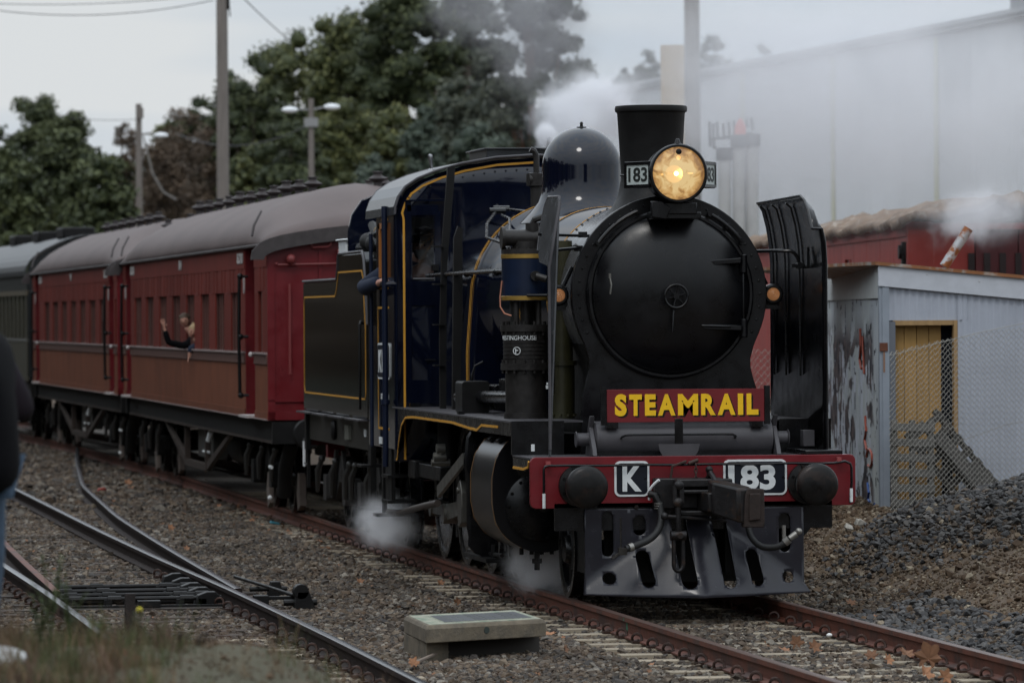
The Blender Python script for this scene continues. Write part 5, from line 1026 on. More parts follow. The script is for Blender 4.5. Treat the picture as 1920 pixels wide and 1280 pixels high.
# ------------------------------------------------------------------ wooden carriages
HW = 1.40; ZB, ZE = 1.19, 3.34
def carriage(name, loc, rz, L, openings, doors, smalls, label, txt_mid, zs=1.0, planks=False, vents=()):
    e = empty(name, loc, rz); tag(e, label, 'railway carriage', 'red wooden carriages behind the tender')
    e.scale = (1, 1, zs)
    lowm = CARLOW; Z1, Z2, Z3, Z4 = 2.00, 1.865, 2.765, 3.06
    ops = sorted([(min(o), max(o)) for o in openings]); drs = sorted([(min(o), max(o)) for o in doors]); sw = sorted([(min(o), max(o)) for o in smalls])
    for s in (-1, 1):
        X = s * HW
        def sb(b, x0, x1, *a): b.bb(min(X + s * x0, X + s * x1), max(X + s * x0, X + s * x1), *a)
        # body shell segments between door recesses
        segs = []; y0 = 0.0
        for d in drs: segs.append((y0, d[0])); y0 = d[1]
        segs.append((y0, L))
        for (a, c) in segs:
            # lower panels
            n = max(1, int((c - a) / (1.25 if planks else 3.4))); w = (c - a) / n
            for k in range(n):
                b = MB(); sb(b, -.04, 0 if not planks else .0, a + k * w + .006, a + (k + 1) * w - .006, ZB + .09, Z2 - .0)
                b.obj('side_panel', lowm, e, bevel=.004)
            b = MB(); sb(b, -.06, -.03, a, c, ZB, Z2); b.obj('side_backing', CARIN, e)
            b = MB(); sb(b, -.03, .012, a, c, ZB + .012, ZB + .095); b.obj('bottom_rail', CARLOW, e)
            b = MB(); sb(b, -.03, .022, a, c, ZB - .005, ZB + .010); b.obj('step_edge', mat('worn_edge', (.26, .20, .19), .55, var=.3, vscale=30), e)
            b = MB(); sb(b, -.04, .020, a, c, Z2, Z1 - .01); b.obj('waist_rail', WAIST, e, bevel=.004)
            b = MB(); sb(b, -.05, .045, a, c, Z1 - .01, Z1 + .012); b.obj('window_ledge', mat('worn_edge', (1, 1, 1)), e)
            b = MB(); sb(b, -.04, .012, a, c, Z4, ZE); b.obj('letterboard', CARB, e, bevel=.003)
            # openings inside
            its = [o for o in ops + sw if o[0] > a - .05 and o[1] < c + .05]; its.sort(); yy = a
            for o in its + [(c, c)]:
                if o[0] - yy > .03: b = MB(); sb(b, -.04, .004, yy, o[0], Z1 + .012, Z3); b.obj('window_pillar', CARB, e, bevel=.004)
                yy = o[1]
            # vertical tongue boards above the windows
            n = max(1, int((c - a) / .34)); w = (c - a) / n
            for k in range(n):
                b = MB(); sb(b, -.04, .002 + .005 * ((k * 7) % 3), a + k * w + .008, a + (k + 1) * w - .008, Z3, Z4); b.obj('board', CARB, e)
            for o in its:
                wd = o[1] - o[0]; big = wd > .6
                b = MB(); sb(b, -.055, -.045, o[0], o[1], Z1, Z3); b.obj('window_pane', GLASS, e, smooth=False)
                if s < 0 or True:
                    b = MB(); ps = [o[0] + .03, o[0] + wd * .36, o[0] + wd * .64, o[1] - .03] if big else [(o[0] + o[1]) / 2]
                    for pz in ps: sb(b, -.045, -.018, pz - (.028 if big else .05), pz + (.028 if big else .05), Z1, Z3)
                    objs(b, 'window_frame', BLIND, e)
                    if s < 0:
                        b = MB(); sh = random.choice([.0, .0, .25, .6]) if big else 0
                        for q_ in ((0, .36), (.36, .64), (.64, 1)):
                            if big and random.random() < .55: sb(b, -.044, -.040, o[0] + wd * q_[0], o[0] + wd * q_[1], Z1 + random.choice([0, .25, .4]), Z3)
                        if b.v: b.obj('window_blind', mat('blind_brown', (.05, .028, .022), .6, rnd=.4), e)
        for d in drs:
            b = MB(); sb(b, -.16, -.13, d[0], d[1], ZB, ZE); sb(b, -.13, -.0, d[0] - .0, d[0] + .03, ZB, ZE); sb(b, -.13, 0, d[1] - .03, d[1], ZB, ZE)
            dd = b.obj('door', CARR, e)
            b = MB(); sb(b, -.125, -.12, d[0] + .14, d[1] - .14, Z1, Z3); b.obj('door_pane', GLASS, dd, smooth=False)
            b = MB(); sb(b, -.1, .10, d[0] + .04, d[1] - .04, ZB - .0, ZB + .03); b.obj('door_step', mat('worn_light', (.42, .38, .37), .5), dd)
            ym = d[1] - .15 if s < 0 else d[1] - .15
            b = MB(); b.tube([(X + s * .09, ym, 2.98), (X + s * .10, ym, 2.2), (X + s * .09, ym, 1.44)], .022, 8)
            for z in (2.96, 2.2, 1.46): b.sphere((X + s * .08, ym, z), .04, 8, 6); b.cyl((X - s * .02, ym, z), (X + s * .08, ym, z), .02, n=6)
            b.obj('grab_rail', BLACKM, dd); b = MB(); b.sphere((X + s * .05, d[0] + .02, 1.98), .035, 8, 6); b.bb(X + s * .0 - .02, X + s * .0 + .02, d[1] + .02, d[1] + .07, 2.75, 2.95); b.obj('door_handle', mat('worn_light', (1, 1, 1)), dd)
        if s < 0:
            a, c = drs[0][1], drs[-1][0]
            for (yt, tx) in ((a + .45, 'SECOND'), ((a + c) / 2, txt_mid), (c - .45, 'SECOND')):
                b = MB().bb(X - .016, X - .012, yt - (.36 if tx == 'SECOND' else .24), yt + (.36 if tx == 'SECOND' else .24), 3.12, 3.27).obj('sign_plate', mat('sign_brown', (.08, .025, .02), .6), e)
                t = text_mesh(tx, .68 if tx == 'SECOND' else .42, .135, .004, mat('letter_pale', (.50, .48, .46), .6), 'lettering', b, .02); t.rotation_euler = (0, 0, R(-90)); t.location = (X - .016, yt, 3.195)
    # ends
    for yy, sg_ in ((0, -1), (L, 1)):
        rpz = [(x, z) for x, z in carroof()]
        pl = [(-HW, ZB)] + [(x * .985, z - .58 * (z - 3.30) / .85 - .045) for x, z in rpz] + [(HW, ZB)]
        m_ = MB().prism(pl, 'y', yy, yy + sg_ * -.05); en = m_.obj('end_wall', CARR, e, bevel=.004)
        b = MB(); f = yy + sg_ * .02
        for x in (-1.36, -.75, -.42, .42, .75, 1.36): b.bb(x - (.045 if abs(x) > 1.3 else .02), x + (.045 if abs(x) > 1.3 else .02), min(yy, f), max(yy, f), ZB, 3.25)
        b.bb(-HW, HW, min(yy, f), max(yy, f), ZB, ZB + .10); b.bb(-HW, HW, min(yy, f), max(yy, f), ZB + .22, ZB + .25); objs(b, 'end_batten', CARR, en)
        b = MB(); y1 = yy + sg_ * .08
        b.tube([(-1.30, y1, 3.10), (-1.28, yy + sg_ * .05, 3.08), (-.2, yy + sg_ * .05, 3.10), (.5, yy + sg_ * .05, 3.10)], .014, 6); b.box((-.45, y1, 3.20), (.20, .08, .14)); b.sphere((-1.12, y1, 3.15), .06, 10, 6); b.tube([(-.30, y1, 3.22), (-.12, y1, 3.22), (-.10, y1, 3.10)], .02, 6)
        b.tube([(-.88, y1, 3.42), (-.87, y1, 3.32), (-.84, y1, 3.29), (-.66, y1, 3.30), (-.63, y1, 3.33), (-.62, y1, 3.44)], .012, 6)
        b.tube([(-1.14, y1, 2.85), (-1.14, y1, 1.75)], .018, 6); b.bb(-.86, -.62, min(yy, y1), max(yy, y1), 1.98, 2.03); b.obj('end_fitting', mat('end_fitting_red', (.16, .03, .03), .5), en)
        b = MB(); b.bb(-1.36, 1.36, min(yy, yy + sg_ * .1), max(yy, yy + sg_ * .1), .90, 1.17); hs = b.obj('headstock', BLACKM, e)
        if sg_ < 0: t = text_mesh('BP', .15, .085, .003, WHITE, 'lettering', hs, .02); t.location = (-1.0, yy - .103, 1.06); t = text_mesh('CT', .10, .07, .003, WHITE, 'lettering', hs, .0); t.location = (-.62, yy - .103, 1.07)
        for x in (-.98, .98): MB().lathe([(.0, .62), (.17, .61), (.19, .57), (.18, .55), (.08, .50), (.09, .1), (.14, 0), (0, 0)], (x, yy, 1.03), (0, sg_, 0), 20).obj('buffer', BLACKM, e)
    # roof, rounded down at the ends
    rp = carroof(); n = 44; vs = []; fs = []
    for j in range(n + 1):
        y = -.12 + (L + .24) * j / n
        for x, z in rp:
            dd = min(y + .12, L + .12 - y); k = max(0, 1 - dd / 2.4); drop = .58 * k ** 1.8
            vs.append((x * 1.035, y, z - drop * (z - 3.30) / .85 + .012 * mnoise.noise((x, y * .7, loc[1]))))
    m_ = len(rp)
    for j in range(n):
        for i in range(m_ - 1): fs.append((j * m_ + i, j * m_ + i + 1, (j + 1) * m_ + i + 1, (j + 1) * m_ + i))
    rf = MB().add(vs, fs); ro_ = rf.obj('roof', ROOFM, e, ang=70); d = ro_.modifiers.new('solid', 'SOLIDIFY'); d.thickness = .045; d.offset = -1
    for ye in (-.13, L + .09):
        MB().strip([(x * 1.035, z - .58 * (z - 3.30) / .85 - .16) for x, z in rp], 'y', ye, ye + .04, .17).obj('end_fascia', ROOFD, ro_)
    b = MB()
    for s in (-1, 1): b.tube([(s * 1.45, y, 3.325) for y in np.linspace(-.1, L + .1, 20)], .02, 6)
    objs(b, 'gutter', ROOFD, ro_)
    for s in (-1, 1):
        for yy in (drs[0][0] - .25, drs[-1][1] + .2):
            b = MB(); b.tube([(s * 1.47, yy - .12, 3.45), (s * 1.44, yy - .06, 3.58), (s * 1.33, yy + .10, 3.76)], .018, 4); b.obj('rain_strip', ROOFD, ro_)
    VM = vent_mesh()
    for (vx, vy, k) in vents:
        z = float(np.interp(vx, [p[0] for p in rp], [p[1] for p in rp])); kk = max(0, 1 - min(vy + .12, L + .12 - vy) / 2.4); z -= .58 * kk ** 1.8 * (z - 3.3) / .85
        inst('roof_ventilator', VM, ro_, (vx, vy, z - .02), (0, 0, vy), (k, k, k))
    # inside
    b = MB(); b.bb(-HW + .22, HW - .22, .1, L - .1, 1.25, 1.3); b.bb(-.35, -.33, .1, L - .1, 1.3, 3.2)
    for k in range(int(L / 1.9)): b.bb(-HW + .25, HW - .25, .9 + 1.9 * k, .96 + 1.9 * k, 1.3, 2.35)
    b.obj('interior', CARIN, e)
    # underframe
    b = MB()
    for s in (-1, 1): b.bb(s * 1.27 - .04, s * 1.27 + .04, .02, L - .02, .90, 1.17)
    b.bb(-1.25, 1.25, .1, L - .1, 1.10, 1.18); b.obj('underframe', UNDER, e)
    b = MB()
    for s in (-1, 1): b.bb(s * 1.31 - .012, s * 1.31 + .012, .02, L - .02, .895, .93)
    objs(b, 'solebar_flange', UNDER2, e)
    c0 = L / 2
    for s in (-1, 1):
        b = MB(); x = s * 1.24
        A = [(c0 - 5.0, .93), (c0 - 1.5, .33), (c0 + 1.5, .33), (c0 + 5.0, .93)]
        b.prism([A[0], (A[0][0] + .35, .93), (A[1][0] + .06, .42), (A[1][0] - .05, .33)], 'x', x - .03, x + .03); b.prism([(A[3][0] - .35, .93), A[3], (A[2][0] + .05, .33), (A[2][0] - .06, .42)], 'x', x - .03, x + .03)
        b.bb(x - .04, x + .04, A[1][0] - .05, A[2][0] + .05, .32, .41); b.bb(x - .04, x + .04, A[1][0], A[1][0] + .09, .41, .92); b.bb(x - .04, x + .04, A[2][0] - .09, A[2][0], .41, .92)
        b.obj('truss', UNDER2, e)
        b = MB(); b.bb(x - s * .5 - .2, x - s * .1, c0 - 1.2, c0 + .9, .46, .90); objs(b, 'battery_box', mat('box_grey', (.05, .047, .042), .6, var=.3), e, bevel=.01)
        b = MB(); b.cyl((x - s * .4, c0 - 4.2, .68), (x - s * .4, c0 - 2.4, .68), .24, n=20); b.obj('air_reservoir', UNDER, e)
        b = MB(); b.tube([(x, c0 - 1.9, .88), (x + s * .03, c0 - 1.8, .74)], .035, 6); b.cyl((x, c0 - 1.6, .58), (x + s * .03, c0 - 1.1, .58), .018, n=6); b.obj('white_lever', WHITE, e)
    for yy in (2.6, L - 2.6):
        spring_bogie(e, yy, .46, 2.0, UNDER)
        for s in (-1, 1):
            b = MB(); b.prism([(yy - 1.95, .12), (yy - 1.72, .05), (yy - 1.60, .25), (yy - 1.72, .52), (yy - 1.90, .50)], 'x', s * .9 - .04, s * .9 + .04); b.prism([(yy - .75, .12), (yy - .55, .05), (yy - .42, .25), (yy - .55, .5), (yy - .7, .5)], 'x', s * 1.15 - .03, s * 1.15 + .03); objs(b, 'brake_shoe', mat('brake_block', (.12, .095, .08), .7, var=.3), e)
    b = MB(); b.tube([(-1.1, .1, .92), (-1.15, .35, .6), (-1.15, .5, .25)], .09, 10); b.obj('down_pipe', UNDER, e); b = MB(); b.cyl((-1.3, .75, .60), (-1.3, .55, .60), .022, n=8); b.sphere((-1.3, .75, .22), .03, 8, 5); objs(b, 'white_handle', WHITE, e)
    return e
def carroof():
    P = [(-1.40, 3.31), (-1.40, 3.40), (-1.37, 3.50), (-1.30, 3.61), (-1.18, 3.72), (-1.0, 3.83), (-.75, 3.95), (-.45, 4.06), (-.2, 4.11), (0, 4.13)]
    return P + [(-x, z) for x, z in reversed(P[:-1])]
_vm = []
def vent_mesh():
    if not _vm:
        b = MB(); b.lathe([(.10, 0), (.09, .05), (.085, .10), (.12, .13), (.20, .17), (.205, .185), (.12, .23), (.085, .26), (.085, .30), (.115, .305), (.115, .325), (.0, .335)], (0, 0, 0), (0, 0, 1), 14)
        _vm.append(b.mesh('roof_ventilator', ROOFD))
    return _vm[0]
y1 = 19.25; loc1 = (-.16, y1, 0); rz1 = .005
op1 = [(22.29, 23.43), (24.27, 25.42), (26.23, 27.36), (28.22, 29.40), (30.30, 31.50), (32.35, 33.55), (34.45, 35.70), (36.55, 37.75)]
v1 = []
for k in range(14): v1 += [(-.40 if k > 1 else .25, .65 + 1.45 * k, .62 if k % 4 else .70), (.42, 1.3 + 1.45 * k, .55)]
c1 = carriage('red_carriage', loc1, rz1, 20.6, [(a - y1, b_ - y1) for a, b_ in op1], [(20.65 - y1, 21.75 - y1), (38.45 - y1, 39.3 - y1)], [(19.80 - y1, 20.25 - y1), (39.55 - y1, 39.8 - y1)], 'red wooden passenger carriage next to the tender, children waving from it', 'BW', vents=v1)
y2 = 40.9
op2 = [(42.9 + 1.93 * k, 44.1 + 1.93 * k) for k in range(7)]
v2 = [(-.45, 1.0 + 1.55 * k, .62) for k in range(8)]
c2 = carriage('red_carriage', (-.28, y2, 0), .016, 17.6, [(a - y2, b_ - y2) for a, b_ in op2], [(41.5 - y2, 42.35 - y2), (56.9 - y2, 57.8 - y2)], [(41.0 - y2, 41.3 - y2)], 'second red wooden carriage, with wide vertical planks below its windows', 'W', planks=True, vents=v2, zs=1.0)
# grey-green third vehicle
GC = empty('grey_carriage', (-.62, 59.4, 0), .04); tag(GC, 'grey green steel carriage behind the two red ones, at the left edge', 'railway carriage')
GL = 20
b = MB(); b.prism([(-1.4, 1.3)] + [(x, z - .02) for x, z in carroof()] + [(1.4, 1.3)], 'y', -.0, .05); b.obj('end_wall', mat('end_black', (.01, .012, .013), .5), GC)
for s in (-1, 1):
    b = MB(); b.bb(s * 1.4 - .02, s * 1.4 + .02, 0, GL, 1.2, 2.0); b.obj('side_panel', GREYCAR, GC)
    b = MB(); b.bb(s * 1.4 - .03, s * 1.4 + .03, 0, GL, 2.0, 2.05); b.obj('waist_rail', mat('grey_light', (.13, .13, .12), .5), GC)
    b = MB(); b.bb(s * 1.4 - .03, s * 1.4 + .03, 0, GL, 2.92, 3.02); b.obj('upper_rail', mat('tan_rail', (.10, .085, .06), .5), GC)
    b = MB(); b.bb(s * 1.4 - .02, s * 1.4 + .02, 0, GL, 3.02, 3.35); b.obj('letterboard', mat('dark_green_grey', (.02, .022, .02), .5), GC)
    for k in range(24):
        MB().bb(s * 1.4 - .02, s * 1.4 + .02, .1 + .82 * k, .32 + .82 * k, 2.05, 2.92).obj('window_pillar', GREYCAR, GC)
        MB().bb(s * 1.37 - .005, s * 1.37 + .005, .32 + .82 * k, .92 + .82 * k, 2.05, 2.92).obj('window_pane', GLASS, GC)
rf = MB().strip([(x * 1.02, z) for x, z in carroof()], 'y', -.05, GL, .03); rf = rf.obj('roof', GREYROOF, GC, ang=60)
for k, yy in enumerate((1.2, 6, 11)): MB().bb(-.55, .1, yy, yy + 1.3, 4.08, 4.30).obj('roof_hatch', BLACKM, rf, bevel=.03)
b = MB(); b.bb(-1.35, -1.25, 0, GL, .85, 1.2); b.bb(-1.2, 1.2, 0, GL, .95, 1.2); b.obj('underframe', UNDER, GC); spring_bogie(GC, 2.6, .46, 2.0, UNDER)
# ------------------------------------------------------------------ pixel-independent placement helper: (u, D) -> world, measured along / across the view from the bank
def W2(u, D): return (CAM.x + D * math.sin(TH) + u * math.cos(TH), CAM.y + D * math.cos(TH) - u * math.sin(TH))
def pw(px, py, D):
    v = fw + rt * ((px - 960) / FPX) + up * ((640 - py) / FPX); return CAM + v * D
# ------------------------------------------------------------------ warehouse
def corrug(w, h, pitch, depth, top=None):
    """corrugated sheet in local x (0..w), z (0..h), front toward -y"""
    n = max(2, int(w / pitch * 4)); vs = []; top = top or (lambda x: h)
    for i in range(n + 1): x = w * i / n; y = -depth * .5 * (1 + math.cos(2 * math.pi * x / pitch)); vs += [(x, y, 0), (x, y, top(x))]
    return vs, [(2 * i, 2 * i + 2, 2 * i + 3, 2 * i + 1) for i in range(n)]
WH = empty('warehouse', (22.9, 47.5, 0)); tag(WH, 'long pale grey corrugated iron warehouse seen through drifting steam', 'warehouse')
dx, dy = 18.65 - 22.9, 116 - 47.5; wl = math.hypot(dx, dy); WH.rotation_euler = (0, 0, math.atan2(dy, dx))
WALLM = mat('pale_iron', (.58, .60, .62), .55, var=.08, vscale=1.2, rnd=.06, bump=.05)
n = 23; pwid = wl / n
vs, fs = corrug(pwid - .03, 8.9, .30, .05); pm_ = MB().add(vs, fs).mesh('wall_panel', WALLM, ang=50)
STRIP = mat('translucent_strip', (.50, .50, .36), .4)
for k in range(n):
    o = inst('wall_panel', pm_, WH, (pwid * (k + 1) - .015, 0, .4), (0, 0, math.pi)); 
    if k % 3 == 1: MB().bb(pwid * k - .30, pwid * k + .02, .055, .07, .4, 9.1).obj('translucent_strip', STRIP, WH)
b = MB(); b.bb(0, wl, -18, -.1, .2, 9.2); b.obj('wall', WALLM, WH); b = MB(); b.bb(-.3, wl + .3, -.35, .22, 9.2, 9.42); b.obj('gutter', mat('gutter_grey', (.3, .31, .32), .5), WH)
b = MB(); b.prism([(.3, 9.3), (-9, 11.0), (-18.3, 9.3)], 'x', -.3, wl + .3); b.obj('roof', mat('warehouse_roof', (.30, .31, .32), .5), WH)
for (a, w_, h_) in ((6.5, 2.2, .7), (23, 3.0, .5)): MB().bb(a, a + w_, -2.0, -.6, 9.4, 9.4 + h_ + .4).obj('roof_vent', mat('vent_grey', (.22, .23, .24), .6), WH, bevel=.05)
p = pw(1261, 200, 121); BT = MB().bb(-.27, .27, -.4, .4, -10, 1.45); bt = BT.obj('haze_tint_block', mat('haze_beige', (.42, .32, .20), .8, var=.06), None); bt.location = (p.x, p.y, p.z); bt.rotation_euler = (0, 0, -TH)  # beige block added in place of the warm heat-haze tint above the chimney
tag(bt, 'narrow beige block standing in for warm heat haze, behind the chimney', 'stack')
# ------------------------------------------------------------------ derelict red van
RV = empty('derelict_red_van', (6.68, 20.2, 0), -R(6)); tag(RV, 'derelict red timber railway van with rotten roof behind the shed', 'railway van')
VRED = mat('faded_van_red', (.27, .036, .028), .6, var=.22, vscale=4, bump=.15, col2=(.30, .12, .10), c2amt=(.62, .7), c2scale=2.2, stretch=(1, 1, .35))
VDK = mat('van_dark_red', (.075, .012, .014), .6, var=.3, vscale=3)
yy = 0.0
while yy < 22:
    w_ = 1.45
    if not (5.6 < yy < 7.0): MB().bb(.0, .05, yy + .012, yy + w_ - .012, 1.1, 3.55).obj('side_board', VRED, RV, bevel=.005)
    else:
        MB().bb(.0, .05, yy + .012, yy + .30, 1.1, 3.55).obj('side_board', VRED, RV); MB().bb(.0, .05, yy + 1.05, yy + w_ - .012, 1.1, 3.55).obj('side_board', VRED, RV); MB().bb(.0, .05, yy + .30, yy + 1.05, 1.1, 2.75).obj('side_board', VRED, RV); MB().bb(.0, .05, yy + .30, yy + 1.05, 3.2, 3.55).obj('side_board', VRED, RV)
        w = MB().bb(.04, .08, yy + .30, yy + 1.05, 2.75, 3.2).obj('window', VDK, RV); MB().bb(.0, .04, yy + .45, yy + .55, 2.75, 3.2).obj('window_frame', VRED, w)
    yy += w_
for k in range(5): MB().bb(.3 + .55 * k, .3 + .55 * k + .53, -.04, .0, 1.1, 3.5).obj('end_board', VDK if k > 0 else VRED, RV, bevel=.004)
b = MB(); b.bb(.06, 2.9, .0, 22, 1.0, 3.5); b.obj('inner_wall', VDK, RV)
b = MB(); b.bb(-.02, .30, -.10, .06, 1.1, 3.6); b.bb(-.04, 3.0, -.10, 22, 3.50, 3.58); b.bb(-.03, .0, 0, 22, 3.42, 3.5); b.obj('corner_trim', VRED, RV)
b = MB(); 
for k in range(8): b.bb(.75 + .20 * k, .83 + .20 * k, -.07, -.04, 2.0, 3.2)
b.obj('vent_slats', mat('van_black', (.02, .012, .012), .7), RV)['kind'] = 'stuff'
b = MB(); vs = []; fs = []; A_, B_ = 16, 120
for j in range(B_ + 1):
    for i in range(A_ + 1):
        t = i / A_; x = -.16 + 3.3 * t; y = -.35 + 22.6 * j / B_; z = 3.60 + .30 * math.sin(math.pi * min(1, t * 1.0)) ** .7 + (.05 + .1 * (i > 0)) * mnoise.noise((x * 3, y * 1.3, 2)) + .04 * mnoise.noise((x * 9, y * 5, 5)); vs.append((x, y, z))
for j in range(B_):
    for i in range(A_): k = j * (A_ + 1) + i; fs.append((k, k + 1, k + A_ + 2, k + A_ + 1))
rf = b.add(vs, fs).obj('rotten_roof', mat('rotten_roof', (.17, .11, .07), .9, var=.45, vscale=9, bump=.8, bscale=25, col2=(.26, .22, .18), c2amt=(.52, .62), c2scale=7), RV); d = rf.modifiers.new('s', 'SOLIDIFY'); d.thickness = .09; d.offset = -1
b = MB(); b.cyl((-.06, .22, 3.22), (-.10, .22, 3.22), .09, n=16); b.bb(-.06, 0, .16, .28, 3.0, 3.35); b.obj('van_lamp', BLACKM, RV)
b = MB(); b.strip([(-.0, 2.72), (-.22, 2.78), (-.34, 2.7), (-.36, 2.5)], 'y', .35, 1.0, .03); b.obj('awning', VRED, RV)
b = MB(); b.strip([(-.004, 3.3), (-.004, 2.65)], 'y', 1.2, 1.9, .003); 
# leaning flue by the roof
fl = MB(); fl.cyl((0, 0, 0), (.28, 0, .42), .055, n=16, cap=False); fo = fl.obj('bent_flue', mat('flue_galv', (.34, .35, .36), .45, metal=.5, col2=(.22, .08, .03), c2amt=(.47, .55), c2scale=6), None)
p = pw(1770, 500, 56); fo.location = p; tag(fo, 'short slanting flue pipe with rust streak poking above the shed roof', 'flue pipe')
# ------------------------------------------------------------------ shed
SH = empty('tin_shed', (3.62, 8.53, 0)); tag(SH, 'grey corrugated iron shed with graffiti, open doorway and sloping roof', 'shed')
GZ = .30
IRON = mat('galvanised_iron', (.36, .385, .44), .5, var=.10, vscale=2.5, rnd=.05, rvar=.1)
def roofz(x): return 2.93 - .095 * x
def sheet(x0, x1, z0, z1f, name='iron_sheet'):
    vs, fs = corrug(x1 - x0, 1, .076, .018, lambda x: z1f(x0 + x) - z0); b = MB().add([(v[0] + x0, v[1], v[2] + z0) for v in vs], fs); o = b.obj(name, IRON, SH, ang=60); return o
sheet(.05, .88, 2.37, lambda x: roofz(x) - .17); 
xx = .76; sheet(.78, 1.40, GZ - .2, lambda x: roofz(x) - .16 if x > .0 else 0)
xx = 1.39
while xx < 5.5: sheet(xx, xx + .78, GZ - .2, lambda x: roofz(x) - .165); xx += .77
b = MB(); b.prism([(-.06, roofz(-.06)), (5.6, roofz(5.6)), (5.6, roofz(5.6) - .21), (-.06, roofz(-.06) - .21)], 'y', -.06, -.03); fa = b.obj('fascia', mat('fascia_iron', (.46, .48, .52), .45, var=.08), SH)
b = MB(); b.prism([(-.10, roofz(-.1) + .035), (5.65, roofz(5.65) + .035), (5.65, roofz(5.65)), (-.10, roofz(-.1))], 'y', -.09, 6.5); b.obj('roof', mat('rusty_edge', (.30, .27, .24), .6, var=.2, col2=(.22, .09, .035), c2amt=(.40, .5), c2scale=5), SH)
b = MB()
for x in (.45, 1.0, 1.9, 2.8): b.sphere((x, -.062, roofz(x) - .06 - .02 * math.sin(x * 9)), .009, 6, 4)
b.obj('screw', mat('screw_pale', (.5, .5, .5), .4), fa)
b = MB(); b.bb(-.02, .05, -.05, .02, GZ - .2, 2.78); b.bb(-.05, -.02, -.04, .02, GZ - .2, 2.76); b.obj('corner_post', mat('post_grey_blue', (.24, .27, .31), .5, var=.12, vscale=5), SH)
b = MB(); b.bb(.052, .12, -.03, .03, GZ - .1, 2.36); b.obj('post_angle', mat('post_dark', (.12, .13, .15), .5), SH)
b = MB(); b.box((-.01, -.056, 2.10), (.085, .012, .085)); rb = b.obj('rust_plate', mat('rust_plate', (.12, .045, .025), .8, var=.3), SH); MB().box((-.005, -.0525, 1.95), (.02, .003, .22)).obj('rust_run', mat('rust_stain', (.22, .13, .09), .8), SH)
WOOD = mat('door_wood', (.30, .19, .085), .7, var=.15, vscale=5, stretch=(4, 4, .5))
b = MB(); b.bb(.10, .74, -.02, .03, 2.32, 2.37); b.bb(.735, .775, -.03, .05, GZ, 2.37); b.obj('door_frame', WOOD, SH)
TAN = mat('tan_boards', (.33, .195, .065), .75, var=.14, vscale=3, rnd=.08, stretch=(3, 3, .4))
for k in range(4): MB().bb(.12 + .13 * k, .245 + .13 * k, .12, .145, GZ - .1, 2.34).obj('door_board', TAN, SH, bevel=.003)
b = MB(); b.bb(.12, .64, .10, .12, 1.15, 1.25); b.obj('door_rail', TAN, SH); b = MB(); b.bb(.04, .90, .20, .22, GZ, 2.4); b.bb(.9, 5.4, .35, 4.5, GZ, 2.4); b.obj('dark_interior', mat('shed_dark', (.004, .005, .01), .9), SH)
MB().bb(.06, .13, -.03, .1, GZ - .1, 1.2).obj('ply_offcut', TAN, SH)
# graffiti wall (faces the track)
def graff():
    m = bpy.data.materials.new('graffiti_iron'); m.use_nodes = True; n = m.node_tree; L = n.links.new; p = n.nodes['Principled BSDF']; p.inputs['Roughness'].default_value = .5
    t = n.nodes.new('ShaderNodeTexCoord')
    def N(sc, det, scale, off=(0, 0, 0), dist=0.0):
        q = n.nodes.new('ShaderNodeMapping'); q.inputs['Scale'].default_value = sc; q.inputs['Location'].default_value = off; L(t.outputs['Object'], q.inputs[0])
        x = n.nodes.new('ShaderNodeTexNoise'); x.inputs['Scale'].default_value = scale; x.inputs['Detail'].default_value = det; x.inputs['Distortion'].default_value = dist; L(q.outputs[0], x.inputs['Vector']); return x.outputs['Fac']
    def step(v, a, b_):
        r = n.nodes.new('ShaderNodeMapRange'); r.inputs['From Min'].default_value = a; r.inputs['From Max'].default_value = b_; L(v, r.inputs[0]); return r.outputs[0]
    def math_(op, a, b_):
        x = n.nodes.new('ShaderNodeMath'); x.operation = op
        for i, q in enumerate((a, b_)):
            if isinstance(q, float): x.inputs[i].default_value = q
            else: L(q, x.inputs[i])
        return x.outputs[0]
    def mix(f, a, c):
        x = n.nodes.new('ShaderNodeMixRGB'); L(f, x.inputs[0])
        for k, q in ((1, a), (2, c)):
            if isinstance(q, tuple): x.inputs[k].default_value = (*q, 1)
            else: L(q, x.inputs[k])
        return x.outputs[0]
    s = n.nodes.new('ShaderNodeSeparateXYZ'); L(t.outputs['Object'], s.inputs[0])
    base = mix(step(N((1, 1, .3), 3, 2.0), .35, .65), (.40, .43, .46), (.47, .50, .49))
    reg = math_('MULTIPLY', math_('MULTIPLY', step(s.outputs['X'], .9, 1.3), step(s.outputs['Z'], 2.45, 2.1)), 1.0)
    dark = math_('MULTIPLY', step(N((.45, 1, .75), 5, 1.7, dist=1.0), .475, .50), reg)
    c = mix(dark, base, mix(step(N((1, 1, 2), 2, 3.0), .4, .6), (.045, .045, .052), (.13, .105, .10)))
    white = math_('MULTIPLY', step(N((.9, 1, .7), 4, 2.6, (4, 0, 3), .8), .54, .56), reg); c = mix(white, c, (.50, .53, .58))
    blk = math_('MULTIPLY', step(N((1.2, 1, 1.2), 3, 3.0, (9, 0, 1), .8), .62, .635), step(s.outputs['X'], .25, .6)); c = mix(blk, c, (.015, .015, .02))
    L(c, p.inputs['Base Color']); return m
SWL = empty('graffiti_wall_pivot'); SWL.parent = SH; SWL.location = (0, 0, 0); SWL.rotation_euler = (0, 0, math.atan2(7.93, 1.16)); SWL.name = 'side_wall'
GM = graff(); xx = .03
while xx < 8.5:
    vs, fs = corrug(.80, 1, .10, .02, lambda x: 2.72 - GZ + .1); b = MB().add([(v[0] + xx, -v[1], v[2] + GZ - .2) for v in vs], fs); b.obj('side_sheet', GM, SWL, ang=60); xx += .80
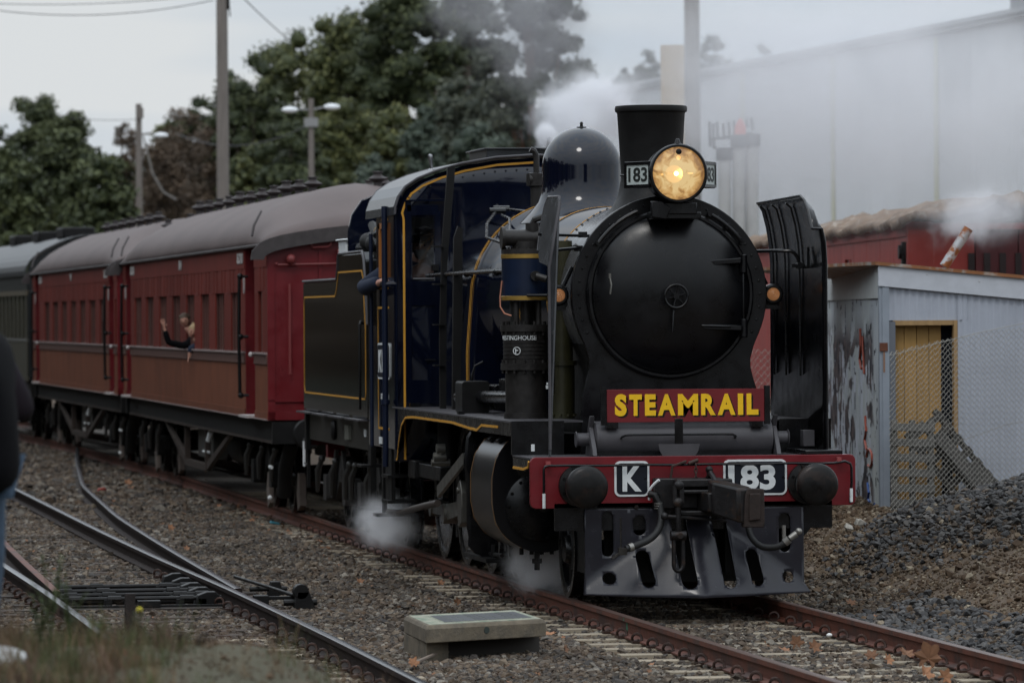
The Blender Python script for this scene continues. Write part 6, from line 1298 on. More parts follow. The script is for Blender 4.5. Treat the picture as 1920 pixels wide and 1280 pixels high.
b = MB(); b.bb(-.02, 8.6, .0, .04, 2.60, 2.96); b.obj('side_flashing', mat('flashing', (.45, .47, .46), .5, var=.1), SWL)
RP_ = mat('red_scribble', (.32, .07, .04), .6); BP_ = mat('blue_scribble', (.03, .08, .25), .6)
def scrib(pts, m, r=.012):
    P = [(x, .026, z) for x, z in pts]; o = MB().tube(P, r, 4).obj('graffiti_line', m, SWL); return o
scrib([(2.6, 2.28), (2.55, 2.1), (2.7, 1.95), (2.5, 1.85)], RP_, .016); scrib([(2.3, 2.2), (2.25, 2.05), (2.1, 1.8)], RP_, .014); scrib([(2.0, 1.35), (1.9, 1.2), (2.1, 1.1), (1.85, 1.0)], RP_, .015)
scrib([(1.5 + .35 * math.cos(a / 4), .92 + .09 * math.sin(a / 4)) for a in range(22)], RP_, .014); scrib([(1.75, .65), (1.6, .55), (1.7, .48), (1.5, .46)], BP_, .014); scrib([(1.1, .42), (1.4, .36), (1.8, .33), (.9, .46)], BP_, .012)
# ------------------------------------------------------------------ pallets and timber by the doorway
def pallet(name, p0, tilt, lean, label, m):
    e = empty(name, p0); e.rotation_euler = (tilt, lean, 0); tag(e, label, 'pallet', 'timber leaning by the shed door')
    for k in range(7): MB().bb(0, .46, -.02, .0, .03 + .155 * k, .11 + .155 * k).obj('slat', m, e, bevel=.003)
    for x in (.02, .21, .40): MB().bb(x, x + .05, .0, .09, 0, 1.08).obj('bearer', m, e, bevel=.003)
    return e
GW = mat('weathered_timber', (.095, .09, .082), .85, var=.3, vscale=8, bump=.4, rnd=.15); GD = mat('dark_timber', (.045, .041, .037), .85, var=.3, vscale=8, bump=.4)
pallet('pallet', (3.53, 7.85, .30), R(-8), R(2), 'grey weathered pallet standing upright against the shed doorway', GW)
e = pallet('pallet', (4.42, 8.1, .36), R(-12), R(-38), 'darker pallet leaning over sideways, its bearers slanting to the right', GD)
for (a, c, w_, lab) in (((4.62, 7.8, .45), (4.12, 8.2, 1.15), .10, 'long dark plank leaning highest against the doorway'), ((4.72, 7.7, .50), (4.40, 8.1, .84), .13, 'short thick dark plank lying lowest beside the rock heap')):
    b = MB(); b.tube([a, c], w_, 4); o = b.obj('plank', GD, None, smooth=False); tag(o, lab, 'plank', 'timber leaning by the shed door')
# ------------------------------------------------------------------ chain-link fence
WIRE = mat('fence_wire', (.30, .29, .26), .6)
def chain(p0, p1, zb, zt0, zt1, cell, r, name='wire_mesh', par=None, sag=0.03):
    """woven mesh: zigzag wires between p0 and p1"""
    p0 = Vector(p0); p1 = Vector(p1); d = p1 - p0; Lw = d.length; n = int(Lw / cell); b = MB()
    for k in range(n + 1):
        for ph in (0, 1):
            pass
        x0 = k * cell; pts = []; zt = zt0 + (zt1 - zt0) * x0 / Lw + sag * math.sin(x0 * 2.1); m = int((zt - zb) / (cell * .55))
        for j in range(m + 1):
            x = x0 + (cell * .5 if j % 2 else 0) + (0); z = zb + (zt - zb) * j / m; q = p0 + d * (min(x, Lw) / Lw)
            wob = .02 * mnoise.noise((q.x * 2, z * 2, 1)); pts.append((q.x + wob, q.y + (.006 if j % 2 else -.006) + .06 * mnoise.noise((q.x, z, 7)), z))
        b.tube(pts, r, 3, cap=False)
        pts2 = [(2 * (p0.x + d.x * (x0 + cell * .5) / Lw) - p[0], p[1] + .004, p[2]) for p in pts] if False else None
        pts3 = []
        for j in range(m + 1):
            x = x0 + (cell * .5 if j % 2 else cell); z = zb + (zt - zb) * j / m; q = p0 + d * (x / Lw)
            wob = .02 * mnoise.noise((q.x * 2, z * 2, 1)); pts3.append((q.x + wob, q.y + (-.006 if j % 2 else .006) + .06 * mnoise.noise((q.x, z, 7)), z))
        b.tube(pts3, r, 3, cap=False)
    o = b.obj(name, WIRE, par, smooth=False); o['kind'] = 'stuff'; return o
FE = empty('chain_link_fence', (0, 0, 0)); tag(FE, 'sagging chain link fence in front of the tin shed and pallets', 'fence')
chain((3.40, 7.35, 0), (6.3, 7.15, 0), .30, 2.06, 2.55, .052, .0034, par=FE)
b = MB(); b.tube([(3.40, 7.35, 2.02), (3.9, 7.33, 2.14), (4.3, 7.3, 2.24), (4.9, 7.25, 2.36), (6.3, 7.15, 2.55)], .004, 5); b.tube([(4.1, 7.32, 1.15), (4.6, 7.3, 1.32), (5.2, 7.25, 1.42), (6.3, 7.2, 1.5)], .003, 5); b.obj('top_wire', WIRE, FE)
FE2 = empty('chain_link_fence', (0, 0, 0)); tag(FE2, 'far chain link fence glimpsed between the smokebox and right smoke deflector', 'fence')
chain((3.6, 24, 0), (6.9, 24, 0), .2, 2.0, 2.0, .09, .004, par=FE2)
# ------------------------------------------------------------------ cable terminals behind the van
CT = empty('cable_terminal', (9.6, 46, 0)); tag(CT, 'group of pale vertical cable ducts with black caps and red cover', 'cable terminal')
for (px, w_, ty) in ((1358, 12, 288), (1385, 12, 265), (1410, 11, 262)):
    a = pw(px, ty, 90); q = MB(); q.cyl((0, 0, -6), (0, 0, 0), .115, n=16); o = q.obj('cable_duct', mat('duct_pale', (.38, .38, .37), .55, var=.1), CT); o.location = (a.x - 9.6, a.y - 46, a.z)
    q = MB(); q.cyl((0, 0, -.12), (0, 0, .10), .15, n=16); o2 = q.obj('duct_cap', BLACKM, CT); o2.location = o.location
b = MB()
for (px, y0, y1) in ((1330, 228, 275), (1337, 232, 280), (1344, 228, 262), (1356, 232, 262), (1366, 228, 262), (1376, 226, 280), (1400, 222, 240), (1409, 220, 244)):
    a = pw(px, y0, 90); c = pw(px + 2, y1, 90); b.cyl((a.x - 9.6, a.y - 46, a.z), (c.x - 9.6, c.y - 46, c.z), .028, n=6)
a = pw(1330, 262, 90); c = pw(1412, 250, 90); b.cyl((a.x - 9.6, a.y - 46, a.z), (c.x - 9.6, c.y - 46, c.z), .03, n=6)
b.obj('cable_tail', BLACKM, CT); a = pw(1386, 240, 90); b = MB(); b.lathe([(.11, -.12), (.10, .02), (.05, .12), (.0, .18)], (a.x - 9.6, a.y - 46.1, a.z), (0, 0, 1), 12); b.obj('red_cover', mat('signal_red', (.55, .06, .03), .6), CT)
# ------------------------------------------------------------------ poles, lamps and wires
POLE = mat('timber_pole', (.17, .15, .135), .85, var=.2, vscale=4, stretch=(3, 3, .3), bump=.2)
def pole(px, py_top, D, r0, r1, label, extra=0):
    a = pw(px, py_top, D); zt = a.z + extra; b = MB(); b.cyl((0, 0, -.5), (0, 0, zt), r0, r1, n=14); e = empty('utility_pole', (a.x, a.y, 0)); tag(e, label, 'pole'); b.obj('pole', POLE, e); return e, zt, a
pA, zA, aA = pole(416, 0, 150, .21, .16, 'tall pale timber pole rising above the carriage roofs', 2.5)
b = MB(); b.box((.18, -.1, zA - 2.6), (.08, .06, .4)); b.tube([(.2, 0, zA - 2.4), (.24, 0, zA - 3.0)], .02, 5); b.obj('pole_bracket', BLACKM, pA)
pB, zB, aB = pole(260, 195, 190, .16, .11, 'slender lamp pole with one lamp arm, left of the tall pole')
pC, zC, aC = pole(583, 185, 170, .13, .09, 'lamp pole with two opposite lamp heads before the trees')
pD, zD, aD = pole(1297, 0, 140, .26, .20, 'dark pole rising behind the chimney through steam', 2)
def lamp_head(par, x, z):
    b = MB(); b.sphere((x, -.05, z), .28, 14, 8, (1, .45, .38)); b.obj('lamp_head', mat('lamp_white', (.80, .82, .84), .35), par)
b = MB(); b.tube([(0, 0, zB - 1.15), (.5, 0, zB - 1.10)], .035, 6); b.box((.06, -.12, zB - .35), (.2, .2, .4)); b.obj('lamp_arm', POLE, pB); lamp_head(pB, .82, zB - 1.18)
b = MB(); b.tube([(.16, 0, zB - 1.2), (.5, 0, zB - 2.6), (.9, 0, zB - 3.3), (1.4, 0, zB - 3.6)], .035, 5); b.obj('hanging_cable', mat('cable_grey', (.2, .19, .18), .7), pB)
b = MB(); b.tube([(-.55, 0, zC - .35), (0, 0, zC - .38), (.5, 0, zC - .28)], .03, 6); b.bb(-.22, .22, -.15, .15, zC - .95, zC - .65); b.obj('lamp_arm', mat('arm_grey', (.25, .25, .25), .6), pC); lamp_head(pC, -.72, zC - .38); lamp_head(pC, .70, zC - .28)
def wire(name, A, B, sag, r, label):
    A = Vector(A); B = Vector(B); pts = [A + (B - A) * t + Vector((0, 0, -sag * 4 * t * (1 - t))) for t in np.linspace(0, 1, 24)]
    o = MB().tube(pts, r, 5).obj(name, mat('wire_dark', (.05, .05, .055), .6), None); tag(o, label, 'overhead wire', 'overhead wires')
wire('overhead_wire', pw(-60, 12, 150), pw(400, 1, 150), .35, .014, 'upper sagging wire running left from the tall pole')
wire('overhead_wire', pw(-60, 5, 151), pw(330, -3, 151), .12, .012, 'wire along the very top edge of the sky at left')
wire('overhead_wire', pw(440, -20, 150), pw(545, 78, 190), .05, .018, 'slanting wire coming down right of the tall pole toward the trees')
wire('overhead_wire', pw(583, 232, 170), pw(330, 250, 195), .6, .018, 'slack cable between the two lamp poles')
wire('overhead_wire', pw(130, 222, 195), pw(258, 224, 190), .05, .012, 'thin wire between the round tree and the slender lamp pole')
# ------------------------------------------------------------------ trees
def leaf_mat(name, col, col2):
    m = bpy.data.materials.new(name); m.use_nodes = True; n = m.node_tree; L = n.links.new; p = n.nodes['Principled BSDF']; p.inputs['Roughness'].default_value = .6; p.inputs['Specular IOR Level'].default_value = .3
    a = n.nodes.new('ShaderNodeAttribute'); a.attribute_name = 'tone'; x = n.nodes.new('ShaderNodeMixRGB'); L(a.outputs['Fac'], x.inputs[0]); x.inputs[1].default_value = (*col, 1); x.inputs[2].default_value = (*col2, 1)
    L(x.outputs[0], p.inputs['Base Color']); return m
OLIVE = leaf_mat('leaf_olive', (.042, .052, .018), (.145, .150, .052)); DARKG = leaf_mat('leaf_dark', (.026, .036, .015), (.090, .105, .042)); BLUEG = leaf_mat('leaf_blue_green', (.035, .050, .036), (.095, .12, .085)); BROWN = leaf_mat('twig_brown', (.055, .04, .026), (.13, .09, .06)); GUM = leaf_mat('leaf_gum', (.04, .05, .036), (.12, .13, .09))
BARK = mat('bark', (.11, .085, .07), .85, var=.3); BARKP = mat('pale_bark', (.24, .19, .16), .8, var=.3)
def leaves(centers, radii, n, size, tone_seed, flat=.8, squash=.8):
    tot = radii ** 2; k = (tot / tot.sum() * n).astype(int); C = np.repeat(centers, k, 0); Rr = np.repeat(radii, k); N_ = len(C)
    d = rng.normal(size=(N_, 3)); d /= np.linalg.norm(d, axis=1)[:, None]; d[:, 2] = np.where(d[:, 2] < -.6, -d[:, 2], d[:, 2])
    rr = Rr * (1 - .75 * rng.random(N_) ** 1.6 + .12 * rng.normal(size=N_)); P_ = C + d * rr[:, None] * np.array([1, 1, squash]) + rng.normal(size=(N_, 3)) * Rr[:, None] * .06
    nn = d + rng.normal(size=(N_, 3)) * .9; nn /= np.linalg.norm(nn, axis=1)[:, None]
    t = rng.normal(size=(N_, 3)); a = np.cross(nn, t); a /= np.linalg.norm(a, axis=1)[:, None]; b_ = np.cross(nn, a)
    s = size * rng.uniform(.6, 1.4, N_); a *= s[:, None]; b_ *= (s * .5)[:, None]
    V = np.stack([P_ - a, P_ + b_, P_ + a, P_ - b_], 1).reshape(-1, 3)
    lt = np.repeat(rng.uniform(.15, .8, len(radii)), k); tone = np.clip(lt + rng.normal(size=N_) * .18, 0, 1); return V, tone
def tree(px, ytop, hw, D, m, label, nleaf=7000, lobes=26, trunk=BARK, hmin=.35, lsize=.20, open_=0.0, cat='tree', name='tree', ybot=None, base=0.4, lobr=(.20, .36)):
    top = pw(px, ytop, D); H = top.z - base; rw = hw / FPX * D; e = empty(name, (top.x, top.y, base)); tag(e, label, cat)
    zc = H * (1 + hmin) / 2; rz = H * (1 - hmin) / 2; cs = []; rs = []; lobes = int(lobes * max(1, rz / rw) * 2.3)
    for k in range(lobes):
        while True:
            v = np.array([random.uniform(-1, 1), random.uniform(-1, 1), random.uniform(-1, 1)])
            if .25 + open_ < (np.abs(v) ** 2.8).sum() ** (1 / 2.8) < 1: break
        r = random.uniform(*lobr) * min(rw, rz * 1.2)
        cs.append([v[0] * (rw - r * .6), v[1] * (rw - r * .6), zc + v[2] * (rz - r * .6)]); rs.append(r)
    cs.append([0, 0, H - rs[0] * .9]); rs.append(rs[0]); cs = np.array(cs); rs = np.array(rs)
    V, tone = leaves(cs, rs, int(nleaf * (5.0 if m is BROWN else 2.3)), lsize * .60, 0)
    nq = len(V) // 4; me = bpy.data.meshes.new('crown'); me.vertices.add(len(V)); me.vertices.foreach_set('co', V.astype(np.float32).ravel())
    me.loops.add(nq * 4); me.loops.foreach_set('vertex_index', np.arange(nq * 4, dtype=np.int32)); me.polygons.add(nq); me.polygons.foreach_set('loop_start', np.arange(0, nq * 4, 4, dtype=np.int32)); me.update()
    at = me.attributes.new('tone', 'FLOAT', 'FACE'); at.data.foreach_set('value', tone.astype(np.float32)); me.materials.append(m)
    o = bpy.data.objects.new('crown', me); COL.objects.link(o); o.parent = e
    b = MB()
    for c_, r_ in zip(cs, rs):
        k0 = len(b.v); b.sphere(tuple(c_), r_ * .62, 8, 6, (1, 1, .85)); b.v[k0:] = [tuple(c_[i] + (v[i] - c_[i]) * (1 + .35 * mnoise.noise((v[0] * 1.7, v[1] * 1.7, v[2] * 1.7))) for i in range(3)) for v in b.v[k0:]]
    if m is not BROWN: b.obj('inner_foliage', m, o, ang=80)
    b = MB(); tr = max(.10, H * .018); b.tube([(0, 0, -.5), (.1 * rw, 0, H * .3), (-.05 * rw, .1, H * .6), (0, 0, H * .85)], [tr, tr * .8, tr * .5, tr * .15], 8); b.obj('trunk', trunk, e)
    b = MB()
    idx = sorted(range(len(rs)), key=lambda i: -rs[i])[:14]
    for i in idx: c = Vector(cs[i]); z0 = min(H * .62, max(H * .22, c.z * .6)); b.tube([(0, 0, z0), (c.x * .5, c.y * .5, (z0 + c.z) / 2 - .03 * H), tuple(c)], [tr * .42, tr * .26, tr * .08], 5)
    b.obj('limb', trunk, e); return e
tree(478, 92, 92, 235, DARKG, 'dark rounded gum tree just right of the tall pole', 8000, hmin=.2)
tree(560, 48, 105, 245, OLIVE, 'olive green broad tree behind the lamp pole with two heads', 9000, hmin=.12)
tree(655, 12, 110, 240, OLIVE, 'olive gum tree whose crown nearly reaches the top of the photo', 10000, hmin=.10)
tree(765, -60, 120, 238, DARKG, 'tall dark gum with pale bare limbs, left of the grey smoke', 9500, trunk=BARKP, hmin=.25, open_=.1)
tree(870, -45, 95, 262, GUM, 'tall grey green gum standing behind the drifting smoke', 8500, hmin=.10)
tree(1000, -50, 112, 222, GUM, 'tall open gum with sky gaps and reddish trunk, left of the warehouse', 6200, 22, trunk=mat('red_bark', (.16, .085, .055), .85), hmin=.42, open_=.1, lobr=(.18, .30))
tree(745, 190, 85, 205, OLIVE, 'low olive bushy tree above the locomotive cab roof', 6500, hmin=.05)
tree(640, 180, 85, 225, OLIVE, 'bushy mid height olive tree to the right of the two headed lamp', 7000, hmin=.05)
tree(545, 195, 80, 215, DARKG, 'dark mid height tree behind the two headed lamp pole', 6000, hmin=.05)
tree(865, 140, 80, 225, GUM, 'grey green mid height gum under the smoke', 7000, hmin=.05)
tree(960, 165, 85, 232, DARKG, 'dark green tree under the open gum', 7000, hmin=.05)
tree(1045, 170, 62, 228, DARKG, 'small dark tree next to the warehouse corner', 5000, hmin=.05)
tree(790, 195, 52, 192, BLUEG, 'blue green conifer with pointed rounded top over the cab', 6500, hmin=.0, lsize=.14)
tree(905, 225, 75, 190, BLUEG, 'wide blue green conifer left of the steam dome', 7500, hmin=.0, lsize=.14)
tree(700, 285, 55, 186, BLUEG, 'low bluish shrub tree behind the carriage end roof', 4500, hmin=.0, lsize=.14)
tree(84, 176, 84, 262, DARKG, 'umbrella topped gum standing against the sky at the far left', 5200, 15, hmin=.62, lobr=(.22, .36))
tree(-6, 232, 60, 250, DARKG, 'dark tree partly cut off by the left edge of the photo', 4500, hmin=.2)
tree(120, 238, 98, 185, DARKG, 'large dense dark tree at the left edge behind the grey carriage', 10000, hmin=.0)
tree(30, 285, 80, 178, DARKG, 'low dense dark tree in the left corner above the grey carriage', 8000, hmin=.0)
tree(205, 290, 62, 176, DARKG, 'small dark tree between the left trees and the slender pole', 5000, hmin=.0)
tree(235, 228, 38, 265, BROWN, 'thin twiggy tree left of the slender pole', 2200, 12, hmin=.35, lsize=.12)
tree(345, 200, 88, 250, BROWN, 'brown twiggy tree between the slender pole and the tall pole', 5500, 24, hmin=.0, lsize=.15)
tree(300, 258, 78, 240, BROWN, 'low brown bare tree behind the single lamp', 4500, hmin=.0, lsize=.15)
tree(372, 178, 62, 256, DARKG, 'dark green tree filling the slope just left of the tall pole', 6000, hmin=.0)
tree(318, 222, 55, 258, OLIVE, 'olive tree top at the foot of the slope, behind the single lamp', 4500, hmin=.0)
tree(432, 128, 52, 254, DARKG, 'dark gum directly behind the tall pole', 5000, hmin=.1)
tree(420, 225, 80, 236, BROWN, 'reddish brown thicket tree behind the foot of the tall pole', 5500, hmin=.0, lsize=.15)
tree(480, 265, 50, 220, OLIVE, 'yellowish green small tree between the poles', 3500, hmin=.0)
for i, (px, yt, hw, lab) in enumerate(((1170, 128, 42, 'far small tree above the left end of the warehouse roof'), (1215, 92, 42, 'taller far tree left of the beige haze block'), (1335, 62, 48, 'far dark tree above the roof right of the dark pole'), (1428, 84, 34, 'far bluish tree above the warehouse roof, right of the others'))):
    tree(px, yt, hw, 300, GUM if i < 3 else BLUEG, lab, 3500, 16, hmin=.2, lsize=.26)
# far understorey (one mass)
cs = []; rs = []
for k in range(190):
    px = random.uniform(-1100, 1120) if k > 150 else random.uniform(-120, 1120); D = random.uniform(255, 285); t = pw(px, random.uniform(330, 560) - 40 * math.sin(px * .01), D); cs.append([t.x, t.y, t.z]); rs.append(random.uniform(1.0, 2.2))
V, tone = leaves(np.array(cs), np.array(rs), 30000, .30, 0); nq = len(V) // 4; me = bpy.data.meshes.new('far_woods'); me.vertices.add(len(V)); me.vertices.foreach_set('co', V.astype(np.float32).ravel()); me.loops.add(nq * 4); me.loops.foreach_set('vertex_index', np.arange(nq * 4, dtype=np.int32)); me.polygons.add(nq); me.polygons.foreach_set('loop_start', np.arange(0, nq * 4, 4, dtype=np.int32)); me.update(); at = me.attributes.new('tone', 'FLOAT', 'FACE'); at.data.foreach_set('value', (tone * .7).astype(np.float32)); me.materials.append(DARKG)
o = bpy.data.objects.new('far_woods', me); COL.objects.link(o); tag(o, 'dark far-off undergrowth and woods behind the trees', 'woods', kind='stuff')
b = MB(); vs = []; fs = []
for i in range(41):
    px = -500 + 60 * i; 
    for j, (D, z) in enumerate(((290, -1), (292, 5.0 + 1.6 * mnoise.noise((px * .01, 0, 0))), (330, 7.2 + 2 * mnoise.noise((px * .008, 3, 0))), (420, -1))): x, y = W2((px - 960) / FPX * D, D); vs.append((x, y, z))
for i in range(40):
    for j in range(3): k = i * 4 + j; fs.append((k, k + 4, k + 5, k + 1))
o = b.add(vs, fs).obj('hill', mat('hill_scrub', (.03, .035, .02), .9, var=.4, vscale=.8), None); tag(o, kind='structure')

# unseen woods added on the near side to dim reflections in the train
path = [(-40, 330), (-22, 240), (-15, 170), (-14, 100), (-15, 40), (-19, 0), (-28, -45), (-40, -78), (-10, -92), (25, -88), (60, -70), (70, -30)]
cs = []; rs = []
for i in range(len(path) - 1):
    (x0, y0_), (x1, y1_) = path[i], path[i + 1]; L_ = math.hypot(x1 - x0, y1_ - y0_); k_ = int(L_ / 2.6)
    for k in range(k_):
        t = random.random(); h_ = 9 + 4 * mnoise.noise((i + t, 1.3, 0)); 
        for q in range(3): cs.append([x0 + (x1 - x0) * t + random.gauss(0, 1.5), y0_ + (y1_ - y0_) * t + random.gauss(0, 1.5), h_ * (q + .6) / 3]); rs.append(random.uniform(1.6, 2.8))
V, tone = leaves(np.array(cs), np.array(rs), 26000, .65, 0); nq = len(V) // 4; me = bpy.data.meshes.new('unseen_side_woods'); me.vertices.add(len(V)); me.vertices.foreach_set('co', V.astype(np.float32).ravel()); me.loops.add(nq * 4); me.loops.foreach_set('vertex_index', np.arange(nq * 4, dtype=np.int32)); me.polygons.add(nq); me.polygons.foreach_set('loop_start', np.arange(0, nq * 4, 4, dtype=np.int32)); me.update(); at = me.attributes.new('tone', 'FLOAT', 'FACE'); at.data.foreach_set('value', (tone * .25).astype(np.float32)); me.materials.append(BROWN)
o = bpy.data.objects.new('unseen_side_woods', me); COL.objects.link(o); tag(o, 'unseen woods added on the near side to darken reflections', 'woods', kind='stuff')
vs = []; fs = []; n_ = 0
for i in range(len(path) - 1):
    for k in range(8):
        t = k / 8; x = path[i][0] + (path[i + 1][0] - path[i][0]) * t; y = path[i][1] + (path[i + 1][1] - path[i][1]) * t; h_ = 8.0 + 4 * mnoise.noise((i + t, 1.3, 0)); vs += [(x, y, -.5), (x, y, h_)]; n_ += 1
for k in range(n_ - 1): fs.append((2 * k, 2 * k + 2, 2 * k + 3, 2 * k + 1))
o2 = MB().add(vs, fs).obj('unseen_woods_core', mat('hill_scrub', (0, 0, 0)), o)
# ------------------------------------------------------------------ people
def skin_mesh(name, V, E_, Rr, m, parent, root=0, sub=2):
    me = bpy.data.meshes.new(name); me.from_pydata(V, E_, []); me.materials.append(m); o = bpy.data.objects.new(name, me); COL.objects.link(o); o.parent = parent
    sk = o.modifiers.new('skin', 'SKIN'); sk.use_smooth_shade = True; lay = me.skin_vertices[0].data if me.skin_vertices else None
    if lay is None:
        bm = bmesh.new(); bm.from_mesh(me); bm.verts.layers.skin.verify(); bm.to_mesh(me); bm.free(); lay = me.skin_vertices[0].data
    for i, r in enumerate(Rr):
        lay[i].radius = r if isinstance(r, tuple) else (r, r); lay[i].use_root = (i == root)
    sb = o.modifiers.new('sub', 'SUBSURF'); sb.levels = sub; sb.render_levels = sub; return o
def hand(V, E_, Rr, wi, wrist, d, side, s=1.0, curl=.25, palm_n=None):
    """append palm and five fingers from wrist index wi; d: pointing direction, side: thumb direction"""
    d = Vector(d).normalized(); side = Vector(side).normalized(); nn = d.cross(side).normalized(); w = Vector(wrist)
    V.append(tuple(w + d * .05 * s)); Rr.append((.030 * s, .016 * s)); pi = len(V) - 1; E_.append((wi, pi))
    for k, (off, ln) in enumerate(((.026, .066), (.009, .074), (-.009, .069), (-.026, .054))):
        a = w + d * .09 * s + side * off * s; b_ = a + d * ln * .5 * s + side * off * .25 * s; c = b_ + (d - nn * curl) * ln * .5 * s
        for q, r in ((a, .0095), (b_, .0085), (c, .007)): V.append(tuple(q)); Rr.append(r * s)
        n_ = len(V); E_ += [(pi, n_ - 3), (n_ - 3, n_ - 2), (n_ - 2, n_ - 1)]
    a = w + d * .045 * s + side * .035 * s; b_ = a + (d * .7 + side) * .028 * s; V += [tuple(a), tuple(b_)]; Rr += [.011 * s, .009 * s]; n_ = len(V); E_ += [(pi, n_ - 2), (n_ - 2, n_ - 1)]
def head(parent, c, r, look, hairm, cap=None, beard=None, skin=SKIN, tilt=0.0):
    h = empty('head_parts', c); h.parent = parent; h.name = 'head'; look = Vector(look).normalized(); h.rotation_mode = 'QUATERNION'; h.rotation_quaternion = look.to_track_quat('-Y', 'Z') @ Matrix.Rotation(tilt, 4, 'Y').to_quaternion()
    b = MB(); b.sphere((0, 0, 0), r, 20, 14, (.80, .92, 1.0)); b.sphere((0, -.25 * r, -.45 * r), r * .62, 14, 10, (.85, .85, 1)); b.sphere((0, -.95 * r, -.12 * r), r * .15, 8, 6, (.8, 1, 1.3)); b.sphere((.80 * r, .05 * r, -.1 * r), r * .2, 8, 6, (.5, 1, 1.3)); b.sphere((-.80 * r, .05 * r, -.1 * r), r * .2, 8, 6, (.5, 1, 1.3)); b.obj('face', skin, h)
    b = MB(); [b.sphere((s * .32 * r, -.80 * r, .05 * r), r * .10, 8, 5) for s in (-1, 1)]; b.obj('eye', BLACKM, h); b = MB(); b.sphere((0, -.80 * r, -.52 * r), r * .2, 8, 5, (1.3, .4, .3)); b.obj('mouth', mat('lips', (.30, .10, .08), .5), h)
    if hairm:
        b = MB(); b.sphere((0, .16 * r, .22 * r), r * 1.04, 18, 12, (.88, .98, .95))
        for k in range(22): a = random.uniform(0, 6.28); b.sphere((.72 * r * math.cos(a), .25 * r + .6 * r * math.sin(a), random.uniform(.15, .9) * r), r * .28, 7, 5)
        b.v = [v if v[1] > -.55 * r or v[2] > .35 * r else (v[0] * .8, -.4 * r, v[2]) for v in b.v]; b.obj('hair', hairm, h)
    if cap: b = MB(); b.lathe([(r * .95, .25 * r), (r * 1.0, .5 * r), (r * .95, .95 * r), (.0, 1.08 * r)], (0, .05 * r, 0), (0, 0, 1), 20); b.lathe([(r * .6, 0), (r * .9, .02)], (0, -.6 * r, .32 * r), (0, -.15, 1), 16); b.obj('cap', cap, h)
    if beard: b = MB(); b.sphere((0, -.45 * r, -.62 * r), r * .62, 14, 9, (1, .8, .95)); b.obj('beard', beard, h)
    return h
def person(name, loc, rz, H, coat, trou, label, hair, pose, coatr=1.0, shoes=WHITE):
    e = empty(name, loc, rz); tag(e, label, 'person'); s = H / 1.75
    V = [(0, 0, .95), (0, 0, 1.15), (0, .01, 1.35), (0, .01, 1.47), (0, -.01, 1.56)]; E_ = [(0, 1), (1, 2), (2, 3), (3, 4)]; Rr = [.15, .14, .15, .065, .06]
    for sd in (-1, 1):
        k = len(V); sh = (sd * .19, 0, 1.40); el = pose[0 if sd < 0 else 1][0]; wr = pose[0 if sd < 0 else 1][1]
        V += [sh, el, wr]; E_ += [(2, k), (k, k + 1), (k + 1, k + 2)]; Rr += [.06, .045, .032]; d = Vector(wr) - Vector(el); hand(V, E_, Rr, k + 2, wr, d, (0, -1, .2))
        k = len(V); V += [(sd * .10, 0, .86), (sd * .11, -.02, .48), (sd * .11, .02, .08), (sd * .12, -.14, .04)]; E_ += [(0, k), (k, k + 1), (k + 1, k + 2), (k + 2, k + 3)]; Rr += [.095, .06, .045, .04]
    V = [tuple(c * s for c in v) for v in V]; Rr = [tuple(q * s for q in r) if isinstance(r, tuple) else r * s for r in Rr]; body = skin_mesh('body', V, E_, Rr, SKIN, e)
    V = [(0, 0, .72), (0, 0, .95), (0, 0, 1.15), (0, .0, 1.33), (0, .01, 1.45)]; E_ = [(0, 1), (1, 2), (2, 3), (3, 4)]; Rr = [(.23, .19), (.22, .19), (.21, .17), (.20, .16), (.09, .08)]
    for sd in (-1, 1):
        k = len(V); el, wr = pose[0 if sd < 0 else 1]; V += [(sd * .20, 0, 1.39), el, tuple(Vector(el).lerp(Vector(wr), .92))]; E_ += [(3, k), (k, k + 1), (k + 1, k + 2)]; Rr += [.095, .078, .06]
    skin_mesh('coat', [tuple(c * s for c in v) for v in V], E_, [tuple(q * s * coatr for q in r) if isinstance(r, tuple) else r * s * coatr for r in Rr], coat, e)
    V = [(0, 0, .95)]; E_ = []; Rr = [(.17, .14)]
    for sd in (-1, 1): k = len(V); V += [(sd * .10, 0, .84), (sd * .11, -.02, .48), (sd * .11, .02, .11)]; E_ += [(0, k), (k, k + 1), (k + 1, k + 2)]; Rr += [.115, .085, .075]
    skin_mesh('trousers', [tuple(c * s for c in v) for v in V], E_, [tuple(q * s for q in r) if isinstance(r, tuple) else r * s for r in Rr], trou, e)
    for sd in (-1, 1): b = MB(); b.sphere((sd * .115 * s, -.05 * s, .045 * s), .15 * s, 14, 8, (.38, 1, .36)); b.obj('shoe', shoes, e)
    head(e, (0, (-.02 if rz > 2 else .12) * s, 1.65 * s), .115 * s, (0, -1, 0), hair); return e
x, y = W2(-2.40, 22.6); person('person', (x, y, ground_h(x, y) - .0), R(70), 1.80, DARKCLOTH, JEANS, 'bystander in long black coat, jeans and white shoes cut off at the left edge', mat('hair_dark', (.02, .014, .01), .7), (((-.27, .06, 1.12), (-.25, .02, .88)), ((.27, .06, 1.12), (.25, .02, .88))), 1.12)
x, y = W2(-2.67, 24.4); person('person', (x, y, ground_h(x, y)), R(170), 1.72, PURPCLOTH, DARKCLOTH, 'second bystander in a plum padded jacket with elbow bent, behind the black coat', mat('hair_dark', (0, 0, 0)), (((-.32, .02, 1.12), (-.16, -.22, 1.28)), ((.34, .06, 1.14), (.16, -.2, 1.30))), 1.05, BLACKM)
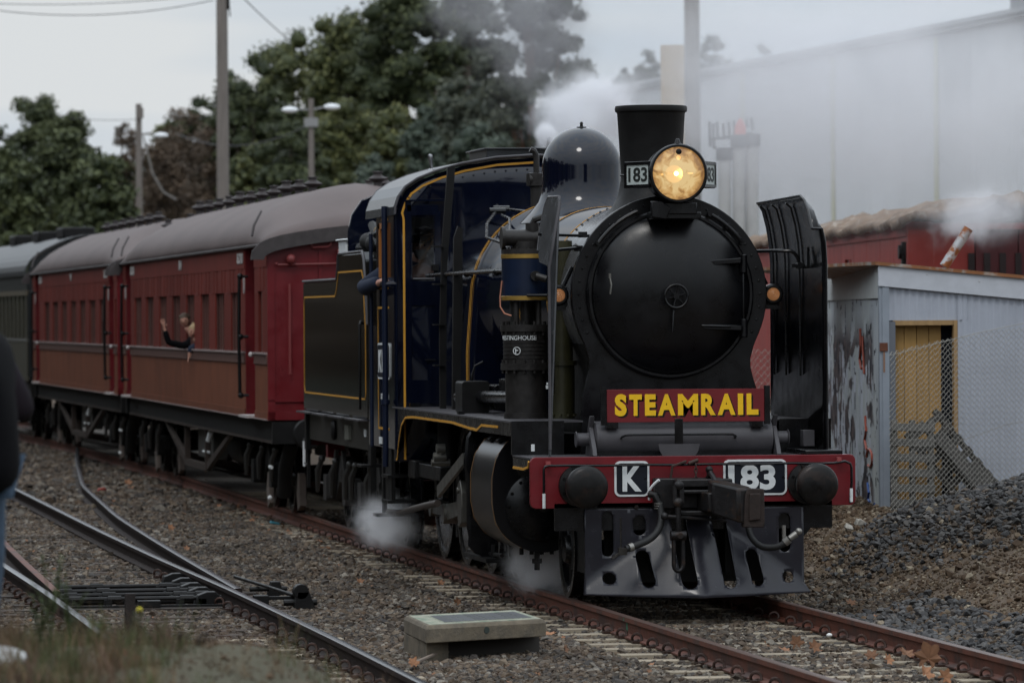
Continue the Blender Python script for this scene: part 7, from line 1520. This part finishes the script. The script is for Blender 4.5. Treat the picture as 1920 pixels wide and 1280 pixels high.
# children at the carriage windows
def child(c, look, hairm, label, sleeve, arm=None, arm2=None, tilt=0, torso=True, r=.088):
    e = empty('person', c); tag(e, label, 'person', 'passengers leaning out of the windows'); 
    V = [(.42, 0, -.42), (.22, 0, -.24), (.08, 0, -.13), (0, 0, -.06)]; E_ = [(0, 1), (1, 2), (2, 3)]; Rr = [.11, .11, .05, .04]
    if arm: k = len(V); V += [arm[0], arm[1], arm[2]]; E_ += [(1, k), (k, k + 1), (k + 1, k + 2)]; Rr += [.035, .028, .02]; hand(V, E_, Rr, k + 2, arm[2], Vector(arm[2]) - Vector(arm[1]), (1, .2, 0), .85, .1)
    if arm2: k = len(V); V += [arm2[0], arm2[1]]; E_ += [(1, k), (k, k + 1)]; Rr += [.032, .024]; hand(V, E_, Rr, k + 1, arm2[1], (-.3, 0, -1), (0, -1, 0), .7, .5)
    skin_mesh('body', V, E_, Rr, SKIN, e)
    V = [(.42, 0, -.42), (.20, 0, -.26), (.06, 0, -.17)]; E_ = [(0, 1), (1, 2)]; Rr = [.135, .13, .085]
    if arm: k = len(V); V += [arm[0], arm[1], tuple(Vector(arm[1]).lerp(Vector(arm[2]), .88))]; E_ += [(1, k), (k, k + 1), (k + 1, k + 2)]; Rr += [.055, .052, .040]
    if arm2: k = len(V); V += [arm2[0], tuple(Vector(arm2[0]).lerp(Vector(arm2[1]), .9))]; E_ += [(1, k), (k, k + 1)]; Rr += [.055, .042]
    skin_mesh('jumper', V, E_, Rr, sleeve, e); head(e, (0, 0, .03), r, look, hairm, tilt=tilt); return e
FAIR = mat('hair_fair', (.34, .24, .13), .7, var=.3); BRN = mat('hair_brown', (.07, .045, .03), .7, var=.3)
child((-1.66, 29.1, 2.38), (-.35, -1, -.15), BRN, 'brown haired child in a black jumper waving out of the carriage window', DARKCLOTH, ((-.02, 0, -.33), (-.24, .0, -.28), (-.29, .0, -.08)), tilt=R(-12))
child((-1.61, 28.35, 2.23), (-.2, -1, -.35), FAIR, 'fair haired child in a navy jumper hanging below the waving one', NAVYCLOTH, None, ((-.05, -.02, -.20), (-.06, -.03, -.30)), tilt=R(25), r=.085)
child((-1.80, 54.0, 2.33), (-.3, -1, -.1), BRN, 'passenger peering from the second red carriage', DARKCLOTH)
# driver and his mate
dr_ = empty('person', (-1.0, 9.65, 0)); tag(dr_, 'engine driver resting a navy sleeved arm outside the cab side window', 'person')
V = [(.1, 0, 1.7), (.08, 0, 2.4), (.0, 0, 2.95), (.02, -.02, 3.12), (-.22, .05, 2.98), (-.60, .25, 2.70), (-.46, -.30, 2.80)]; E_ = [(0, 1), (1, 2), (2, 3), (2, 4), (4, 5), (5, 6)]; Rr = [.15, .16, .15, .06, .07, .05, .035]
hand(V, E_, Rr, 6, V[6], (.1, -1, 0), (0, 0, 1), 1.0, .5); skin_mesh('body', V, E_, Rr, SKIN, dr_)
skin_mesh('jacket', [(.1, 0, 1.7), (.08, 0, 2.4), (.0, 0, 2.95), (-.24, .05, 2.98), (-.60, .25, 2.72), (-.48, -.24, 2.80)], [(0, 1), (1, 2), (2, 3), (3, 4), (4, 5)], [.18, .19, .17, .10, .095, .065], NAVYCLOTH, dr_); head(dr_, (.02, -.05, 3.24), .11, (-.3, -1, 0), BRN, cap=NAVYCLOTH)
fm = empty('person', (-1.12, 8.85, 0)); tag(fm, 'bearded man in a dark cap looking through the cab front window', 'person')
skin_mesh('body', [(.02, 0, 1.6), (.02, 0, 2.4), (0, 0, 2.85), (0, -.02, 3.0), (-.16, 0, 2.82), (-.20, -.05, 2.5), (.18, 0, 2.82), (.22, -.05, 2.5)], [(0, 1), (1, 2), (2, 3), (2, 4), (4, 5), (2, 6), (6, 7)], [.15, .16, .14, .06, .06, .05, .06, .05], SKIN, fm)
skin_mesh('jacket', [(.02, 0, 1.6), (.02, 0, 2.4), (0, 0, 2.86), (-.16, 0, 2.82), (-.20, -.05, 2.5), (.18, 0, 2.82), (.22, -.05, 2.5)], [(0, 1), (1, 2), (2, 3), (3, 4), (2, 5), (5, 6)], [.19, .20, .16, .09, .07, .09, .07], DARKCLOTH, fm)
head(fm, (-.01, -.04, 3.16), .115, (-.1, -1, -.05), None, cap=DARKCLOTH, beard=mat('grey_beard', (.24, .21, .19), .8))
# ------------------------------------------------------------------ concrete pit cover
def C4(u, D, z): x, y = W2(u, D); return Vector((x, y, z))
TL, TR_, BR, BL = C4(-.86, 39.65, .10), C4(.03, 40.35, .10), C4(.25, 39.1, .10), C4(-.665, 38.35, .10)
PC = empty('concrete_pit_cover', (0, 0, 0)); tag(PC, 'weathered concrete pit cover with inset metal grate beside the rail', 'pit cover')
def hexa(b, q, z0, z1, ch=0.0):
    c = sum((Vector(p) for p in q), Vector((0, 0, 0))) / 4; lo = [Vector((p.x, p.y, z0)) for p in q]; mi = [Vector((p.x, p.y, z1 - ch)) for p in q]; hi = [Vector((p.x + (c.x - p.x) * ch * 1.2, p.y + (c.y - p.y) * ch * 1.2, z1)) for p in q]
    b.add(lo + mi + hi, [(3, 2, 1, 0)] + [(i, (i + 1) % 4, 4 + (i + 1) % 4, 4 + i) for i in range(4)] + [(4 + i, 4 + (i + 1) % 4, 8 + (i + 1) % 4, 8 + i) for i in range(4)] + [(8, 9, 10, 11)]); return b
Q = [BL, BR, TR_, TL]; slab = hexa(MB(), Q, -.035, .10, .03).obj('slab', CONC, PC, smooth=False, bevel=.008)
cc = sum(Q, Vector()) / 4; q2 = [cc + (p - cc) * .93 for p in Q]; hexa(MB(), q2, .097, .1025).obj('slab_top', CONCTOP, slab, smooth=False)
q3 = [cc + (p - cc) * .86 for p in Q]; q3 = [q3[0] * 1, cc + (q2[1] - cc) * .2 + (q3[1] - cc) * .8 * 1.0 + Vector((0, 0, 0)), q3[2], q3[3]]; q3 = [q3[0].lerp(q3[1], .0), q3[1], q3[2], q3[3]]
def sub(q, a0, a1, b0, b1): f = lambda a, b_: q[0].lerp(q[1], a).lerp(q[3].lerp(q[2], a), b_); return [f(a0, b0), f(a1, b0), f(a1, b1), f(a0, b1)]
gr = hexa(MB(), sub(Q, .17, .93, .12, .80), .10, .1045).obj('grate_frame', mat('grate_frame', (.22, .23, .18), .8, var=.2), slab, smooth=False)
for k in range(8): hexa(MB(), sub(Q, .185 + .092 * k, .185 + .092 * k + .084, .15, .77), .104, .1065).obj('grate_panel', mat('grate_panel', (.055, .058, .062), .7, var=.2, rnd=.2), gr, smooth=False)
q4 = [Q[0] + (cc - Q[0]) * .05 , Q[0].lerp(Q[1], .96) + Vector((.02, .12, 0)), Q[2] + (cc - Q[2]) * .15, Q[3] + (cc - Q[3]) * .04]
hexa(MB(), [C4(-.66, 38.45, 0), C4(-.50, 38.7, 0), C4(-.62, 39.7, 0), C4(-.86, 39.6, 0)], -.26, -.038).obj('support_block', CONC, PC, smooth=False, bevel=.01); hexa(MB(), [C4(-.5, 38.95, 0), C4(.2, 39.4, 0), C4(.0, 40.2, 0), C4(-.6, 39.8, 0)], -.26, -.04).obj('support_block', mat('dark_concrete', (.05, .045, .04), .9), PC, smooth=False)  # inner support block has a much darker concrete colour
f = BL.lerp(BR, .50); d = (BR - BL).normalized(); nrm = Vector((d.y, -d.x, 0)); MB().cyl(f + nrm * .004 - Vector((0, 0, .06)), f - nrm * .01 - Vector((0, 0, .06)), .026, n=16).obj('lifting_socket', mat('socket_dark', (.03, .04, .035), .6), slab)
# stick, pickets, hose, bottle, litter
def pl(px, py, z=-.15): v = fw + rt * ((px - 960) / FPX) + up * ((640 - py) / FPX); t = (z - CAM.z) / v.z; return CAM + v * t
a = pl(768, 1246); o = MB().tube([a, a.lerp(pl(860, 1216), .5) + Vector((0, 0, .02)), pl(860, 1218), pl(935, 1208)], [.016, .014, .012, .006], 6).obj('fallen_branch', mat('dead_wood', (.16, .125, .10), .85, bump=.3), None); tag(o, 'thin dead branch lying in front of the concrete pit cover', 'branch')
for (px, yt, yb, D, tl, lab) in ((243, 1112, 1202, 41.0, .0, 'upright dark stake standing in the ballast between the side rails'), (350, 1188, 1262, 24.4, .045, 'leaning rusty picket, left one of the pair on the bank'), (374, 1196, 1268, 24.3, .0, 'upright rusty picket, right one of the pair on the bank'), (402, 1256, 1300, 23.6, .0, 'lowest rusty stub just showing at the bottom edge')):
    a = pw(px, yt, D); c = pw(px - (22 if tl else 0), yb, D); o = MB().box((0, 0, 0), ((.08 if D > 40 else .045), .04, (a - c).length + .1)).obj('picket', mat('rusty_picket', (.014, .010, .009), .8, var=.4, vscale=20, bump=.4), None, bevel=.004); o.location = (a + c) / 2 - Vector((0, 0, .05)); o.rotation_euler = (0, (a - c).to_2d().length * 1.8 if tl else .02, .3); tag(o, lab, 'picket', 'rusty pickets on the bank')
a = pw(1876, 1052, 46); o = MB().tube([a, pw(1895, 1046, 46.2), pw(1930, 1040, 46.5)], .02, 8).obj('black_hose', RUBBER, None); tag(o, 'end of a black hose sticking out of the rock heap', 'hose')
a = pl(185, 919, -.12); c = pl(240, 912, -.12); o = MB().lathe([(.02, 0), (.035, .04), (.035, .30), (.015, .40), (.0, .41)], a, c - a, 10).obj('red_plastic_bottle', mat('plastic_red', (.28, .05, .035), .5), None); tag(o, 'faded red plastic bottle lying on ballast by the branching rails', 'bottle')
a = pl(515, 980, -.13); o = MB().box((0, 0, 0), (.13, .05, .03)).obj('blue_wrapper', mat('litter_blue', (.06, .25, .32), .5), None, bevel=.01); o.location = a; o.rotation_euler = (.1, .2, .4); tag(o, 'small blue wrapper on the ballast next to the main rail', 'litter')
a = pl(1555, 1190, -.10); o = MB().sphere((0, 0, 0), .024, 12, 8, (1, 1, .7)).obj('white_cap', mat('shell_white', (.65, .65, .62), .3), None); o.location = a; tag(o, 'small shiny white capped rail clip beside the right rail', 'clip cap')
# ------------------------------------------------------------------ leaves
def leaf_mesh(seed):
    r_ = random.Random(seed); P_ = []; lob = 5
    for k in range(lob * 4 + 1):
        a = R(-150 + 300 * k / (lob * 4)); rr = (1.0, .80, .60, .82)[k % 4] * (1.0 - .30 * abs(a) / 2.6) * r_.uniform(.85, 1.12); P_.append((rr * math.sin(a), rr * math.cos(a)))
    cu = r_.uniform(.4, 1.1); vs = [(0, -.1, 0)] + [(x, y, cu * (x * x * .8 + .3 * max(0, y) ** 2 * r_.uniform(.6, 1.3))) for x, y in P_]; fs = [(0, i + 1, i + 2) for i in range(len(P_) - 1)]
    me = bpy.data.meshes.new('leaf'); me.from_pydata(vs + [(0, -.9, .05), (.03, -.9, .05)], [], fs + [(0, len(vs), len(vs) + 1)]); me.materials.append(mat('dry_leaf', (.21, .10, .05), .75, var=.3, vscale=3, rnd=.35)); return me
LM = [leaf_mesh(i) for i in range(6)]
LL = ['large pale brown plane leaf standing upright against the right rail', 'drooping pale leaf just below the large upright leaf', 'tall folded orange leaf between the rails, left of its twin', 'tall folded orange leaf between the rails, nearer the right rail', 'tiny dark red leaf furthest left between the rails', 'flat orange leaf lying left of the two tall folded leaves', 'small torn leaf on the sleepers right of the tall folded leaves', 'long brown leaf resting against the foot of the right rail', 'dark brown upright leaf beside the drooping pale leaf', 'small dull leaf halfway between folded leaves and large leaf', 'spiky orange leaf in the shadow of the concrete pit cover', 'small orange leaf standing behind the concrete pit cover', 'lone orange leaf near the main rail, behind the pit cover', 'brown leaf at the end of the dead branch by the pit cover', 'flat leaf touching the right end of the concrete pit cover', 'single leaf on the grey rock right of the pilot apron', 'orange leaf on ballast below the cab steam puff', 'small leaf right of the point rodding blocks', 'orange leaf on open ballast right of the branching rail', 'cluster leaf by the red plastic bottle', 'small leaf lying between the rails near the left rail', 'small leaf between pit cover and left rail of the main track']
for i, (px, py, z, s, rx, ry) in enumerate(((1742, 1232, -.02, .13, 75, 10), (1735, 1262, -.12, .09, 50, 30), (1493, 1205, -.06, .075, 80, 0), (1526, 1212, -.09, .07, 60, 40), (1436, 1207, -.10, .04, 20, 50), (1472, 1218, -.13, .06, 15, 0), (1634, 1230, -.11, .07, 40, 0), (1700, 1226, -.10, .09, 20, 20), (1772, 1268, -.08, .07, 80, 50), (1665, 1236, -.11, .06, 30, 60), (882, 1213, -.12, .075, 70, 0), (857, 1128, -.1, .05, 70, 30), (826, 1093, -.1, .05, 40, 0), (775, 1243, -.12, .06, 60, 0), (1030, 1188, -.13, .07, 10, 0), (1595, 1130, -.08, .06, 30, 20), (675, 1090, -.1, .05, 40, 0), (350, 1028, -.12, .05, 30, 20), (320, 990, -.1, .06, 60, 0), (240, 905, -.1, .09, 40, 0), (1240, 1188, -.1, .05, 50, 20), (1060, 1215, -.1, .05, 30, 70))):
    o = bpy.data.objects.new('fallen_leaf', LM[i % 6]); COL.objects.link(o); o.location = pl(px, py, z); o.scale = (s, s, s); o.rotation_euler = (R(rx), R(ry), random.uniform(-.6, .6))
    tag(o, LL[i], 'leaf', 'fallen brown leaves')
lc = bpy.data.collections.new('leaf_sources')
for i, me in enumerate(LM): o = bpy.data.objects.new('leaf_source', me); lc.objects.link(o)
X, Y = pts_region(1.3, -9, 2.2, -14, 45); Z = ghv(X, Y) + .025; k = Z < .4; X, Y, Z = X[k], Y[k], Z[k]
o = scatter('leaf_litter', np.stack([X, Y, Z], 1), rng.uniform(.014, .036, len(X)), lc); tag(o, 'small dry leaves scattered over the ballast', 'leaf litter', kind='stuff')
# clusters against the rail
X = np.concatenate([rng.normal(-1.25, .12, 60), rng.normal(-2.2, .5, 25)]); Y = np.concatenate([rng.uniform(14, 30, 60), rng.uniform(20, 40, 25)])
o = scatter('leaf_litter', np.stack([X, Y, ghv(X, Y) + .03], 1), rng.uniform(.03, .06, len(X)), lc); tag(o, 'brown leaves blown against the main rail by the carriages', 'leaf litter', kind='stuff')
# ------------------------------------------------------------------ grass and weeds on the bank
def tuft(m, n, h, w, lean):
    b = MB()
    for k in range(n):
        a = random.uniform(0, 6.28); hh = h * random.uniform(.5, 1.1); l = lean * random.uniform(.3, 1); ox, oy = random.gauss(0, .03), random.gauss(0, .03); px_, py_ = math.cos(a), math.sin(a); q = []
        for j in range(4): t = j / 3; ww = w * (1 - t * .85); cx = ox + px_ * l * hh * t * t; cy = oy + py_ * l * hh * t * t; q += [(cx - py_ * ww, cy + px_ * ww, hh * (t - .25 * l * t * t)), (cx + py_ * ww, cy - px_ * ww, hh * (t - .25 * l * t * t))]
        b.add(q, [(2 * j, 2 * j + 1, 2 * j + 3, 2 * j + 2) for j in range(3)])
    return b.mesh('tuft', m, smooth=True)
GG = mat('grass_green', (.055, .075, .022), .7, rnd=.35); GB = mat('grass_dry', (.13, .085, .045), .8, rnd=.35); GP = mat('grass_pink', (.11, .062, .045), .8, rnd=.3)
gc = bpy.data.collections.new('grass_sources')
for i, (m, n_, h, w, l) in enumerate(((GG, 16, .16, .003, .6), (GG, 12, .22, .0025, .5), (GB, 14, .20, .0022, .7), (GB, 10, .28, .002, .5), (GP, 14, .22, .002, .6), (GB, 18, .12, .003, .9))): o = bpy.data.objects.new('tuft_source_%d' % i, tuft(m, n_, h, w, l)); gc.objects.link(o)
n = 30000; U = rng.uniform(-2.9, -.55, n); D = rng.uniform(18, 29.5, n); x0, y0 = W2(0, 0); X = CAM.x + D * math.sin(TH) + U * math.cos(TH); Y = CAM.y + D * math.cos(TH) - U * math.sin(TH)
nz_ = np.array([mnoise.noise((a * 2.2, b_ * 1.4, 0)) for a, b_ in zip(X, Y)]); pr_ = np.clip(1.0 - (U + 1.95) * 1.6, .16, 1) * np.clip(.45 + nz_ * 2.2, 0.05, 1); k = rng.random(n) < pr_ * .15; X, Y, U, D = X[k], Y[k], U[k], D[k]; Z = ghv(X, Y); k = Z > -.05; X, Y, Z = X[k], Y[k], Z[k]
rots = np.stack([rng.normal(0, .12, len(X)), rng.normal(0, .12, len(X)), rng.uniform(-3.1, 3.1, len(X))], 1)
o = scatter('bank_grass', np.stack([X, Y, Z - .01], 1), rng.uniform(.5, 1.25, len(X)), gc, rots=rots); tag(o, 'rough green and dry brown grass on the bank at the bottom left', 'grass', kind='stuff')
def weed(px, py, D, h, label, yellow=False):
    p = pw(px, py, D); e = empty('weed', p); tag(e, label, 'weed', 'tall weeds on the bank'); b = MB(); lf = MB()
    for s_ in range(5):
        a = random.uniform(0, 6.28); l = random.uniform(.05, .22) * h; hh = h * random.uniform(.6, 1); P_ = [(math.cos(a) * l * t * t, math.sin(a) * l * t * t, hh * t) for t in np.linspace(0, 1, 6)]; b.tube(P_, .0022, 4)
        for q in range(26):
            t = random.uniform(.3, 1); c = Vector((math.cos(a) * l * t * t, math.sin(a) * l * t * t, hh * t)); d = Vector((random.gauss(0, 1), random.gauss(0, 1), .8)).normalized() * random.uniform(.02, .05); w_ = d.cross(Vector((0, 0, 1))).normalized() * .0045; lf.add([c, c + d * .5 + w_, c + d, c + d * .5 - w_], [(0, 1, 2, 3)])
    b.obj('stem', GG, e); lf.obj('leaf_spray', GG, e, smooth=False)
    if yellow: MB().sphere((0, 0, h * .98), .016, 8, 5).obj('flower', mat('flower_yellow', (.6, .5, .02), .6), e)
weed(95, 1220, 23.5, .48, 'tallest wispy green weed near the bystander'); weed(130, 1215, 24, .40, 'wispy green weed just right of the tallest one'); weed(75, 1230, 23, .32, 'shorter wispy weed nearest the left edge'); weed(262, 1225, 25, .22, 'small weed with a yellow flower beside the upright picket', True); weed(300, 1235, 25, .22, 'thin weed between the upright picket and the leaning one'); weed(180, 1240, 23.5, .25, 'low weed in the middle of the bank grass')
for i, (px, py, D, s) in enumerate(((225, 1240, 23.6, .075), (252, 1246, 23.4, .06), (238, 1268, 23, .06))):
    o = bpy.data.objects.new('fallen_leaf', LM[i]); COL.objects.link(o); o.location = pw(px, py, D); o.scale = (s, s, s); o.rotation_euler = (R(70), R(20 * i), i * .8); tag(o, ('dark curled leaf caught in the bank grass, left of its neighbours', 'paler curled leaf in the bank grass, right beside the dark one', 'lowest curled leaf in the bank grass at the bottom edge')[i], 'leaf', 'dry leaves in the bank grass')
# ------------------------------------------------------------------ steam
def steam(name, c, r, dens, label, nscale=2.2, thr=.42, shear=0.0, rot=None, power=1.0, soft=.25, col=(.95, .95, .97), det=5, fall=.45):
    me = MB().sphere((0, 0, 0), 1.0, 24, 16).mesh(name); m = bpy.data.materials.new(name + '_volume'); m.use_nodes = True; n = m.node_tree; n.nodes.clear(); L = n.links.new
    out = n.nodes.new('ShaderNodeOutputMaterial'); v = n.nodes.new('ShaderNodeVolumePrincipled'); v.inputs['Color'].default_value = (*col, 1); v.inputs['Anisotropy'].default_value = .2; L(v.outputs[0], out.inputs['Volume'])
    t = n.nodes.new('ShaderNodeTexCoord'); ln = n.nodes.new('ShaderNodeVectorMath'); ln.operation = 'LENGTH'; L(t.outputs['Object'], ln.inputs[0])
    q = n.nodes.new('ShaderNodeMapping'); q.inputs['Scale'].default_value = r; q.inputs['Location'].default_value = (c[0] * .37, c[1] * .11, c[2]); L(t.outputs['Object'], q.inputs[0])
    z = n.nodes.new('ShaderNodeTexNoise'); z.inputs['Scale'].default_value = nscale; z.inputs['Detail'].default_value = det; z.inputs['Roughness'].default_value = .58; z.inputs['Distortion'].default_value = .4; L(q.outputs[0], z.inputs['Vector'])
    a = n.nodes.new('ShaderNodeMapRange'); a.interpolation_type = 'SMOOTHSTEP'; a.inputs['From Min'].default_value = 1.0; a.inputs['From Max'].default_value = .15; L(ln.outputs['Value'], a.inputs[0])
    s = n.nodes.new('ShaderNodeMath'); s.operation = 'MULTIPLY_ADD'; L(a.outputs[0], s.inputs[0]); s.inputs[1].default_value = fall; L(z.outputs['Fac'], s.inputs[2])
    b_ = n.nodes.new('ShaderNodeMapRange'); b_.interpolation_type = 'SMOOTHSTEP'; b_.inputs['From Min'].default_value = thr + fall * .55; b_.inputs['From Max'].default_value = thr + fall * .55 + soft; L(s.outputs[0], b_.inputs[0])
    k = n.nodes.new('ShaderNodeMath'); k.operation = 'MULTIPLY'; L(b_.outputs[0], k.inputs[0]); L(a.outputs[0], k.inputs[1])
    d = n.nodes.new('ShaderNodeMath'); d.operation = 'MULTIPLY'; L(k.outputs[0], d.inputs[0]); d.inputs[1].default_value = dens; L(d.outputs[0], v.inputs['Density'])
    me.materials.clear(); me.materials.append(m); o = bpy.data.objects.new(name, me); COL.objects.link(o); o.location = c; o.scale = r
    if rot: o.rotation_euler = rot
    tag(o, label, 'steam', kind='stuff'); return o
steam('steam', (-1.35, 10.0, .30), (.45, 2.0, .40), 2.6, 'low puff of steam by the cab steps at rail level', 4.2, .42, fall=.25, soft=.16)
steam('steam', (-.85, 2.6, .22), (.5, 1.4, .42), 5.0, 'puff of steam beneath the cylinder behind the leading wheel', 4.0, .38, fall=.25, soft=.18)
steam('steam', (-.10, 7.1, 4.22), (.20, .3, .20), 16.0, 'tight jet of steam at the safety valve', 6, .36)
a = pw(1062, 235, 52.5); steam('steam', a, (.60, .6, .66), 6.0, 'white steam rising behind the dome from the safety valve', 3.6, .38, fall=.28, soft=.18)
a = pw(1125, 200, 57); steam('steam', a, (.85, .8, .62), 5.0, 'white steam drifting between dome and chimney', 3.0, .38, fall=.28, soft=.2)
a = pw(1010, 60, 70); steam('steam', a, (1.35, 1.4, 1.35), 1.0, 'grey smoke drifting across the tall gum trees', 1.8, .40, fall=.28, soft=.2, col=(.5, .5, .52))
a = pw(870, 20, 75); steam('steam', a, (1.2, 1.2, .7), .6, 'thin grey smoke wisps left of the main smoke', 1.9, .40, fall=.28, soft=.2, col=(.5, .5, .52))
a = pw(1835, 405, 60); steam('steam', a, (.95, .8, .50), 2.2, 'small grey cloud of steam hanging before the red van', 3.0, .40, fall=.28, soft=.18, rot=(0, R(-12), 0))
a = pw(1600, 170, 62); steam('steam', a, (5.0, 2.6, 2.4), .70, 'broad pale veil of steam over the warehouse', .85, .34, soft=.25, fall=.30)
a = pw(1330, 110, 60); steam('steam', a, (1.6, 1.4, 1.3), .20, 'steam veil above the chimney top', 1.6, .34, soft=.3, fall=.35)
